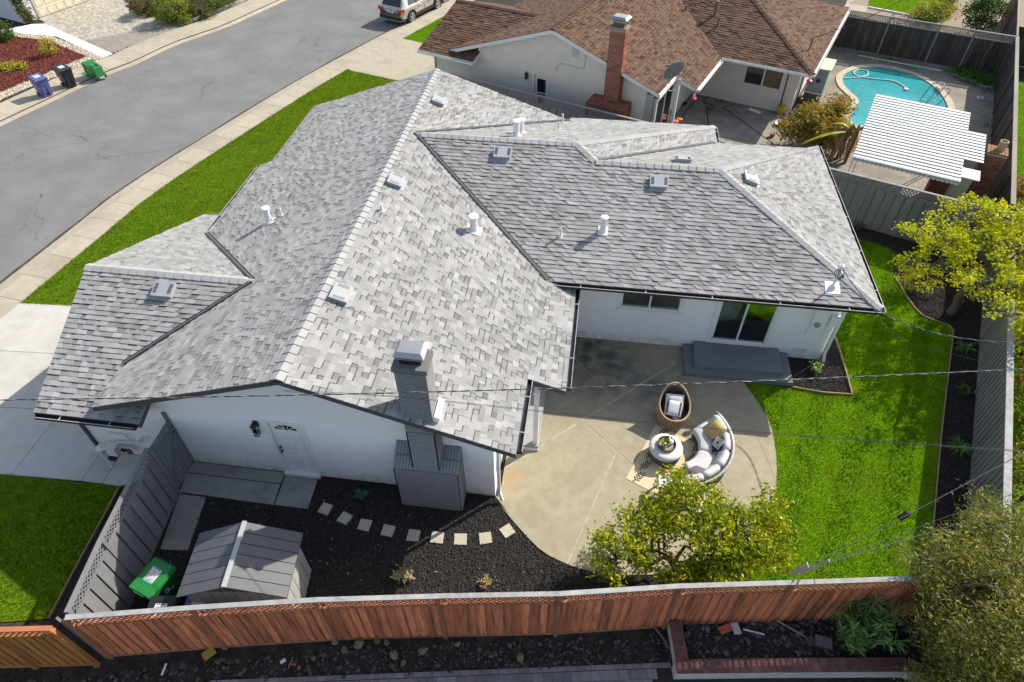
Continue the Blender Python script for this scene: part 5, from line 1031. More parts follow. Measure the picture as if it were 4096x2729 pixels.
lp = dc+ax*.5-e2*.1; MB().tube([dc-e2*.36, dc-e2*.3+ax*.2, lp], .02, 6).build('feed_arm', M_mtl, t); MB().box(lp, (.09, .12, .07)).build('feed_horn', MATS['dish_grey'], t); MB().box((px_[0], px_[1], pz_top+.05), (.16, .16, .2)).build('bracket', M_mtl, t); MB().tube(smooth_poly([dc, dc+np.array((-.3, 0, -.35)), dc+np.array((-.1, -.1, -.75)), dc+np.array((.25, 0, -.6)), np.array((px_[0], px_[1], pz_top-.3))], 5, False), .012, 5).build('cable', M_white, t)
pa_ = dc+np.array((-.45, -.2, -.35)); MB().tube([(px_[0], px_[1], pz_top-.1), tuple(pa_)], .016, 5).build('aerial_boom', M_mtl, t); [MB().tube([pa_+np.array((.15*k, .05*k, .05*k))-np.array((0, .0, .22)), pa_+np.array((.15*k, .05*k, .05*k))+np.array((0, 0, .22))], .01, 5).build('aerial_rod', M_mtl, t) for k in (0, 1, 2)]
# rain chain, feeders, pot, clutter
M_pink = mat('feeder_red', (.75, .03, .12), (.65, .02, .1), 6, rough=.3)
def feeder(label, p):
    t = thing('bird_feeder', label, 'bird feeder', tuple(p), 'red bird feeders'); MB().lathe([(.02, 0), (.12, .01), (.13, .05), (.05, .08)], p, 12).build('dish', M_pink, t); MB().lathe([(.05, .08), (.055, .28), (.03, .32)], p, 10).build('bottle', mat('feeder_glass', (.7, .72, .72), (.6, .62, .62), 5, rough=.1), t); MB().lathe([(.06, .26), (.05, .32)], p, 8).build('collar', M_pink, t); MB().tube([p+np.array((0, 0, .32)), p+np.array((0, 0, .75))], .006, 4).build('wire', M_blk, t)
feeder('red bird feeder hanging from the brown roof corner near the dish', gu(3, 1640, 840, -6.6)); feeder('red bird feeder hanging in front of the grey cabinet', gu(4, 500, 690, -2.4))
t = thing('rain_chain', 'dark cup rain chain hanging at the neighbour house corner', 'rain chain', tuple(g(4, 255, 900)))
ra, rb_ = np_('WN', -3.5, 32.1), g(4, 255, 900, .3); ra = guv(4, 345, 565, 32.15)
for i in range(16): p = ra+(rb_-ra)*(i/15); MB().lathe([(.015, -.05), (.05, .04), (.055, .05)], p, 7).build('cup', M_blk, t)
t = thing('yellow_pot', 'yellow glazed pot catching the rain chain', 'pot', tuple(g(4, 250, 960))); p = g(4, 250, 965); MB().lathe([(.14, 0), (.19, .25), (.2, .42), (.17, .42), (.15, .3)], p, 14).build('pot', mat('yellow_glaze', (.62, .43, .03), (.5, .34, .02), 8, rough=.4), t)
o = MB().lathe([(.09, 0), (.13, .18), (.11, .18), (.02, .15)], g(4, 185, 1160), 12).build('clay_pot', mat('terracotta', (.3, .14, .07), (.24, .11, .05), 8, rough=.85)); tag(o, 'small terracotta pot on the neighbour concrete', 'pot')
o = MB().lathe([(.05, 0), (.2, .05), (.22, .12), (.19, .15), (.1, .1)], g(4, 240, 1065), 9).build('metal_basin', M_ss); tag(o, 'crumpled shiny basin beside the orange-leaved bush', 'basin')
o = MB().box(g(3, 2158, 940, .04), (.62, .2, .05), rz=NRZ+.2-.5).build('white_board', M_white); tag(o, 'short white board lying on the neighbour patio', 'board')
t = thing('garden_hose', 'black garden hose coiled on the neighbour patio', 'hose', tuple(g(3, 1800, 880))); MB().tube(smooth_poly([g(3, x, y, .03) for x, y in ((1815, 745), (1812, 800), (1830, 850), (1890, 860), (1870, 830), (1780, 815), (1735, 840), (1740, 875), (1810, 890), (1815, 915), (1770, 930), (1750, 915), (1790, 900))], 5, False), .022, 5).build('hose', M_blk, t)
t = thing('toy_crate', 'pale box of coloured toys beside the pole', 'box', tuple(g(3, 1410, 985, .2))); pb = g(3, 1420, 1000, .25); pb[2] = 0; MB().box(pb+(0, 0, .2), (.5, .4, .4), rz=NRZ).build('box', mat('cardboard_yellow', (.6, .55, .33), (.52, .47, .28), 5, rough=.8), t)
for i, c in enumerate(((.6, .05, .1), (.6, .4, .03), (.3, .05, .3), (.05, .3, .1), (.6, .2, .3))): MB().lathe([(.02, 0), (.09, .05), (.07, .13), (.01, .15)], pb+np.array((-.15+.075*i, .1*math.sin(i*2), .42)), 8).build('toy', mat('toy_%d' % i, c, None, 5, rough=.4), t)
t = thing('flower_pot', 'pink and orange flower pots at the foot of the dish pole', 'flower pot', tuple(g(3, 1490, 1010, .2))); pq = g(3, 1480, 1025, .3); pq[2] = 0
for i, c in enumerate(((.6, .15, .15), (.55, .2, .02))): MB().lathe([(.1, 0), (.15, .3), (.1, .32)], pq+np.array((.05+.2*i, .25*i, 0)), 10).build('pot', mat('potc_%d' % i, c, None, 6, rough=.6), t)
for i, (x, y, c) in enumerate(((1560, 855, (.05, .25, .3)), (1530, 890, (.02, .02, .02)), (1560, 880, (.015, .015, .015)), (1610, 775, (.4, .02, .03)))):
    o = MB().lathe([(.04, 0), (.16, .01), (.14, .06), (.03, .08)], g(3, x, y), 9).build('garden_tray', mat('tray_%d' % i, c, None, 8, rough=.6)); tag(o, ['teal dish on the shaded neighbour patio', 'black tray nearest the red brick chimney on the patio', 'black tray next to the teal dish', 'red bowl by the neighbour patio door'][i], 'tray')
# ================================================================ across the street
M_rm = mat('red_bark', (.20, .055, .035), (.11, .03, .02), 25, rough=.95, bump=.6, bscale=50, bdist=.03); M_wg = mat('pale_gravel_bed', (.55, .48, .38), (.42, .36, .28), 25, rough=.95, bump=.6, bscale=60, bdist=.03)
RED = gpoly(1, [(-120, 300), (60, 302), (150, 318), (300, 335), (430, 345), (510, 392), (738, 482), (300, 668), (0, 792), (-120, 840)]); GRV = gpoly(1, [(-120, 250), (70, 258), (200, 292), (380, 300), (490, 330), (870, 490), (832, 508), (300, 720), (0, 848), (-120, 900)])
sheet('gravel_border', GRV, -.012, M_wg); sheet('red_bark_bed', RED, -.006, M_rm)
M_redchip = mat('red_bark_chips', (.22, .06, .04), (.13, .035, .025), 30, rough=.9, tone=1.1); M_pebble = mat('pale_pebbles', (.66, .58, .46), (.5, .42, .33), 30, rough=.85, tone=.7)
chips('red_bark_chips', 'red bark chips in the front bed across the street', RED, 260, .11, M_redchip, (), -.004, .4)
chips('pale_pebbles', 'pale pebbles bordering the red bed across the street', GRV, 420, .085, M_pebble, (RED,), -.008, .8)
wk = slab('white_path', gpoly(1, [(70, 258), (95, 238), (270, 205), (382, 203), (952, 455), (870, 488), (485, 312), (370, 297), (200, 291)]), -.05, .01, mat('white_concrete', (.74, .75, .76), (.69, .70, .71), 3, rough=.8))
PAV = gpoly(1, [(312, 143), (388, 203), (955, 452), (1500, 241), (1540, 206), (1090, 42), (1040, 0), (1000, -60), (700, -60), (770, 0)])
pv_ = sheet('paver_driveway', PAV, -.02, mat('paver_joint', (.14, .125, .10), (.1, .09, .075), 10, rough=.95)); M_pv = mat('grey_pavers', (.42, .385, .32), (.35, .32, .265), 5, rough=.9, rnd=.25, tone=.5)
dA = g(1, 955, 452)[:2]-g(1, 388, 203)[:2]; dA /= np.linalg.norm(dA); dB = np.array((-dA[1], dA[0])); o0 = g(1, 955, 452)[:2]; pa_ = np.array(PAV); ka, kb = (pa_-o0)@dA, (pa_-o0)@dB; rz_ = math.atan2(dA[1], dA[0]); cnt = []; 
for j, bb_ in enumerate(np.arange(kb.min(), kb.max(), .125)):
    for i, aa_ in enumerate(np.arange(ka.min()-(.12 if j % 2 else 0), ka.max(), .245)): cnt.append(o0+dA*(aa_+.12)+dB*(bb_+.06))
cnt = np.array(cnt); cnt = cnt[inpoly(cnt, PAV)]; dd_ = np.linalg.norm(np.c_[cnt, np.zeros(len(cnt))]-CP, axis=1); order = np.argsort(dd_); fld = MB()
for k, i in enumerate(order):
    c = (*cnt[i], -.012)
    if k < 300: piece('paver', c, (.228, .108, .04), M_pv, pv_, rz=rz_)
    else: fld.box(c, (.228, .108, .04), rz=rz_, tone=random.random())
o = fld.build('pavers', M_pv, pv_, tone=True); o['kind'] = 'stuff'
# house with panelled garage door
G0, G1, G2 = g(1, -150, 100)[:2], g(1, 208, 197)[:2], g(1, 770, 0)[:2]; d1 = (G2-G1)/np.linalg.norm(G2-G1); n1 = np.array((-d1[1], d1[0])); G3 = G1+d1*9
fh = thing('far_house', 'pale house corner with garage across the street', 'house', (*G1, 0)); MB().prism([tuple(G0), tuple(G1), tuple(G3), tuple(G3+n1*7), tuple(G0+n1*7)], -.1, 2.9).build('wall', mat('grey_white_stucco', (.62, .63, .64), (.56, .57, .58), 3, rough=.9), fh)
M_gd = mat('cream_garage_door', (.66, .60, .46), (.6, .545, .42), 4, rough=.5); gs = np.linalg.norm(g(1, 300, 143)[:2]-G1)-.1; rzg = math.atan2(d1[1], d1[0]); c0_ = G1+d1*(gs+2.5)-n1*.03; gdo = MB().box((*c0_, 1.1), (5.0, .06, 2.2), rz=rzg).build('garage_door', M_gd, fh)
for r in range(4):
    for c in range(8):
        cc_ = G1+d1*(gs+.35+c*.615)-n1*.065; o_ = MB(); zc = .29+r*.54
        for a, e, w_, h_ in ((0, .2, .5, .03), (0, -.2, .5, .03), (.24, 0, .03, .4), (-.24, 0, .03, .4)): o_.box((*(cc_+d1*a), zc+e), (w_, .03, h_), rz=rzg)
        o_.box((*cc_, zc), (.4, .025, .3), rz=rzg); o_.build('door_panel', M_gd, gdo)
MB().box((*(G1+d1*(gs+2.5)-n1*.05), .012), (5.2, .06, .03), rz=rzg).build('threshold', M_blk, fh)
# low kerb wall round the hedge bed
t = thing('bed_kerb', 'low concrete kerb round the hedge bed across the street', 'kerb', tuple(g(1, 1540, 205))); P3 = [g(1, x, y, .06) for x, y in ((1075, 42), (1300, 118), (1535, 205), (1640, 170), (1800, 105), (2030, 15), (2100, -20))]; M_kb = mat('grey_kerb', (.34, .33, .31), (.28, .27, .25), 5, rough=.9)
for a, c in zip(P3, P3[1:]): barpiece('kerb_piece', a, c, .14, .16, M_kb, t)
sheet('hedge_bed', gpoly(1, [(1075, 42), (1300, 118), (1535, 205), (1640, 170), (1800, 105), (2030, 15), (2060, -60), (1050, -60)]), -.01, M_soil)
# ================================================================ parked car
def car():
    d = np.array((.385, .923)); lf = np.array((-.923, .385)); O = np.array((-12.16, 41.98))+lf*.80-d*.93; z0 = -.1
    def W(x, y, z): p = O+d*x+lf*y; return np.array((p[0], p[1], z0+z))
    t = thing('parked_car', 'silver sport utility car parked at the near kerb', 'car', tuple(W(2.3, 0, 0)))
    M_p = mat('silver_paint', (.56, .53, .46), (.54, .51, .445), 3, rough=.28, metal=.55, spec=.5, coat=.6); M_bk = mat('black_plastic', (.02, .02, .021), (.025, .025, .025), 6, rough=.6); M_gl = mat('car_glass', (.012, .014, .016), (.01, .011, .012), 3, rough=.05, spec=.9); M_red = mat('tail_red', (.45, .005, .008), (.35, .004, .006), 8, rough=.15, spec=.7, coat=.5); M_ch = mat('alloy', (.6, .6, .6), (.5, .5, .5), 5, rough=.25, metal=.9)
    top = lambda x: float(np.interp(x, [0, .05, .16, .5, .85, 1.6, 2.4, 2.85, 3.5, 3.9, 4.4, 4.62], [.78, 1.02, 1.10, 1.55, 1.63, 1.66, 1.64, 1.56, 1.14, 1.08, .98, .7])); hwb = lambda x: float(np.interp(x, [0, .12, .5, 4.0, 4.4, 4.62], [.80, .90, .94, .94, .86, .7])); rf = lambda x: float(np.interp(x, [0, .15, .5, .9, 2.6, 3.4, 3.7, 4.62], [.80, .84, .66, .62, .62, .72, .84, .66]))
    xs = [0, .05, .16, .32, .5, .68, .85, 1.2, 1.6, 2.0, 2.4, 2.65, 2.85, 3.1, 3.3, 3.5, 3.9, 4.2, 4.4, 4.55, 4.62]; V = []
    for x in xs:
        T, hb, r_ = top(x), hwb(x), rf(x); bl = min(1.02, T-.02); half = [(hb*.92, .30), (hb*.99, .45), (hb, .70), (hb*.985, .88), (hb*.955, bl), (r_+(hb*.95-r_)*.12, max(bl+.005, T-.06)), (r_*.9, T-.015), (0, T)]
        row = [(y, z) for y, z in half]+[(-y, z) for y, z in half[-2::-1]]; V += [W(x, y, z) for y, z in row]
    n = 15; Fs = [(i*n+j, i*n+j+1, (i+1)*n+j+1, (i+1)*n+j) for i in range(len(xs)-1) for j in range(n-1)]+[list(range(n)), list(range((len(xs)-1)*n, len(xs)*n))[::-1]]; fast('body', V, Fs, M_p, t, smooth=True)
    # dark lower cladding and bumper
    b = MB(); b.box(W(2.3, 0, .33), (4.3, 1.80, .2), rz=math.atan2(d[1], d[0])); b.build('underbody', M_bk, t); b = MB(); b.box(W(.06, 0, .44), (.16, 1.72, .17), rz=math.atan2(d[1], d[0])); b.build('rear_bumper', M_bk, t); b = MB(); b.box(W(.03, 0, .31), (.12, 1.1, .07), rz=math.atan2(d[1], d[0])); b.build('skid_plate', M_ch, t)
    def panel(name, pts, m, parent=t): fast(name, [W(*p) for p in pts], [list(range(len(pts)))], m, parent)
    e = .012
    panel('rear_window', [(.15-e, .70, 1.12), (.15-e, -.70, 1.12), (.47-e*2, -.60, 1.53), (.47-e*2, .60, 1.53)], M_gl)
    for sd_ in (-1, 1):
        y0 = .955*.94+e*.8; pts = [(.75, y0*.985, 1.08), (1.55, y0*.99, 1.06), (2.35, y0*.99, 1.05), (3.15, y0*.985, 1.05), (2.6, .70, 1.50), (1.6, .69, 1.57), (.95, .69, 1.55)]
        panel('side_window', [(x, y*(-sd_), z) for x, y, z in pts][::sd_], M_gl)
        for xx in (1.55, 2.35): b = MB(); b.bar(W(xx, -sd_*(y0+.004), 1.04), W(xx, -sd_*.71, 1.55), .06, .02, up=(*lf, 0)); b.build('door_pillar', M_bk, t)
        b = MB(); b.box(W(.07, -sd_*.74, .90), (.2, .34, .15), rz=math.atan2(d[1], d[0])); b.box(W(.16, -sd_*.86, .92), (.28, .10, .18), rz=math.atan2(d[1], d[0])); b.build('tail_light', M_red, t)
        b = MB(); b.box(W(.0, -sd_*.72, .58), (.05, .22, .04), rz=math.atan2(d[1], d[0])); b.build('reflector', M_red, t)
        b = MB(); b.bar(W(.9, -sd_*.935, .40), W(3.75, -sd_*.935, .40), .05, .16); b.build('sill_cladding', M_bk, t)
        b = MB(); [b.bar(W(x, -sd_*.957, .80), W(x, -sd_*.95, .42), .012, .01, up=(*d, 0)) for x in (1.3, 2.3, 3.35)]; b.build('door_seam', M_bk, t)
        for x in (1.75, 2.75): b = MB(); b.bar(W(x, -sd_*.965, .86), W(x+.2, -sd_*.965, .86), .03, .03); b.build('door_handle', M_p, t)
        b = MB(); b.bar(W(.9, -sd_*.60, 1.66), W(2.6, -sd_*.60, 1.67), .04, .04); b.build('roof_rail', M_bk, t)
        for x in (.93, 3.72):
            ya = -sd_*.955; arch = MB(); arch.tube([W(x+.42*math.cos(a), ya, .36+.42*math.sin(a)) for a in np.linspace(-.15, math.pi+.15, 13)], .045, 6); arch.build('wheel_arch', M_bk, t)
            arch = MB(); arch.cyl(W(x, -sd_*.70, .38), W(x, -sd_*.949, .38), .42, .42, 20); arch.build('wheel_well', M_bk, t)
            wv = MB(); wv.cyl(W(x, -sd_*.72, .36), W(x, -sd_*.965, .36), .36, .35, 20); wo = wv.build('wheel', mat('tyre', (.02, .02, .02), (.03, .03, .03), 8, rough=.85), t)
            rim = MB(); rim.tube([W(x+.235*math.cos(a), -sd_*.972, .36+.235*math.sin(a)) for a in np.linspace(0, 2*math.pi, 21)], .018, 6)
            for k in range(5):
                a = k*2*math.pi/5+.3; [rim.bar(W(x+.04*math.cos(a), -sd_*.975, .36+.04*math.sin(a)), W(x+.235*math.cos(a+q), -sd_*.972, .36+.235*math.sin(a+q)), .045, .02, up=(*lf, 0)) for q in (-.16, .16)]
            rim.cyl(W(x, -sd_*.962, .36), W(x, -sd_*.982, .36), .055, .05, 10); rim.build('rim', M_ch, wo)
    b = MB(); b.box(W(.018, .0, .80), (.06, .52, .13), rz=math.atan2(d[1], d[0])); pl = b.build('licence_plate', M_white, t); b = MB(); [b.box(W(-.014, -.18+.06*k, .80), (.01, .035, .065), rz=math.atan2(d[1], d[0])) for k in range(7)]; b.build('plate_characters', M_fascia, pl)
    b = MB(); b.cyl(W(.03, 0, 1.0), W(.0, 0, 1.0), .045, .045, 12); b.build('round_emblem', M_ch, t); b = MB(); b.bar(W(.15, .28, 1.15), W(.13, -.25, 1.16), .03, .03); b.build('wiper', M_bk, t); b = MB(); b.cyl(W(.0, .62, .30), W(.12, .62, .30), .045, .045, 10); b.build('tail_pipe', M_ch, t)
car()
# ================================================================ patio furniture
M_cush = mat('pale_grey_cushion', (.56, .555, .55), (.51, .505, .50), 14, rough=.95, bump=.2, bscale=300, bdist=.003); M_cush2 = mat('light_cushion', (.64, .63, .61), (.6, .59, .57), 14, rough=.95); M_rat = mat('tan_rattan', (.58, .42, .25), (.42, .29, .17), 30, rough=.7, rnd=.4); M_ratd = mat('dark_rattan', (.13, .09, .065), (.09, .06, .045), 30, rough=.8); M_gwk = mat('grey_wicker', (.12, .115, .11), (.06, .058, .056), 60, rough=.8, stretch=(1, 1, 3))
ZP = .03
# rug with printed branches
rA, rB, rd = np.array((1.66, 9.94)), np.array((2.5, 11.86)), np.array((.905, -.425)); rv = (rB-rA)/np.linalg.norm(rB-rA); rug = thing('patio_rug', 'beige outdoor rug with black branch print under the seating', 'rug', (*((rA+rB)/2+rd*1.5), ZP))
fast('rug_cloth', [(*rA, ZP+.012), (*rB, ZP+.012), (*(rB+rd*2.15), ZP+.012), (*(rA+rd*2.15), ZP+.012), (*rA, ZP), (*rB, ZP), (*(rB+rd*2.15), ZP), (*(rA+rd*2.15), ZP)], [(3, 2, 1, 0), (0, 1, 5, 4), (1, 2, 6, 5), (2, 3, 7, 6), (3, 0, 4, 7)], mat('rug_beige', (.62, .52, .34), (.56, .465, .30), 18, rough=.95, stretch=(30, 2, 1)), rug)
M_prt = mat('rug_print', (.02, .02, .022), (.03, .03, .03), 20, rough=.95)
for i in range(4):
    for j in range(5):
        b = MB(); c = rA+rd*(.28+.5*i)+rv*(.22+.44*j+(.2 if i % 2 else 0)); ax_ = rv*.93+rd*.35; ax_ /= np.linalg.norm(ax_); sx_ = np.array((ax_[1], -ax_[0])); z = ZP+.014
        if (c-rA)@rv > 2.0: continue
        for k in range(4):
            p = c+ax_*(-.13+.075*k)
            for s2 in (-1, 1): b.bar((*p, z), (*(p+sx_*s2*.085+ax_*.075), z), .03, .004)
        b.box((*(c-ax_*.19), z), (.045, .045, .004)); b.box((*(c+ax_*.2), z), (.045, .045, .004)); b.build('branch_print', M_prt, rug)
# round ottoman with tray
oc = np.array((2.69, 10.83, ZP)); t = thing('round_ottoman', 'round wicker ottoman with thick pale cushion on the rug', 'ottoman', tuple(oc))
MB().lathe([(.36, 0.02), (.42, .08), (.435, .2), (.42, .3), (.3, .31)], oc, 32).build('wicker_base', M_gwk, t, smooth=True); MB().lathe([(.05, .28), (.40, .285), (.445, .32), (.455, .37), (.43, .42), (.36, .445), (.2, .45), (.02, .45)], oc, 36).build('cushion', M_cush2, t, smooth=True)
tr = oc+np.array((.0, .02, .45)); t = thing('round_tray', 'round woven tray on the ottoman', 'tray', tuple(tr)); MB().lathe([(.24, .0), (.25, .02), (.255, .075), (.235, .075), (.23, .02), (.01, .012)], tr, 28).build('woven_rim', M_ratd, t); MB().lathe([(.01, .012), (.225, .014), (.225, .018), (.01, .02)], tr, 24).build('tray_base', mat('grey_slats', (.33, .28, .23), (.2, .17, .14), 3, rough=.8, stretch=(22, 2, 1)), t)
pt = tr+np.array((-.05, -.05, .02)); t = thing('potted_plant', 'white pot with small green and yellow plant on the tray', 'plant', tuple(pt)); MB().lathe([(.06, 0), (.09, .1), (.085, .12), (.07, .12), (.05, .1)], pt, 16).build('pot', M_white, t)
n = 70; a = rng.uniform(0, 6.28, n); C = pt+np.c_[.02*np.cos(a), .02*np.sin(a), np.full(n, .12)]; dd = np.c_[np.cos(a), np.sin(a), rng.uniform(.3, 1.6, n)]; dd /= np.linalg.norm(dd, axis=1)[:, None]; L = rng.uniform(.10, .19, n)[:, None]; s2 = np.c_[-np.sin(a), np.cos(a), 0*a]*.018
fast('leaves', np.stack([C, C+dd*L*.5+s2, C+dd*L, C+dd*L*.5-s2], 1).reshape(-1, 3), np.arange(4*n).reshape(n, 4), leaf_mat('house_plant', (.03, .22, .03), (.4, .35, .02)), t, tone=rng.random(n))
lt = tr+np.array((.08, .17, .02)); t = thing('wire_lantern', 'small black wire cage lantern on the tray', 'lantern', tuple(lt)); b = MB(); [b.bar(lt+np.array((.06*i, .06*j, 0)), lt+np.array((.04*i, .04*j, .17)), .007, .007) for i in (-1, 1) for j in (-1, 1)]; [b.bar(lt+np.array((x0, y0, z)), lt+np.array((x1, y1, z)), .007, .007) for z, q in ((.0, .06), (.17, .04)) for x0, y0, x1, y1 in ((-q, -q, q, -q), (q, -q, q, q), (q, q, -q, q), (-q, q, -q, -q))]; b.build('cage', M_blk, t); MB().lathe([(.03, 0), (.03, .07)], lt, 10).build('candle', M_white, t)
o = MB().lathe([(.05, 0), (.07, .05), (.06, .12), (.02, .14)], tr+np.array((.11, .05, .02)), 12).build('white_vase', M_white); tag(o, 'small white vase beside the plant on the tray', 'vase')
# rattan tub chair
cc = np.array((2.93, 12.08, ZP)); t = thing('rattan_chair', 'high-backed tan rattan tub chair at the shadow edge', 'chair', tuple(cc)); faceA = math.radians(96); N = 46
def rim(a):
    k = (1+math.cos(a))/2; return .48+.62*k**1.9, .43+.02*math.cos(a), .07*k
Vb, Vm, Vr = [], [], []
for i in range(N):
    a = 2*math.pi*i/N; zr_, rr, bk = rim(a); dr = np.array((math.cos(faceA+a), math.sin(faceA+a), 0)); fw_ = np.array((math.cos(faceA), math.sin(faceA), 0)); rr2 = rr*(1-.10*max(0, math.cos(a)))
    Vb.append(cc+dr*.36+(0, 0, .04)); Vm.append(cc+dr*.445+(0, 0, .34)); Vr.append(cc+dr*rr2+fw_*bk+(0, 0, zr_))
fast('shell', [v*1 for v in Vb]+Vm+Vr, [(i, (i+1) % N, N+(i+1) % N, N+i) for i in range(N)]+[(N+i, N+(i+1) % N, 2*N+(i+1) % N, 2*N+i) for i in range(N)], M_ratd, t)
for i in range(N):
    b = MB(); dr = (Vm[i]-cc)*(1, 1, 0); dr = dr/np.linalg.norm(dr)*.012; b.tube([Vb[i]+dr, Vm[i]+dr, (Vm[i]+Vr[i])/2+dr*1.6, Vr[i]+dr*.3], .012, 5); b.build('cane', M_rat, t)
b = MB(); b.tube(Vr+[Vr[0]], .026, 8); b.build('rim', M_rat, t); b = MB(); b.tube(Vb+[Vb[0]], .022, 8); b.build('base_ring', M_rat, t); MB().lathe([(.01, .36), (.40, .36), (.41, .34), (.01, .32)], cc, 28).build('seat', M_ratd, t)
def pillow(name, label, c, w_, h_, th, M, m, stripes=None, group=None, sm=None):
    n = 9; V = []; M = np.asarray(M)
    for sg in (1, -1):
        for i in range(n):
            for j in range(n):
                x, y = -1+2*i/(n-1), -1+2*j/(n-1); k = max(0, (1-x**4)*(1-y**4))**.5; pin = 1-.10*(1-abs(x*y)) if max(abs(x), abs(y)) > .99 else 1; V.append(np.asarray(c)+M@np.array((x*w_/2*(1-.07*(1-y*y)*0), y*h_/2, sg*th/2*k)))
    Fs = [(i*n+j, (i+1)*n+j, (i+1)*n+j+1, i*n+j+1) for i in range(n-1) for j in range(n-1)]; Fs += [tuple(q+n*n for q in f[::-1]) for f in Fs]
    t_ = thing(name, label, 'cushion', tuple(c)); fast('cover', V, Fs, m, t_, smooth=True)
    if stripes:
        for (x0, y0, x1, y1, wd) in stripes:
            b_ = MB(); st_ = 6
            for q in range(st_):
                f0, f1 = q/st_, (q+1)/st_; pts = []
                for f in (f0, f1): x, y = x0+(x1-x0)*f, y0+(y1-y0)*f; pts.append(np.asarray(c)+M@np.array((x*w_/2, y*h_/2, th/2*max(0, (1-x**4)*(1-y**4))**.5+.004)))
                b_.bar(pts[0], pts[1], wd, .006, up=M[:, 2])
            b_.build('woven_stripe', sm, t_)
    return t_
def frame(nv, upv):
    nv = np.array(nv, float); nv /= np.linalg.norm(nv); upv = np.array(upv, float); upv -= nv*(upv@nv); upv /= np.linalg.norm(upv); return np.array([np.cross(upv, nv), upv, nv]).T
M_ppl = mat('plum_weave', (.075, .045, .07), (.05, .03, .05), 20, rough=.95)
pillow('back_cushion', 'plain white cushion at the back of the rattan chair', cc+np.array((.0, .14, .63)), .52, .48, .15, frame((.05, -.75, .66), (0, .66, .75)), mat('white_linen', (.70, .69, .67), (.64, .63, .61), 18, rough=.95))
pillow('striped_cushion', 'white cushion with dark hatched side bands on the rattan chair', cc+np.array((-.03, -.04, .60)), .46, .44, .13, frame((.0, -.55, .83), (.12, .83, .55)), MATS['white_linen'], [(sg*.78-.13, -.85+.14*k, sg*.78+.13, -.85+.14*k+.12, .018) for sg in (-1, 1) for k in range(13)], sm=M_ppl)
# curved sofa
sC = np.array((2.87, 11.05)); t = thing('curved_sofa', 'curved grey wicker sofa with pale cushions on the patio', 'sofa', (*sC, ZP))
def arcblock(name, a0, a1, r0, r1, z0, z1, m, parent, bulge=.0, n=10, lean=0.0):
    A = np.linspace(a0, a1, n); V = []
    prof = [(r0, z0), (r0-bulge*.3, (z0+z1)/2), (r0+.02+lean, z1-.03), (r0+.06+lean, z1), (r1-.06+lean, z1), (r1-.02+lean, z1-.03), (r1+bulge*.3+lean*.5, (z0+z1)/2), (r1, z0)]
    for ii, a in enumerate(A):
        k = 1 if 0 < ii < n-1 else .0
        for r, z in prof: rr = r if k else r+(np.sign((r0+r1)/2-r))*.03; zz = z if k else z0+(z-z0)*.86; V.append((sC[0]+rr*math.cos(a), sC[1]+rr*math.sin(a), ZP+zz))
    m_ = len(prof); Fs = [(i*m_+j, (i+1)*m_+j, (i+1)*m_+(j+1) % m_, i*m_+(j+1) % m_) for i in range(n-1) for j in range(m_)]+[list(range(m_)), list(range((n-1)*m_, n*m_))[::-1]]
    return fast(name, V, Fs, m, parent, smooth=True)
rad = math.radians; arcblock('wicker_base', rad(-78), rad(40), .74, 1.50, .05, .26, M_gwk, t, n=22); arcblock('back_shell', rad(-78), rad(36), 1.46, 1.54, .05, .66, M_gwk, t, n=22)
for a0, a1 in ((-14, 40), (-68, -15)): arcblock('seat_cushion', rad(a0), rad(a1), .72, 1.36, .26, .42, M_cush, t, .08, 14)
for a0, a1 in ((12, 36), (-13, 11), (-37, -14), (-60, -38), (-80, -61)): arcblock('back_cushion', rad(a0), rad(a1), 1.24, 1.44, .40, .74, M_cush, t, .12, 9, .05)
o = arcblock('frame_rail', rad(-78), rad(40), 1.54, 1.565, .60, .64, mat('pale_frame', (.45, .45, .44), (.4, .4, .39), 5, rough=.5), t, n=22)
def sp(r, a, z): return np.array((sC[0]+r*math.cos(rad(a)), sC[1]+r*math.sin(rad(a)), ZP+z))
pillow('mustard_cushion', 'mustard yellow square cushion on the curved sofa', sp(1.18, 17, .60), .50, .48, .15, frame((-.55, -.25, .75), (.7, .5, .6)), mat('mustard_weave', (.52, .39, .15), (.45, .33, .12), 25, rough=.95, stretch=(20, 20, 2)))
pillow('patterned_cushion', 'dark plum cushion with white diamond pattern on the curved sofa', sp(1.2, -3, .56), .44, .42, .14, frame((-.6, -.05, .75), (.7, -.1, .6)), M_ppl, [(-k, 0, 0, k, .016) for k in (.35, .6, .85)]+[(0, k, k, 0, .016) for k in (.35, .6, .85)]+[(k, 0, 0, -k, .016) for k in (.35, .6, .85)]+[(0, -k, -k, 0, .016) for k in (.35, .6, .85)], sm=M_white)
pillow('plum_cushion', 'plain mauve cushion at the near end of the curved sofa', sp(1.15, -62, .56), .45, .42, .15, frame((-.2, .5, .85), (.6, -.6, .5)), mat('mauve_cloth', (.17, .13, .15), (.13, .10, .12), 18, rough=.95))
b0 = np.array((2.72, 9.62, ZP)); t = thing('side_table', 'white slatted side table beneath the orange tree', 'table', tuple(b0)); [MB().box(b0+np.array((dx, dy, .22)), (.05, .05, .44)).build('leg', M_white, t) for dx in (-.22, .22) for dy in (-.22, .22)]; [MB().box(b0+np.array((0, -.2+.1*k, .46)), (.52, .085, .03)).build('slat', M_white, t) for k in range(5)]
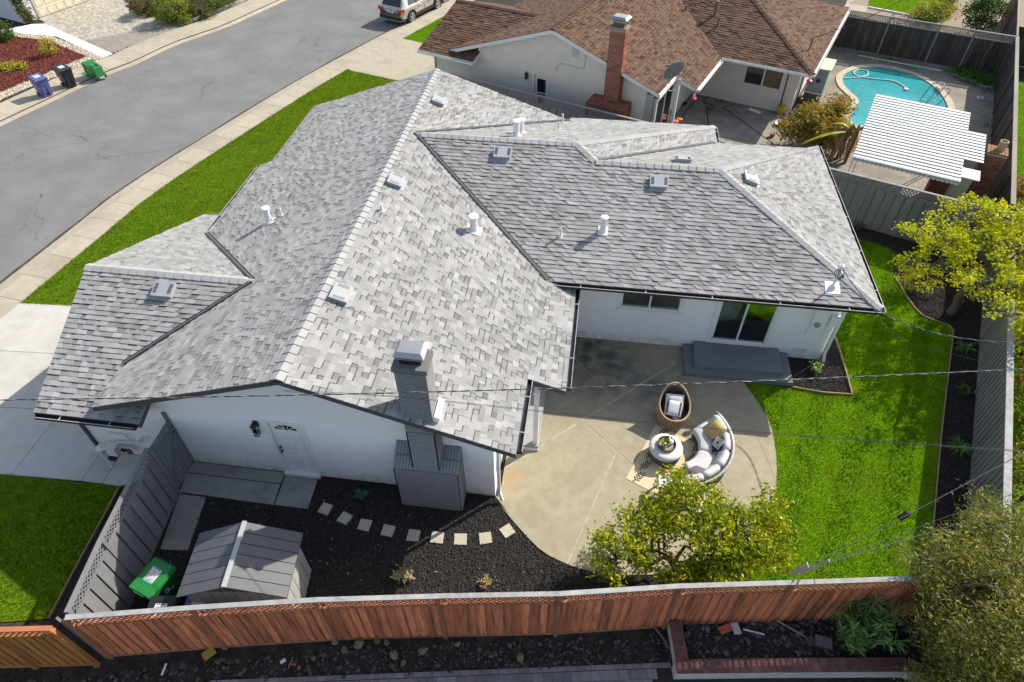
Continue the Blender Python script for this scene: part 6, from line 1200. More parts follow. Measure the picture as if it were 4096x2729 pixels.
# ================================================================ trees and plants
M_bark = mat('bark', (.16, .115, .08), (.09, .065, .048), 6, rough=.9, stretch=(5, 5, 1), bump=.5, bscale=20, bdist=.02); M_twig = mat('pale_twig', (.30, .25, .19), (.2, .16, .12), 8, rough=.85)
def limb(b, p0, p1, r0, r1, wob=.08, n=5):
    p0, p1 = np.array(p0, float), np.array(p1, float); L = np.linalg.norm(p1-p0); pts = [p0]
    for i in range(1, n): pts.append(p0+(p1-p0)*i/n+rng.normal(0, wob*L*.5, 3)*(1 if i < n else 0))
    pts.append(p1); b.tube(pts, list(np.linspace(r0, r1, n+1)), 6); return pts
def tree(name, label, cat, base, fork, blobs, leaf, n_leaf, m, clus=60, csize=.28, aspect=.5, r0=.14, bark=None, droop=0., twigs=True, group=None, limbs=None, hollow=.45, shade=None, tw_r=.012, mtw=None):
    """trunk, limbs to clumps, and a crown of leaf-shaped faces gathered in those clumps"""
    bark = bark or M_bark; t = thing(name, label, cat, tuple(base), group); base = np.array(base, float); fork = np.array(fork, float)
    b = MB(); limb(b, base-np.array((0, 0, .05)), fork, r0, r0*.72, .05, 5); b.build('trunk', bark, t, smooth=True)
    cen = []; wts = np.array([np.prod(r) for c, r in blobs]); wts /= wts.sum()
    for (c, r), wt in zip(blobs, wts):
        k = max(3, int(clus*wt)); d = rng.normal(size=(k, 3)); d /= np.linalg.norm(d, axis=1)[:, None]; d *= (hollow+(1-hollow)*rng.random(k)**.6)[:, None]; cen.append(np.array(c)+d*np.array(r))
    cen = np.concatenate(cen); lb = MB(); tw = MB(); mains = []
    for (c, r) in blobs: mains.append(limb(lb, fork, np.array(c)-np.array((0, 0, r[2]*.4)), r0*.55, r0*.22, .12, 5))
    lb.build('limbs', bark, t, smooth=True); nodes = np.concatenate([np.array(q[2:]) for q in mains])
    if twigs:
        for c in cen:
            q = nodes[np.argmin(np.linalg.norm(nodes-c, axis=1))]; limb(tw, q, c, tw_r*1.4, tw_r*.5, .12, 3)
        o_ = tw.build('twigs', mtw or bark, t); o_['kind'] = 'stuff'
    per = rng.poisson(n_leaf/len(cen), len(cen)); P = np.repeat(cen, per, 0)+rng.normal(0, csize*.5, (per.sum(), 3))*np.array((1, 1, .75)); P[:, 2] = np.maximum(P[:, 2], base[2]+.1)
    ct = rng.uniform(-.2, .2, len(cen)); zt_ = (P[:, 2]-P[:, 2].min())/(np.ptp(P[:, 2])+1e-6)
    V, Fq, tn = leaf_cloud(P, leaf, aspect, droop=droop); tn = np.clip(.45+np.repeat(ct, per)+rng.normal(0, .2, len(P)), 0, 1); o_ = fast('crown', V, Fq, m, t, tone=tn); return t, P
L_yel = leaf_mat('spring_leaf', (.24, .30, .008), (.64, .62, .02), trl=.42); L_cit = leaf_mat('citrus_leaf', (.08, .17, .006), (.56, .53, .015), trl=.32, rough=.35); L_bsh = leaf_mat('dusty_bush_leaf', (.06, .09, .012), (.40, .37, .08), trl=.3)
tree('yellow_green_tree', 'airy tree with fresh yellow-green leaves in the right-hand bed', 'tree', g(8, 1700, 1175), g(8, 1700, 1175)+np.array((-.1, -.12, 1.35)), [((11.0, 18.3, 2.7), (1.2, 1.2, .6)), ((12.3, 19.2, 2.9), (1.3, 1.2, .7)), ((13.2, 17.9, 2.9), (1.2, 1.4, .7)), ((12.0, 16.6, 2.7), (1.2, 1.1, .6)), ((12.9, 16.0, 2.6), (.9, 1.0, .5)), ((10.3, 17.6, 2.2), (.8, .8, .4)), ((14.2, 18.9, 3.0), (.9, 1.2, .6)), ((11.7, 14.9, 2.8), (.8, .7, .4)), ((13.4, 15.6, 3.1), (1.1, 1.0, .5))], .095, 12500, L_yel, clus=350, csize=.20, aspect=.7, r0=.17, hollow=.25, mtw=mat('grey_twig', (.24, .21, .17), (.15, .13, .11), 8, rough=.9))
tc, PC = tree('orange_tree', 'leafy citrus tree with a few oranges by the bottom fence', 'tree', g(15, 1450, 690), g(15, 1450, 690)+np.array((0, .05, .45)), [((1.35, 7.0, 1.5), (.75, .65, .55)), ((2.6, 8.5, 1.75), (.55, .6, .5)), ((3.1, 7.9, 1.9), (.9, .8, .6)), ((4.3, 7.7, 1.7), (.9, .75, .6)), ((3.7, 7.15, 1.5), (.9, .5, .6)), ((2.1, 7.75, 1.6), (.7, .55, .5)), ((2.5, 6.9, 1.2), (.9, .35, .35)), ((4.8, 8.5, 1.5), (.45, .5, .4)), ((1.7, 8.0, 1.6), (.45, .4, .35))], .10, 15500, L_cit, clus=340, csize=.22, aspect=.5, r0=.09, hollow=.3)
M_or = mat('orange_fruit', (.75, .27, .02), (.7, .22, .015), 12, rough=.5)
for i, (n_, x, y) in enumerate(((11, 1410, 1030), (11, 1458, 1040), (11, 1570, 1270), (11, 1680, 1250), (15, 1670, 260), (15, 1575, 25))):
    p = g(n_, x, y, 2.15 if i < 4 else 1.95); o = MB().lathe([(.005, -.042), (.03, -.032), (.042, 0), (.03, .032), (.005, .042)], p*0, 12).build('orange', M_or, base=(0, 0, 0), smooth=True); o.location = p; tag(o, 'ripe orange in the citrus tree, %s' % ['topmost left of the pair over the rug', 'topmost right of the pair over the rug', 'left one of the middle pair', 'right one of the middle pair', 'lowest one above the trunk', 'one just below the middle pair'][i], 'orange', 'oranges in the citrus tree')
tree('dusty_shrub', 'big dry-leaved olive shrub filling the bottom right corner', 'shrub', (8.9, 6.0, 0), (8.8, 6.1, .8), [((8.4, 6.4, 2.0), (1.2, 1.2, 1.2)), ((9.4, 7.5, 2.2), (1.2, 1.1, 1.1)), ((9.1, 5.5, 1.6), (1.5, 1.3, 1.2)), ((7.8, 7.4, 2.2), (.75, .6, .6)), ((9.3, 8.7, 2.0), (.55, .55, .5)), ((8.2, 5.0, 1.2), (1.1, .9, 1.0))], .11, 46000, L_bsh, clus=620, csize=.30, aspect=.24, r0=.1, hollow=.55, mtw=M_twig, tw_r=.012)
# oleander in the foreground
L_ole = leaf_mat('oleander_leaf', (.03, .12, .03), (.22, .36, .08), trl=.2, rough=.4)
def stems_plant(name, label, base, h, ns, spread, leaf, m, nl=16, aspect=.16, cat='plant', lean=(0, 0), stem_m=None, group=None, up=.4):
    t = thing(name, label, cat, tuple(base), group); b = MB(); LV, LF, LT = [], [], []; k = 0
    for i in range(ns):
        a = rng.uniform(0, 6.283); r = spread*math.sqrt(rng.random()); top = np.array(base)+np.array((math.cos(a)*r+lean[0], math.sin(a)*r+lean[1], h*rng.uniform(.6, 1))); b.tube([np.array(base), (np.array(base)+top)/2+np.array((0, 0, .08*h)), top], [.012, .009, .005], 5)
        for j in range(nl):
            f = rng.uniform(.45, 1.0); p = np.array(base)*(1-f)+top*f; a2 = rng.uniform(0, 6.283); d = np.array((math.cos(a2), math.sin(a2), rng.uniform(-.2, up*2))); d /= np.linalg.norm(d); L = leaf*rng.uniform(.7, 1.15); s_ = np.array((-math.sin(a2), math.cos(a2), 0))*L*aspect*.5; LV += [p, p+d*L*.5+s_, p+d*L+np.array((0, 0, -.12*L)), p+d*L*.5-s_]; LF.append([k, k+1, k+2, k+3]); LT.append(rng.random()); k += 4
    b.build('stems', stem_m or M_twig, t); fast('leaves', LV, np.array(LF), m, t, tone=LT); return t
stems_plant('oleander', 'dark green oleander bush growing in the foreground planter', g(16, 880, 1180, .3)*np.array((1, 1, .5)), 1.35, 36, .72, .24, L_ole, 20, .2, 'shrub')
L_pl = leaf_mat('bed_plant_leaf', (.02, .13, .02), (.16, .33, .04), trl=.25); L_fern = leaf_mat('dull_fern_leaf', (.03, .08, .02), (.12, .17, .05), trl=.2)
def strap_plant(label, p, n=34, L=.42, m=None):
    t = thing('strap_leaf_plant', label, 'plant', tuple(p), 'plants along the fence bed'); a = rng.uniform(0, 6.28, n); V = []; Fq = []
    for i in range(n):
        d = np.array((math.cos(a[i]), math.sin(a[i]), 0)); s_ = np.array((-d[1], d[0], 0))*.014; l = L*rng.uniform(.6, 1.1); up_ = rng.uniform(.5, 1.1); pts = [np.array(p)+d*l*f+np.array((0, 0, l*up_*(f-.9*f*f)*1.6)) for f in (0, .35, .7, 1)]; k = len(V)
        for q, w_ in zip(pts, (1, 1.1, .8, .1)): V += [q-s_*w_, q+s_*w_]
        Fq += [(k+2*j, k+2*j+1, k+2*j+3, k+2*j+2) for j in range(3)]
    fast('leaves', V, np.array(Fq), m or L_pl, t, tone=np.repeat(rng.random(n), 3))
strap_plant('strappy green plant in the fence bed nearest the yellow-green tree', g(8, 1830, 1480)); strap_plant('strappy green plant lowest down in the fence bed', g(12, 1770, 840))
stems_plant('fern', 'small dull green fern between the two strappy plants', g(12, 1805, 380), .3, 14, .2, .13, L_fern, 12, .3); stems_plant('fern', 'small dark fern below the grey back fence', g(8, 905, 470), .3, 14, .2, .13, L_fern, 12, .3)
stems_plant('small_shrub', 'small fresh green plant in the triangular bed', g(12, 545, 190), .35, 12, .18, .10, leaf_mat('fresh_leaf', (.04, .2, .02), (.3, .42, .08)), 12, .6); stems_plant('small_shrub', 'blue-green seedling in the shaded mulch by the chimney', g(10, 950, 1255), .3, 14, .16, .1, leaf_mat('blue_leaf', (.02, .12, .07), (.07, .28, .17)), 14, .35)
stems_plant('small_shrub', 'young pink and green plant at the shadow edge near the fence', g(14, 1310, 680), .25, 12, .28, .09, leaf_mat('pinkish_leaf', (.14, .28, .03), (.55, .35, .26)), 9, .6); stems_plant('small_shrub', 'withered yellow tuft against the bottom fence', g(14, 1995, 735), .25, 12, .16, .1, leaf_mat('dry_leaf', (.3, .24, .06), (.5, .4, .15)), 8, .3)
tree('weeping_shrub', 'yellow-green shrub under the airy tree', 'shrub', g(8, 1450, 950), g(8, 1450, 950)+np.array((0, 0, .3)), [((g(8, 1450, 880, .6)), (.7, .6, .4))], .10, 900, L_yel, clus=40, csize=.2, r0=.04, aspect=.4)
# fallen leaves on the mulch
n = 150; Pf = sample([(-9.5, 4.6), (-2, 5.6), (2.4, 6.5), (-1.5, 8.7), (-9, 8.6)], 6, [PATIO]); C = np.c_[Pf, np.full(len(Pf), .035)]; V, Fq, tn = leaf_cloud(C, .075, .4); V[:, 2] = np.clip(V[:, 2], .03, .06); o = fast('fallen_leaves', V, Fq, leaf_mat('fallen_leaf', (.22, .26, .08), (.6, .55, .35)), tone=tn); tag(o, 'scattered pale fallen leaves on the mulch', 'leaves', kind='stuff')
# neighbour: orange-tipped bush and banana
L_orb = leaf_mat('autumn_leaf', (.11, .17, .018), (.58, .32, .06), trl=.3); nb = g(4, 560, 1120, 0); tree('mottled_bush', 'large green and orange bush beside the neighbour pool', 'shrub', (nb[0], nb[1], 0), (nb[0], nb[1], .6), [((g(4, 600, 990, 1.3)), (1.0, .8, .6)), ((g(4, 750, 900, 1.5)), (.7, .6, .6)), ((g(4, 400, 1090, .9)), (.8, .7, .5)), ((g(4, 640, 1130, .9)), (1.1, .7, .7))], .12, 9000, L_orb, clus=230, csize=.26, r0=.08, aspect=.55, hollow=.6)
bp = g(4, 760, 1380, 0); t = thing('banana_plant', 'ragged banana plant with dry hanging leaves at the boundary fence', 'plant', tuple(bp)); L_ban = leaf_mat('banana_leaf', (.16, .26, .02), (.5, .46, .04), trl=.4); L_dry = leaf_mat('dry_banana_leaf', (.24, .14, .06), (.44, .29, .14), trl=.2)
b = MB(); [b.tube([bp+np.array((dx, dy, 0)), bp+np.array((dx*1.2, dy*1.2, 1.5))], [.08, .05], 8) for dx, dy in ((-.4, .1), (.2, 0), (-.05, .35))]; b.build('stems', mat('banana_stem', (.26, .17, .08), (.18, .12, .06), 5, rough=.9, stretch=(6, 6, 1)), t)
def blade(root, p0, p1, sag, wd, m, n=8, ragged=0.):
    p0, p1 = np.array(p0), np.array(p1); d = p1-p0; s_ = np.cross(d, (0, 0, 1)); s_ /= np.linalg.norm(s_)+1e-6; V = []; 
    for i in range(n+1): f = i/n; c = p0+d*f+np.array((0, 0, 4*sag*f*(1-f))); w_ = wd*math.sin(math.pi*min(1, .12+f*.88))**.7*(1-ragged*rng.random()); V += [c-s_*w_+(0, 0, -.3*w_), c, c+s_*w_+(0, 0, -.3*w_)]
    Fq = [(3*i+j, 3*i+j+1, 3*i+j+4, 3*i+j+3) for i in range(n) for j in (0, 1)]; fast('leaf', V, np.array(Fq), m, root, tone=rng.uniform(.2, 1, len(Fq)))
for e, sg in (((4, 800, 1190, 1.0), .5), ((4, 750, 960, 1.9), .2), ((4, 420, 1230, 1.1), .2), ((4, 640, 1080, 1.5), .3)): blade(t, bp+np.array((0, 0, 1.5)), g(*e), sg, .11, L_ban, 10, .3)
for i in range(34): a = rng.uniform(0, 6.28); q = bp+np.array((rng.uniform(-.6, .4), rng.uniform(-.1, .5), 0)); blade(t, q+np.array((0, 0, 1.6)), q+np.array((.4*math.cos(a), .4*math.sin(a), rng.uniform(.1, .6))), .12, .11, L_dry, 6, .6)
blade(t, bp+np.array((.1, 0, 1.4)), g(4, 1015, 1065, 1.6), .1, .10, L_dry, 8, .6)
# weeds at the pool fence, stone edging
L_wd = leaf_mat('weed_leaf', (.03, .12, .015), (.14, .3, .03))
def weeds(label, pts, n, h):
    P = [];
    for _ in range(n): i = rng.integers(len(pts)); P.append(np.array(pts[i])+rng.normal(0, .35, 3)*np.array((1, 1, 0)))
    P = np.array(P); P[:, 2] = rng.uniform(.02, h, n); V, Fq, tn = leaf_cloud(P, .13, .45); o_ = fast('weeds', V, Fq, L_wd, tone=tn); tag(o_, label, 'weeds', kind='stuff')
weeds('patch of green weeds at the corner of the pool fence', [g(4, x, y) for x, y in ((1780, 620), (1830, 640), (1900, 660), (1960, 690), (2010, 700), (1850, 680))], 1600, .3); weeds('thin weeds growing along the pool deck edge', [g(4, x, y) for x, y in ((830, 440), (990, 480), (1110, 500), (1220, 520), (2040, 1080), (2050, 800))], 260, .15)
se = thing('stone_edging', 'row of grey edging stones around the pool corner weeds', 'edging', tuple(g(4, 1950, 740))); M_es = mat('edging_stone', (.24, .225, .2), (.16, .15, .13), 8, rough=.9, rnd=.4)
for i in range(12): p = g(4, 1740+28*i, 640+11*i+6*math.sin(i)+4, .07); piece('stone', p, (.17, .15, .17), M_es, se, rz=i*1.3)
o = MB().bar(g(4, 920, 470, .05), g(4, 1620, 600, .05), .05, .05).build('white_pipe', M_white); tag(o, 'long thin white pipe lying along the pool fence', 'pipe'); o = MB().bar(g(4, 1355, 560, .08), g(4, 1440, 575, .08), .12, .05).build('green_float', mat('lime', (.1, .7, .1), (.1, .6, .1), 4, rough=.4)); tag(o, 'bright green pool noodle piece by the fence', 'pool toy')
# beyond the pool fence: lawn, gravel, flowers
sheet('far_garden_gravel', gpoly(4, [(830, 0), (830, 110), (1400, 260), (2230, 420), (2330, 300), (2330, -200), (800, -200)]), -.012, mat('tan_gravel', (.30, .25, .18), (.22, .18, .13), 30, rough=.95))
FLW = gpoly(4, [(1000, 62), (1020, -60), (1740, -80), (1725, 60), (1690, 160), (1350, 120)]); sheet('far_garden_lawn', FLW, .0, M_grassbase); grass('grass', 'small bright lawn beyond the pool fence', FLW, 700, .08, seed=21)
o = slab('garden_path', gpoly(4, [(840, 30), (1000, 60), (970, 125), (830, 100), (800, 60), (850, -60), (1010, -60)]), -.05, .01, M_walk)
o = MB().bar(g(4, 1000, 62, .03), g(4, 1350, 128, .03), .08, .1).build('white_edging', M_white); tag(o, 'white edging of the small lawn beyond the pool fence', 'edging')
fb_ = g(4, 1530, 170, 0); L_rose = leaf_mat('rose_leaf', (.10, .16, .02), (.42, .40, .05)); tree('rose_bush', 'yellow-green rose bush with red flowers beyond the pool fence', 'shrub', (fb_[0], fb_[1], 0), (fb_[0], fb_[1], .4), [((g(4, 1540, 110, .9)), (1.2, .9, .6)), ((g(4, 1430, 160, .6)), (.9, .6, .5)), ((g(4, 1660, 60, 1.0)), (.8, .7, .6))], .14, 3600, L_rose, clus=110, csize=.28, r0=.05)
def flowers(label, pts, col, n, sp, z0, z1, size=.09):
    P = np.array([np.array(pts[rng.integers(len(pts))])+np.r_[rng.normal(0, sp, 2), 0] for _ in range(n)]); P[:, 2] = rng.uniform(z0, z1, n); V, Fq, tn = leaf_cloud(P, size, .9); o_ = fast('flowers', V, Fq, leaf_mat('petal_'+label[:6], col, tuple(min(1, c*1.5) for c in col)), tone=tn); tag(o_, label, 'flowers', kind='stuff')
flowers('scarlet roses over the yellow-green bush', [g(4, x, y, 1) for x, y in ((1440, 40), (1560, 10), (1660, 95), (1740, 155), (1390, 130), (1700, 90))], (.6, .06, .02), 90, .15, .9, 1.4); flowers('purple flowers beside the roses', [g(4, x, y, .7) for x, y in ((1250, 140), (1210, 150), (1300, 155), (1340, 165))], (.24, .12, .45), 160, .22, .4, .9)
tp_ = g(4, 1960, 190, 0); tree('dark_shrub', 'dark green shrub in the far corner beyond the pool fence', 'shrub', (tp_[0], tp_[1], 0), (tp_[0], tp_[1], .6), [((g(4, 1980, 110, 1.3)), (1.0, 1.0, 1.1)), ((g(4, 2040, 40, 1.6)), (1.0, .9, 1.0))], .14, 3400, leaf_mat('dark_leaf', (.015, .05, .012), (.12, .22, .04)), clus=100, csize=.3, r0=.06)
# strip of neighbouring garden at the right edge
sheet('right_garden_lawn', [(15.4, 21.5), (21.6, 37.5), (32, 36), (24, 8), (10.2, 8)], -.01, M_grassbase); grass('grass', 'bright grass beyond the pool yard at the right edge', [(16.5, 24.5), (21.7, 37.2), (24.5, 36), (19.5, 24)], 600, .1, seed=31)
for i, (x, y, n2, lb_, c1, c2) in enumerate(((16.6, 23.6, 2600, 'reddish mottled shrub beyond the fence by the barbecue', (.14, .13, .03), (.42, .26, .08)), (15.3, 20.0, 2600, 'yellow-green shrub beyond the fence behind the airy tree', (.12, .16, .02), (.4, .38, .05)), (14.0, 16.2, 2400, 'golden shrub beyond the fence at the right edge', (.14, .15, .02), (.5, .42, .06)), (12.9, 13.3, 2400, 'lime green shrub with red blooms at the right edge', (.1, .17, .02), (.42, .46, .05)), (11.9, 10.7, 2000, 'yellowish shrub lowest along the right edge', (.12, .15, .02), (.45, .36, .06)))):
    tree('garden_shrub', lb_, 'shrub', (x, y, 0), (x, y, .5), [((x, y, 1.0), (.75, 1.3, .85)), ((x+.5, y+.9, 1.1), (.7, .9, .8))], .12, n2, leaf_mat('edge_leaf_%d' % i, c1, c2), clus=80, csize=.28, r0=.06)
flowers('red blooms on the lime green shrub at the right edge', [np.array((12.6, 13.4, 1.5)), np.array((12.8, 14.1, 1.6)), np.array((12.5, 12.9, 1.5))], (.65, .02, .02), 70, .25, 1.3, 1.9, .1)
# hedges and plants across the street
L_hd = leaf_mat('hedge_leaf', (.05, .10, .012), (.36, .38, .04)); L_jn = leaf_mat('juniper_leaf', (.03, .055, .012), (.20, .21, .05))
def bush(label, c, r, n_, leaf, m, cat='shrub', aspect=.5, name='hedge_bush'): c = np.array(c); tree(name, label, cat, (c[0], c[1], 0), (c[0], c[1], max(.1, c[2]*.4)), [(c, r)], leaf, n_, m, clus=max(20, int(n_/35)), csize=.22, r0=.05, aspect=aspect, hollow=.75)
bush('rounded clipped bright green bush in the hedge bed across the street', g(1, 1440, 80, .75), (1.0, 1.0, .8), 4200, .12, L_hd); bush('brownish clipped hedge beside the rounded bush', g(1, 1220, 40, .6), (.8, .9, .65), 2600, .12, leaf_mat('brown_hedge', (.06, .07, .015), (.24, .2, .05)))
bush('spreading juniper in the hedge bed beside the pavement', g(1, 1700, 60, .4), (1.4, 1.3, .5), 4200, .14, L_jn, aspect=.25); bush('spreading juniper at the far end of the hedge bed', g(1, 1860, -10, .4), (1.0, 1.2, .5), 2800, .14, L_jn, aspect=.25); bush('small juniper at the kerb tip of the hedge bed', g(1, 1540, 160, .25), (.6, .4, .3), 1100, .12, L_hd, aspect=.3)
bush('small golden shrub in the red bark bed', g(1, 395, 390, .55), (.38, .38, .42), 420, .12, leaf_mat('golden_leaf', (.24, .24, .02), (.6, .55, .05))); bush('low golden groundcover plant in the red bark bed', g(1, 110, 565, .15), (.75, .35, .14), 480, .12, MATS['golden_leaf']); bush('dark green bush at the left edge across the street', g(1, -20, 270, .5), (.7, .7, .6), 1700, .12, leaf_mat('dark_leaf', (.015, .05, .012), (.12, .22, .04)))
iv = g(1, 265, 195, 0); tree('ivy_column', 'tall column of ivy on the corner of the far garage', 'climber', (iv[0], iv[1], 0), (iv[0], iv[1], 1.5), [((iv[0], iv[1], 1.4), (.42, .42, 1.5))], .10, 2600, leaf_mat('ivy_leaf', (.03, .06, .012), (.16, .18, .05)), clus=120, csize=.15, r0=.08, hollow=.8)
# ================================================================ overhead wires
M_wire = mat('twisted_wire', (.30, .30, .30), (.05, .05, .05), 9, rough=.4, spec=.5); M_thin = mat('thin_wire', (.05, .05, .05), (.03, .03, .03), 9, rough=.5); M_steel = mat('guy_steel', (.45, .46, .47), (.36, .37, .38), 9, rough=.35, metal=.5)
def wire(label, pts, r, m, twist=0, group=None):
    P = [np.array(p) for p in smooth_poly(pts, 24, False)]; t_ = thing('overhead_wire', label, 'wire', tuple(P[0]), group)
    if not twist: MB().tube(P, r, 6).build('strand', m, t_)
    else:
        s_ = 0; S2 = [[], []]
        for i in range(len(P)-1):
            d = P[i+1]-P[i]; L = np.linalg.norm(d); d /= L; u = np.cross(d, (0, 0, 1)); u /= np.linalg.norm(u); v = np.cross(d, u); k = max(1, int(L/.05))
            for j in range(k): a = s_*2*math.pi/twist; c = P[i]+d*L*j/k; S2[0].append(c+r*(u*math.cos(a)+v*math.sin(a))); S2[1].append(c-r*(u*math.cos(a)+v*math.sin(a))); s_ += L/k
        MB().tube(S2[0], r, 5).build('strand', m, t_); MB().tube(S2[1], r*.95, 5).build('strand', M_thin, t_)
    return t_
wire('thick twisted power cable crossing the whole picture in front of the house', [g(9, -150, 430, 6.2), g(9, 0, 425, 6.1), g(10, 0, 392, 6.0), g(11, 0, 340, 6.0), g(12, 0, 265, 6.1), g(12, 2322, 163, 6.3), g(12, 2500, 155, 6.3)], .0075, M_wire, .45)
apx = np.array((-6.05, 8.27, 4.42))
for i, lb_ in enumerate(('upper of two thin wires from the gable peak to the right', 'lower of two thin wires from the gable peak to the right')):
    E_ = g(12, 2500, 868+8*i, 6.6); mid_ = g(11, 1200, 605+9*i, 5.6); wire(lb_, [apx+np.array((0, 0, -.04*i)), g(10, 1300, 398+9*i, 5.0), mid_, g(12, 300, 712+10*i, 5.9), E_], .004, M_thin)
wire('black service cable from the roof mast to the right edge', [mast_top, g(8, 1060, 1130, 3.2), g(8, 1500, 1320, 3.6), g(8, 1960, 1405, 4.2), g(8, 2322, 1420, 4.8), g(8, 2500, 1420, 5.0)], .009, M_wire, .4)
wire('thin phone wire from the house corner over the lawn', [np.array((7.6, 15.08, 2.7)), g(8, 1300, 1390, 3.0), g(12, 1570, 0, 3.4), g(12, 2322, 182, 4.2), g(12, 2500, 225, 4.4)], .004, M_thin)
wire('power line running from the brown roof mast beyond the pool', [pm+np.array((0, 0, .58)), g(4, 900, 195, 4.6), g(4, 1290, 0, 6.0), g(4, 1400, -60, 6.4)], .012, M_thin)
ga = g(16, 345, 655, 1.95)
for i, (a, m1, e, lb_) in enumerate((((16, 500, 575), (16, 1230, 205), (12, 2322, 872), 'upper steel guy wire rising from the fence to the right'), ((16, 690, 530), (16, 1600, 190), (12, 2322, 1190), 'middle thin guy wire rising from the fence'), ((16, 690, 548), (16, 1700, 245), (12, 2322, 1290), 'lower guy wire rising from the fence to the right'))):
    wire(lb_, [ga+np.array((0, .0, -.02*i)), g(*a, 2.4), g(*m1, 4.4), g(*e, 7.4)], .007 if i != 1 else .004, M_steel, group='guy wires over the bottom right corner')
gi = g(16, 1305, 158, 4.5); o = MB().lathe([(.02, -.12), (.05, -.1), (.055, 0), (.05, .1), (.02, .12)], (0, 0, 0), 10).build('strain_insulator', mat('brown_porcelain', (.04, .022, .02), (.03, .018, .016), 5, rough=.25), base=(0, 0, 0)); o.location = gi; dgi = g(16, 1600, 0, 5.2)-g(16, 1230, 205, 4.4); o.rotation_euler = Vector(dgi).to_track_quat('Z', 'Y').to_euler(); tag(o, 'dark brown strain insulator on the upper guy wire', 'insulator')
gg = thing('guy_guard', 'pair of grey steel guards on the guy wires at the fence', 'guard', tuple(ga)); MB().bar(ga, g(16, 490, 572, 2.38), .11, .02).build('guard', M_mtl, gg); MB().bar(ga+np.array((.15, 0, .1)), g(16, 672, 537, 2.75), .06, .02).build('guard', M_mtl, gg)
# ================================================================ foreground below the fence
FG = [(-9.4, 3.7), (-4.7, 4.75), (.14, 5.55), (2.5, 6.0)]+gmix([(15, 1425, 1100), (15, 1480, 1395), (15, 1000, 1435), (15, 0, 1480), (14, 1200, 1520), (14, 0, 1568), (13, 1200, 1620)])
M_rub = mat('rubble', (.085, .075, .062), (.05, .045, .04), 18, rough=.95, tone=1.1)
def rubble(label, poly, dens, smin, smax, m, z=-.02, name='soil_clods', cat='soil'):
    P = sample(poly, dens); n = len(P); sz = smin+(smax-smin)*rng.random(n)**5; O = np.array([(1, 0, 0), (-1, 0, 0), (0, 1, 0), (0, -1, 0), (0, 0, 1), (0, 0, -1)], float)
    a = rng.uniform(0, 6.28, n); ca, sa = np.cos(a), np.sin(a); V = []
    for o_ in O:
        j = rng.uniform(.6, 1.2, (n, 3))*o_+rng.normal(0, .15, (n, 3)); x = j[:, 0]*ca-j[:, 1]*sa; y = j[:, 0]*sa+j[:, 1]*ca; V.append(np.c_[P[:, 0]+x*sz, P[:, 1]+y*sz, z+sz*.4+j[:, 2]*sz*.7])
    V = np.stack(V, 1).reshape(-1, 3); T = np.array([(0, 2, 4), (2, 1, 4), (1, 3, 4), (3, 0, 4), (2, 0, 5), (1, 2, 5), (3, 1, 5), (0, 3, 5)]); k = np.arange(n)[:, None]*6; F_ = np.concatenate([k+t_ for t_ in T]); o2 = fast(name, V, F_, m, tone=np.tile(rng.random(n), 8)); tag(o2, label, cat, kind='stuff')
FGL = [(-16, 1.5), (-13.1, 2.85), (-9.6, 3.45), (-9.2, 3.6), (-4.7, 4.75), (.14, 5.55), (2.5, 6.0)]+gmix([(15, 1425, 1100), (15, 1480, 1395), (15, 1000, 1435), (15, 0, 1480), (14, 1200, 1520), (14, 0, 1568), (13, 0, 1700)])
rubble('loose dark soil and stones between the bottom fence and the paving', FGL, 520, .008, .075, M_rub)
M_big = mat('field_stone', (.20, .17, .13), (.13, .11, .085), 10, rough=.95, rnd=.4)
for i, (x, y, s_) in enumerate(((720, 1230, .09), (925, 1250, .13), (1220, 1345, .12), (1465, 1310, .12), (1300, 1410, .08), (800, 1300, .09), (1080, 1225, .08), (2290, 1365, .09), (540, 1370, .07), (1760, 1250, .08), (415, 1450, .06), (1160, 1240, .08))):
    p = g(14, x, y); b = MB(); b.lathe([(.2*s_, -.02), (.9*s_, .1*s_), (1.0*s_, .5*s_), (.6*s_, .95*s_), (.1*s_, 1.05*s_)], (0, 0, 0), 7, 1, .8); b.v = [tuple(np.array(v)*(1+.15*math.sin(7*v[0]/s_+5*v[1]/s_+i))) for v in b.v]; o = b.build('field_stone', M_big, base=(0, 0, 0)); o.location = p; o.rotation_euler = (0, 0, i*1.1); tag(o, 'rough brown stone in the foreground soil below the fence, %s from the left' % ['third', 'fifth', 'eighth', 'tenth', 'ninth', 'fourth', 'sixth', 'last', 'second', 'eleventh', 'first', 'seventh'][i], 'stone', 'stones in the foreground soil')
o = MB().box((0, 0, .04), (.26, .17, .08)).build('yellow_sponge', mat('sponge', (.42, .28, .06), (.34, .22, .04), 30, rough=.95), base=(0, 0, 0)); o.location = g(13, 1775, 1330); o.rotation_euler = (0, 0, .9); tag(o, 'yellow sponge block on the dark soil', 'sponge')
o = MB().bar(g(13, 1370, 1510, .03), g(13, 1410, 1410, .03), .04, .02).build('white_stick', M_white); tag(o, 'short white plastic strip on the soil below the fence', 'strip'); t = thing('litter', 'scraps of white and red plastic litter on the soil', 'litter', tuple(g(14, 320, 1400))); MB().box(g(14, 280, 1390, .03), (.12, .07, .02), rz=.8).build('white_scrap', M_white, t); MB().bar(g(14, 330, 1415, .03), g(14, 390, 1420, .03), .03, .01).build('red_scrap', mat('red_plastic', (.6, .1, .05), None, 5), t); MB().bar(g(14, 325, 1450, .04), g(14, 365, 1355, .04), .02, .015).build('stick', M_twig, t)
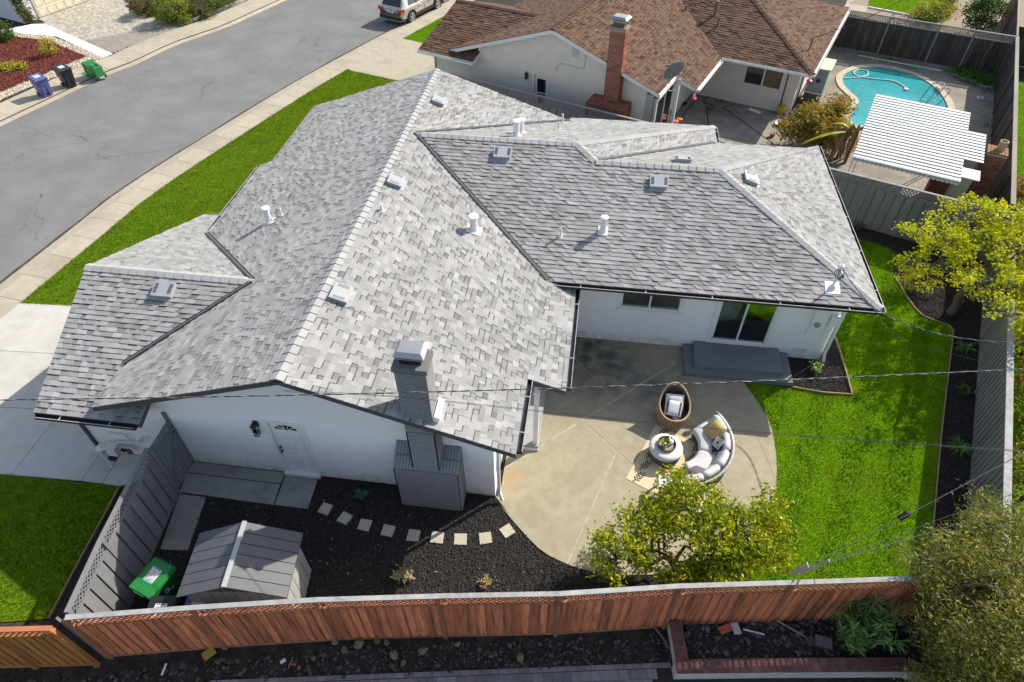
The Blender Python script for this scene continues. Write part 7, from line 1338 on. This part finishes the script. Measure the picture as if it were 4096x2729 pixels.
o = MB().tube(smooth_poly([g(15, 1295, 1090, .08), g(15, 1350, 1150, .06), g(15, 1400, 1220, .05), g(15, 1430, 1285, .05)], 4, False), .028, 8).build('grey_pipe', mat('slate_pipe', (.12, .13, .16), (.1, .11, .13), 5, rough=.5)); tag(o, 'bent slate grey pipe beside the brick planter', 'pipe')
# paving along the bottom edge
PVF = gmix([(14, -200, 1556), (14, 0, 1542), (14, 1000, 1505), (15, 0, 1460), (15, 1480, 1400), (15, 1510, 1540), (15, 2500, 1490), (15, 2600, 1900), (14, 0, 1900), (14, -1500, 1900)], 0.0)
fp = sheet('garden_paving', [(-12, .8)]+[tuple(p) for p in PVF]+[(9, 3)], -.012, M_dark); eA, eB = np.array(gmix([(14, 0, 1542)])[0]), np.array(gmix([(15, 1480, 1400)])[0]); ed = (eB-eA)/np.linalg.norm(eB-eA); en = np.array((ed[1], -ed[0])); M_fp = mat('garden_pavers', (.20, .195, .20), (.15, .145, .15), 6, rough=.9, rnd=.45, c3=(.22, .17, .16), s3=1.5); rze = math.atan2(ed[1], ed[0])
for i in range(-4, 48):
    p = eA+ed*(i*.206+.1); 
    if p[0] < 2.65: piece('paver', (*(p+en*.055), .0), (.2, .1, .05), M_fp, fp, rz=rze)
    for r in range(9):
        wq = .158; p = eA+ed*(i*wq*1.3+(.08 if r % 2 else 0))+en*(.115+.105+r*.208)
        if p[0] < 8 and (p[0] < 2.4 or r > 1): piece('paver', (*p, -.004), (wq*1.26, .2, .05), M_fp, fp, rz=rze)
# brick planter
M_bc = mat('maroon_brick', (.17, .075, .065), (.11, .05, .045), 8, rough=.8, rnd=.3, c3=(.26, .13, .10), s3=3); pln = thing('brick_planter', 'maroon brick capped planter wall in the bottom right foreground', 'planter', tuple(g(15, 1550, 1430, .42))); ZC = .42
def capped(P, wd, first=0.0):
    P = [np.array(p) for p in P]
    for a, c in zip(P, P[1:]):
        d = c-a; L = np.linalg.norm(d); d /= L; n_ = max(1, int(round(L/.30))); 
        for i in range(n_): barpiece('cap_brick', a+d*(L*i/n_+.01), a+d*(L*(i+1)/n_-.012), wd, .06, M_bc, pln)
        q = a.copy(); q2 = c.copy(); q[2] = q2[2] = ZC/2-.03; MB().bar(q, q2, wd*.86, ZC-.005).build('rendered_wall', mat('pale_render', (.52, .50, .46), (.44, .42, .39), 5, rough=.9), pln); q[2] = q2[2] = ZC-.02; MB().bar(q, q2, wd*.93, .05).build('mortar_bed', mat('grey_mortar', (.36, .34, .31), (.3, .28, .26), 9, rough=.95), pln)
capped([g(15, 1485, 1045, ZC), g(15, 1545, 1390, ZC)], .27); capped([g(15, 1490, 1437, ZC), g(15, 2331, 1425, ZC), g(16, 1340, 1418, ZC)], .27); capped([g(16, 1340, 1418, ZC), g(16, 1700, 1568, ZC), g(16, 2100, 1760, ZC)], .27)
PLB = gmix([(15, 1560, 1040), (15, 1600, 1370), (15, 2331, 1365), (16, 1330, 1350), (16, 1800, 1500), (16, 2322, 1650), (16, 2322, 1000), (16, 1250, 1000), (16, 0, 1045)], .12); sheet('planter_soil', PLB, .12, M_soil); rubble('grey rubble and stones filling the brick planter', PLB, 330, .012, .09, mat('grey_rubble', (.13, .125, .12), (.08, .077, .075), 14, rough=.95, tone=1.2), .12, 'planter_rubble', 'rubble')
t = thing('torn_sack', 'torn red and white paper sack in the planter', 'sack', tuple(g(15, 1950, 1110, .18))); MB().box(g(15, 1930, 1110, .2), (.42, .16, .06), rz=.5).build('red_part', mat('sack_red', (.55, .14, .08), (.45, .1, .06), 10, rough=.8), t); MB().box(g(15, 2000, 1115, .21), (.16, .24, .05), rz=.3).build('white_part', mat('sack_white', (.6, .57, .55), (.5, .48, .46), 10, rough=.8), t)
o = MB().bar(g(15, 2060, 1120, .2), g(15, 2240, 1165, .2), .03, .03).build('white_pipe', M_pipe); tag(o, 'short white pipe lying in the planter rubble', 'pipe')
t = thing('garden_shovel', 'long-handled grey shovel lying in the planter', 'shovel', tuple(g(16, 500, 1200, .2))); MB().tube([g(16, 225, 1045, .25), g(16, 470, 1185, .2)], .02, 6).build('handle', M_mtl, t); b = MB(); c0_, c1_ = g(16, 490, 1180, .2), g(16, 530, 1265, .18); b.bar(c0_, c1_, .2, .02); b.build('blade', M_fascia, t)
o = MB().box((0, 0, .05), (.34, .24, .1)).build('concrete_block', mat('block_grey', (.22, .215, .21), (.17, .165, .16), 8, rough=.95), base=(0, 0, 0)); o.location = g(16, 615, 1240, .14); o.rotation_euler = (0, 0, -.15); tag(o, 'grey concrete block beside the shovel', 'block')
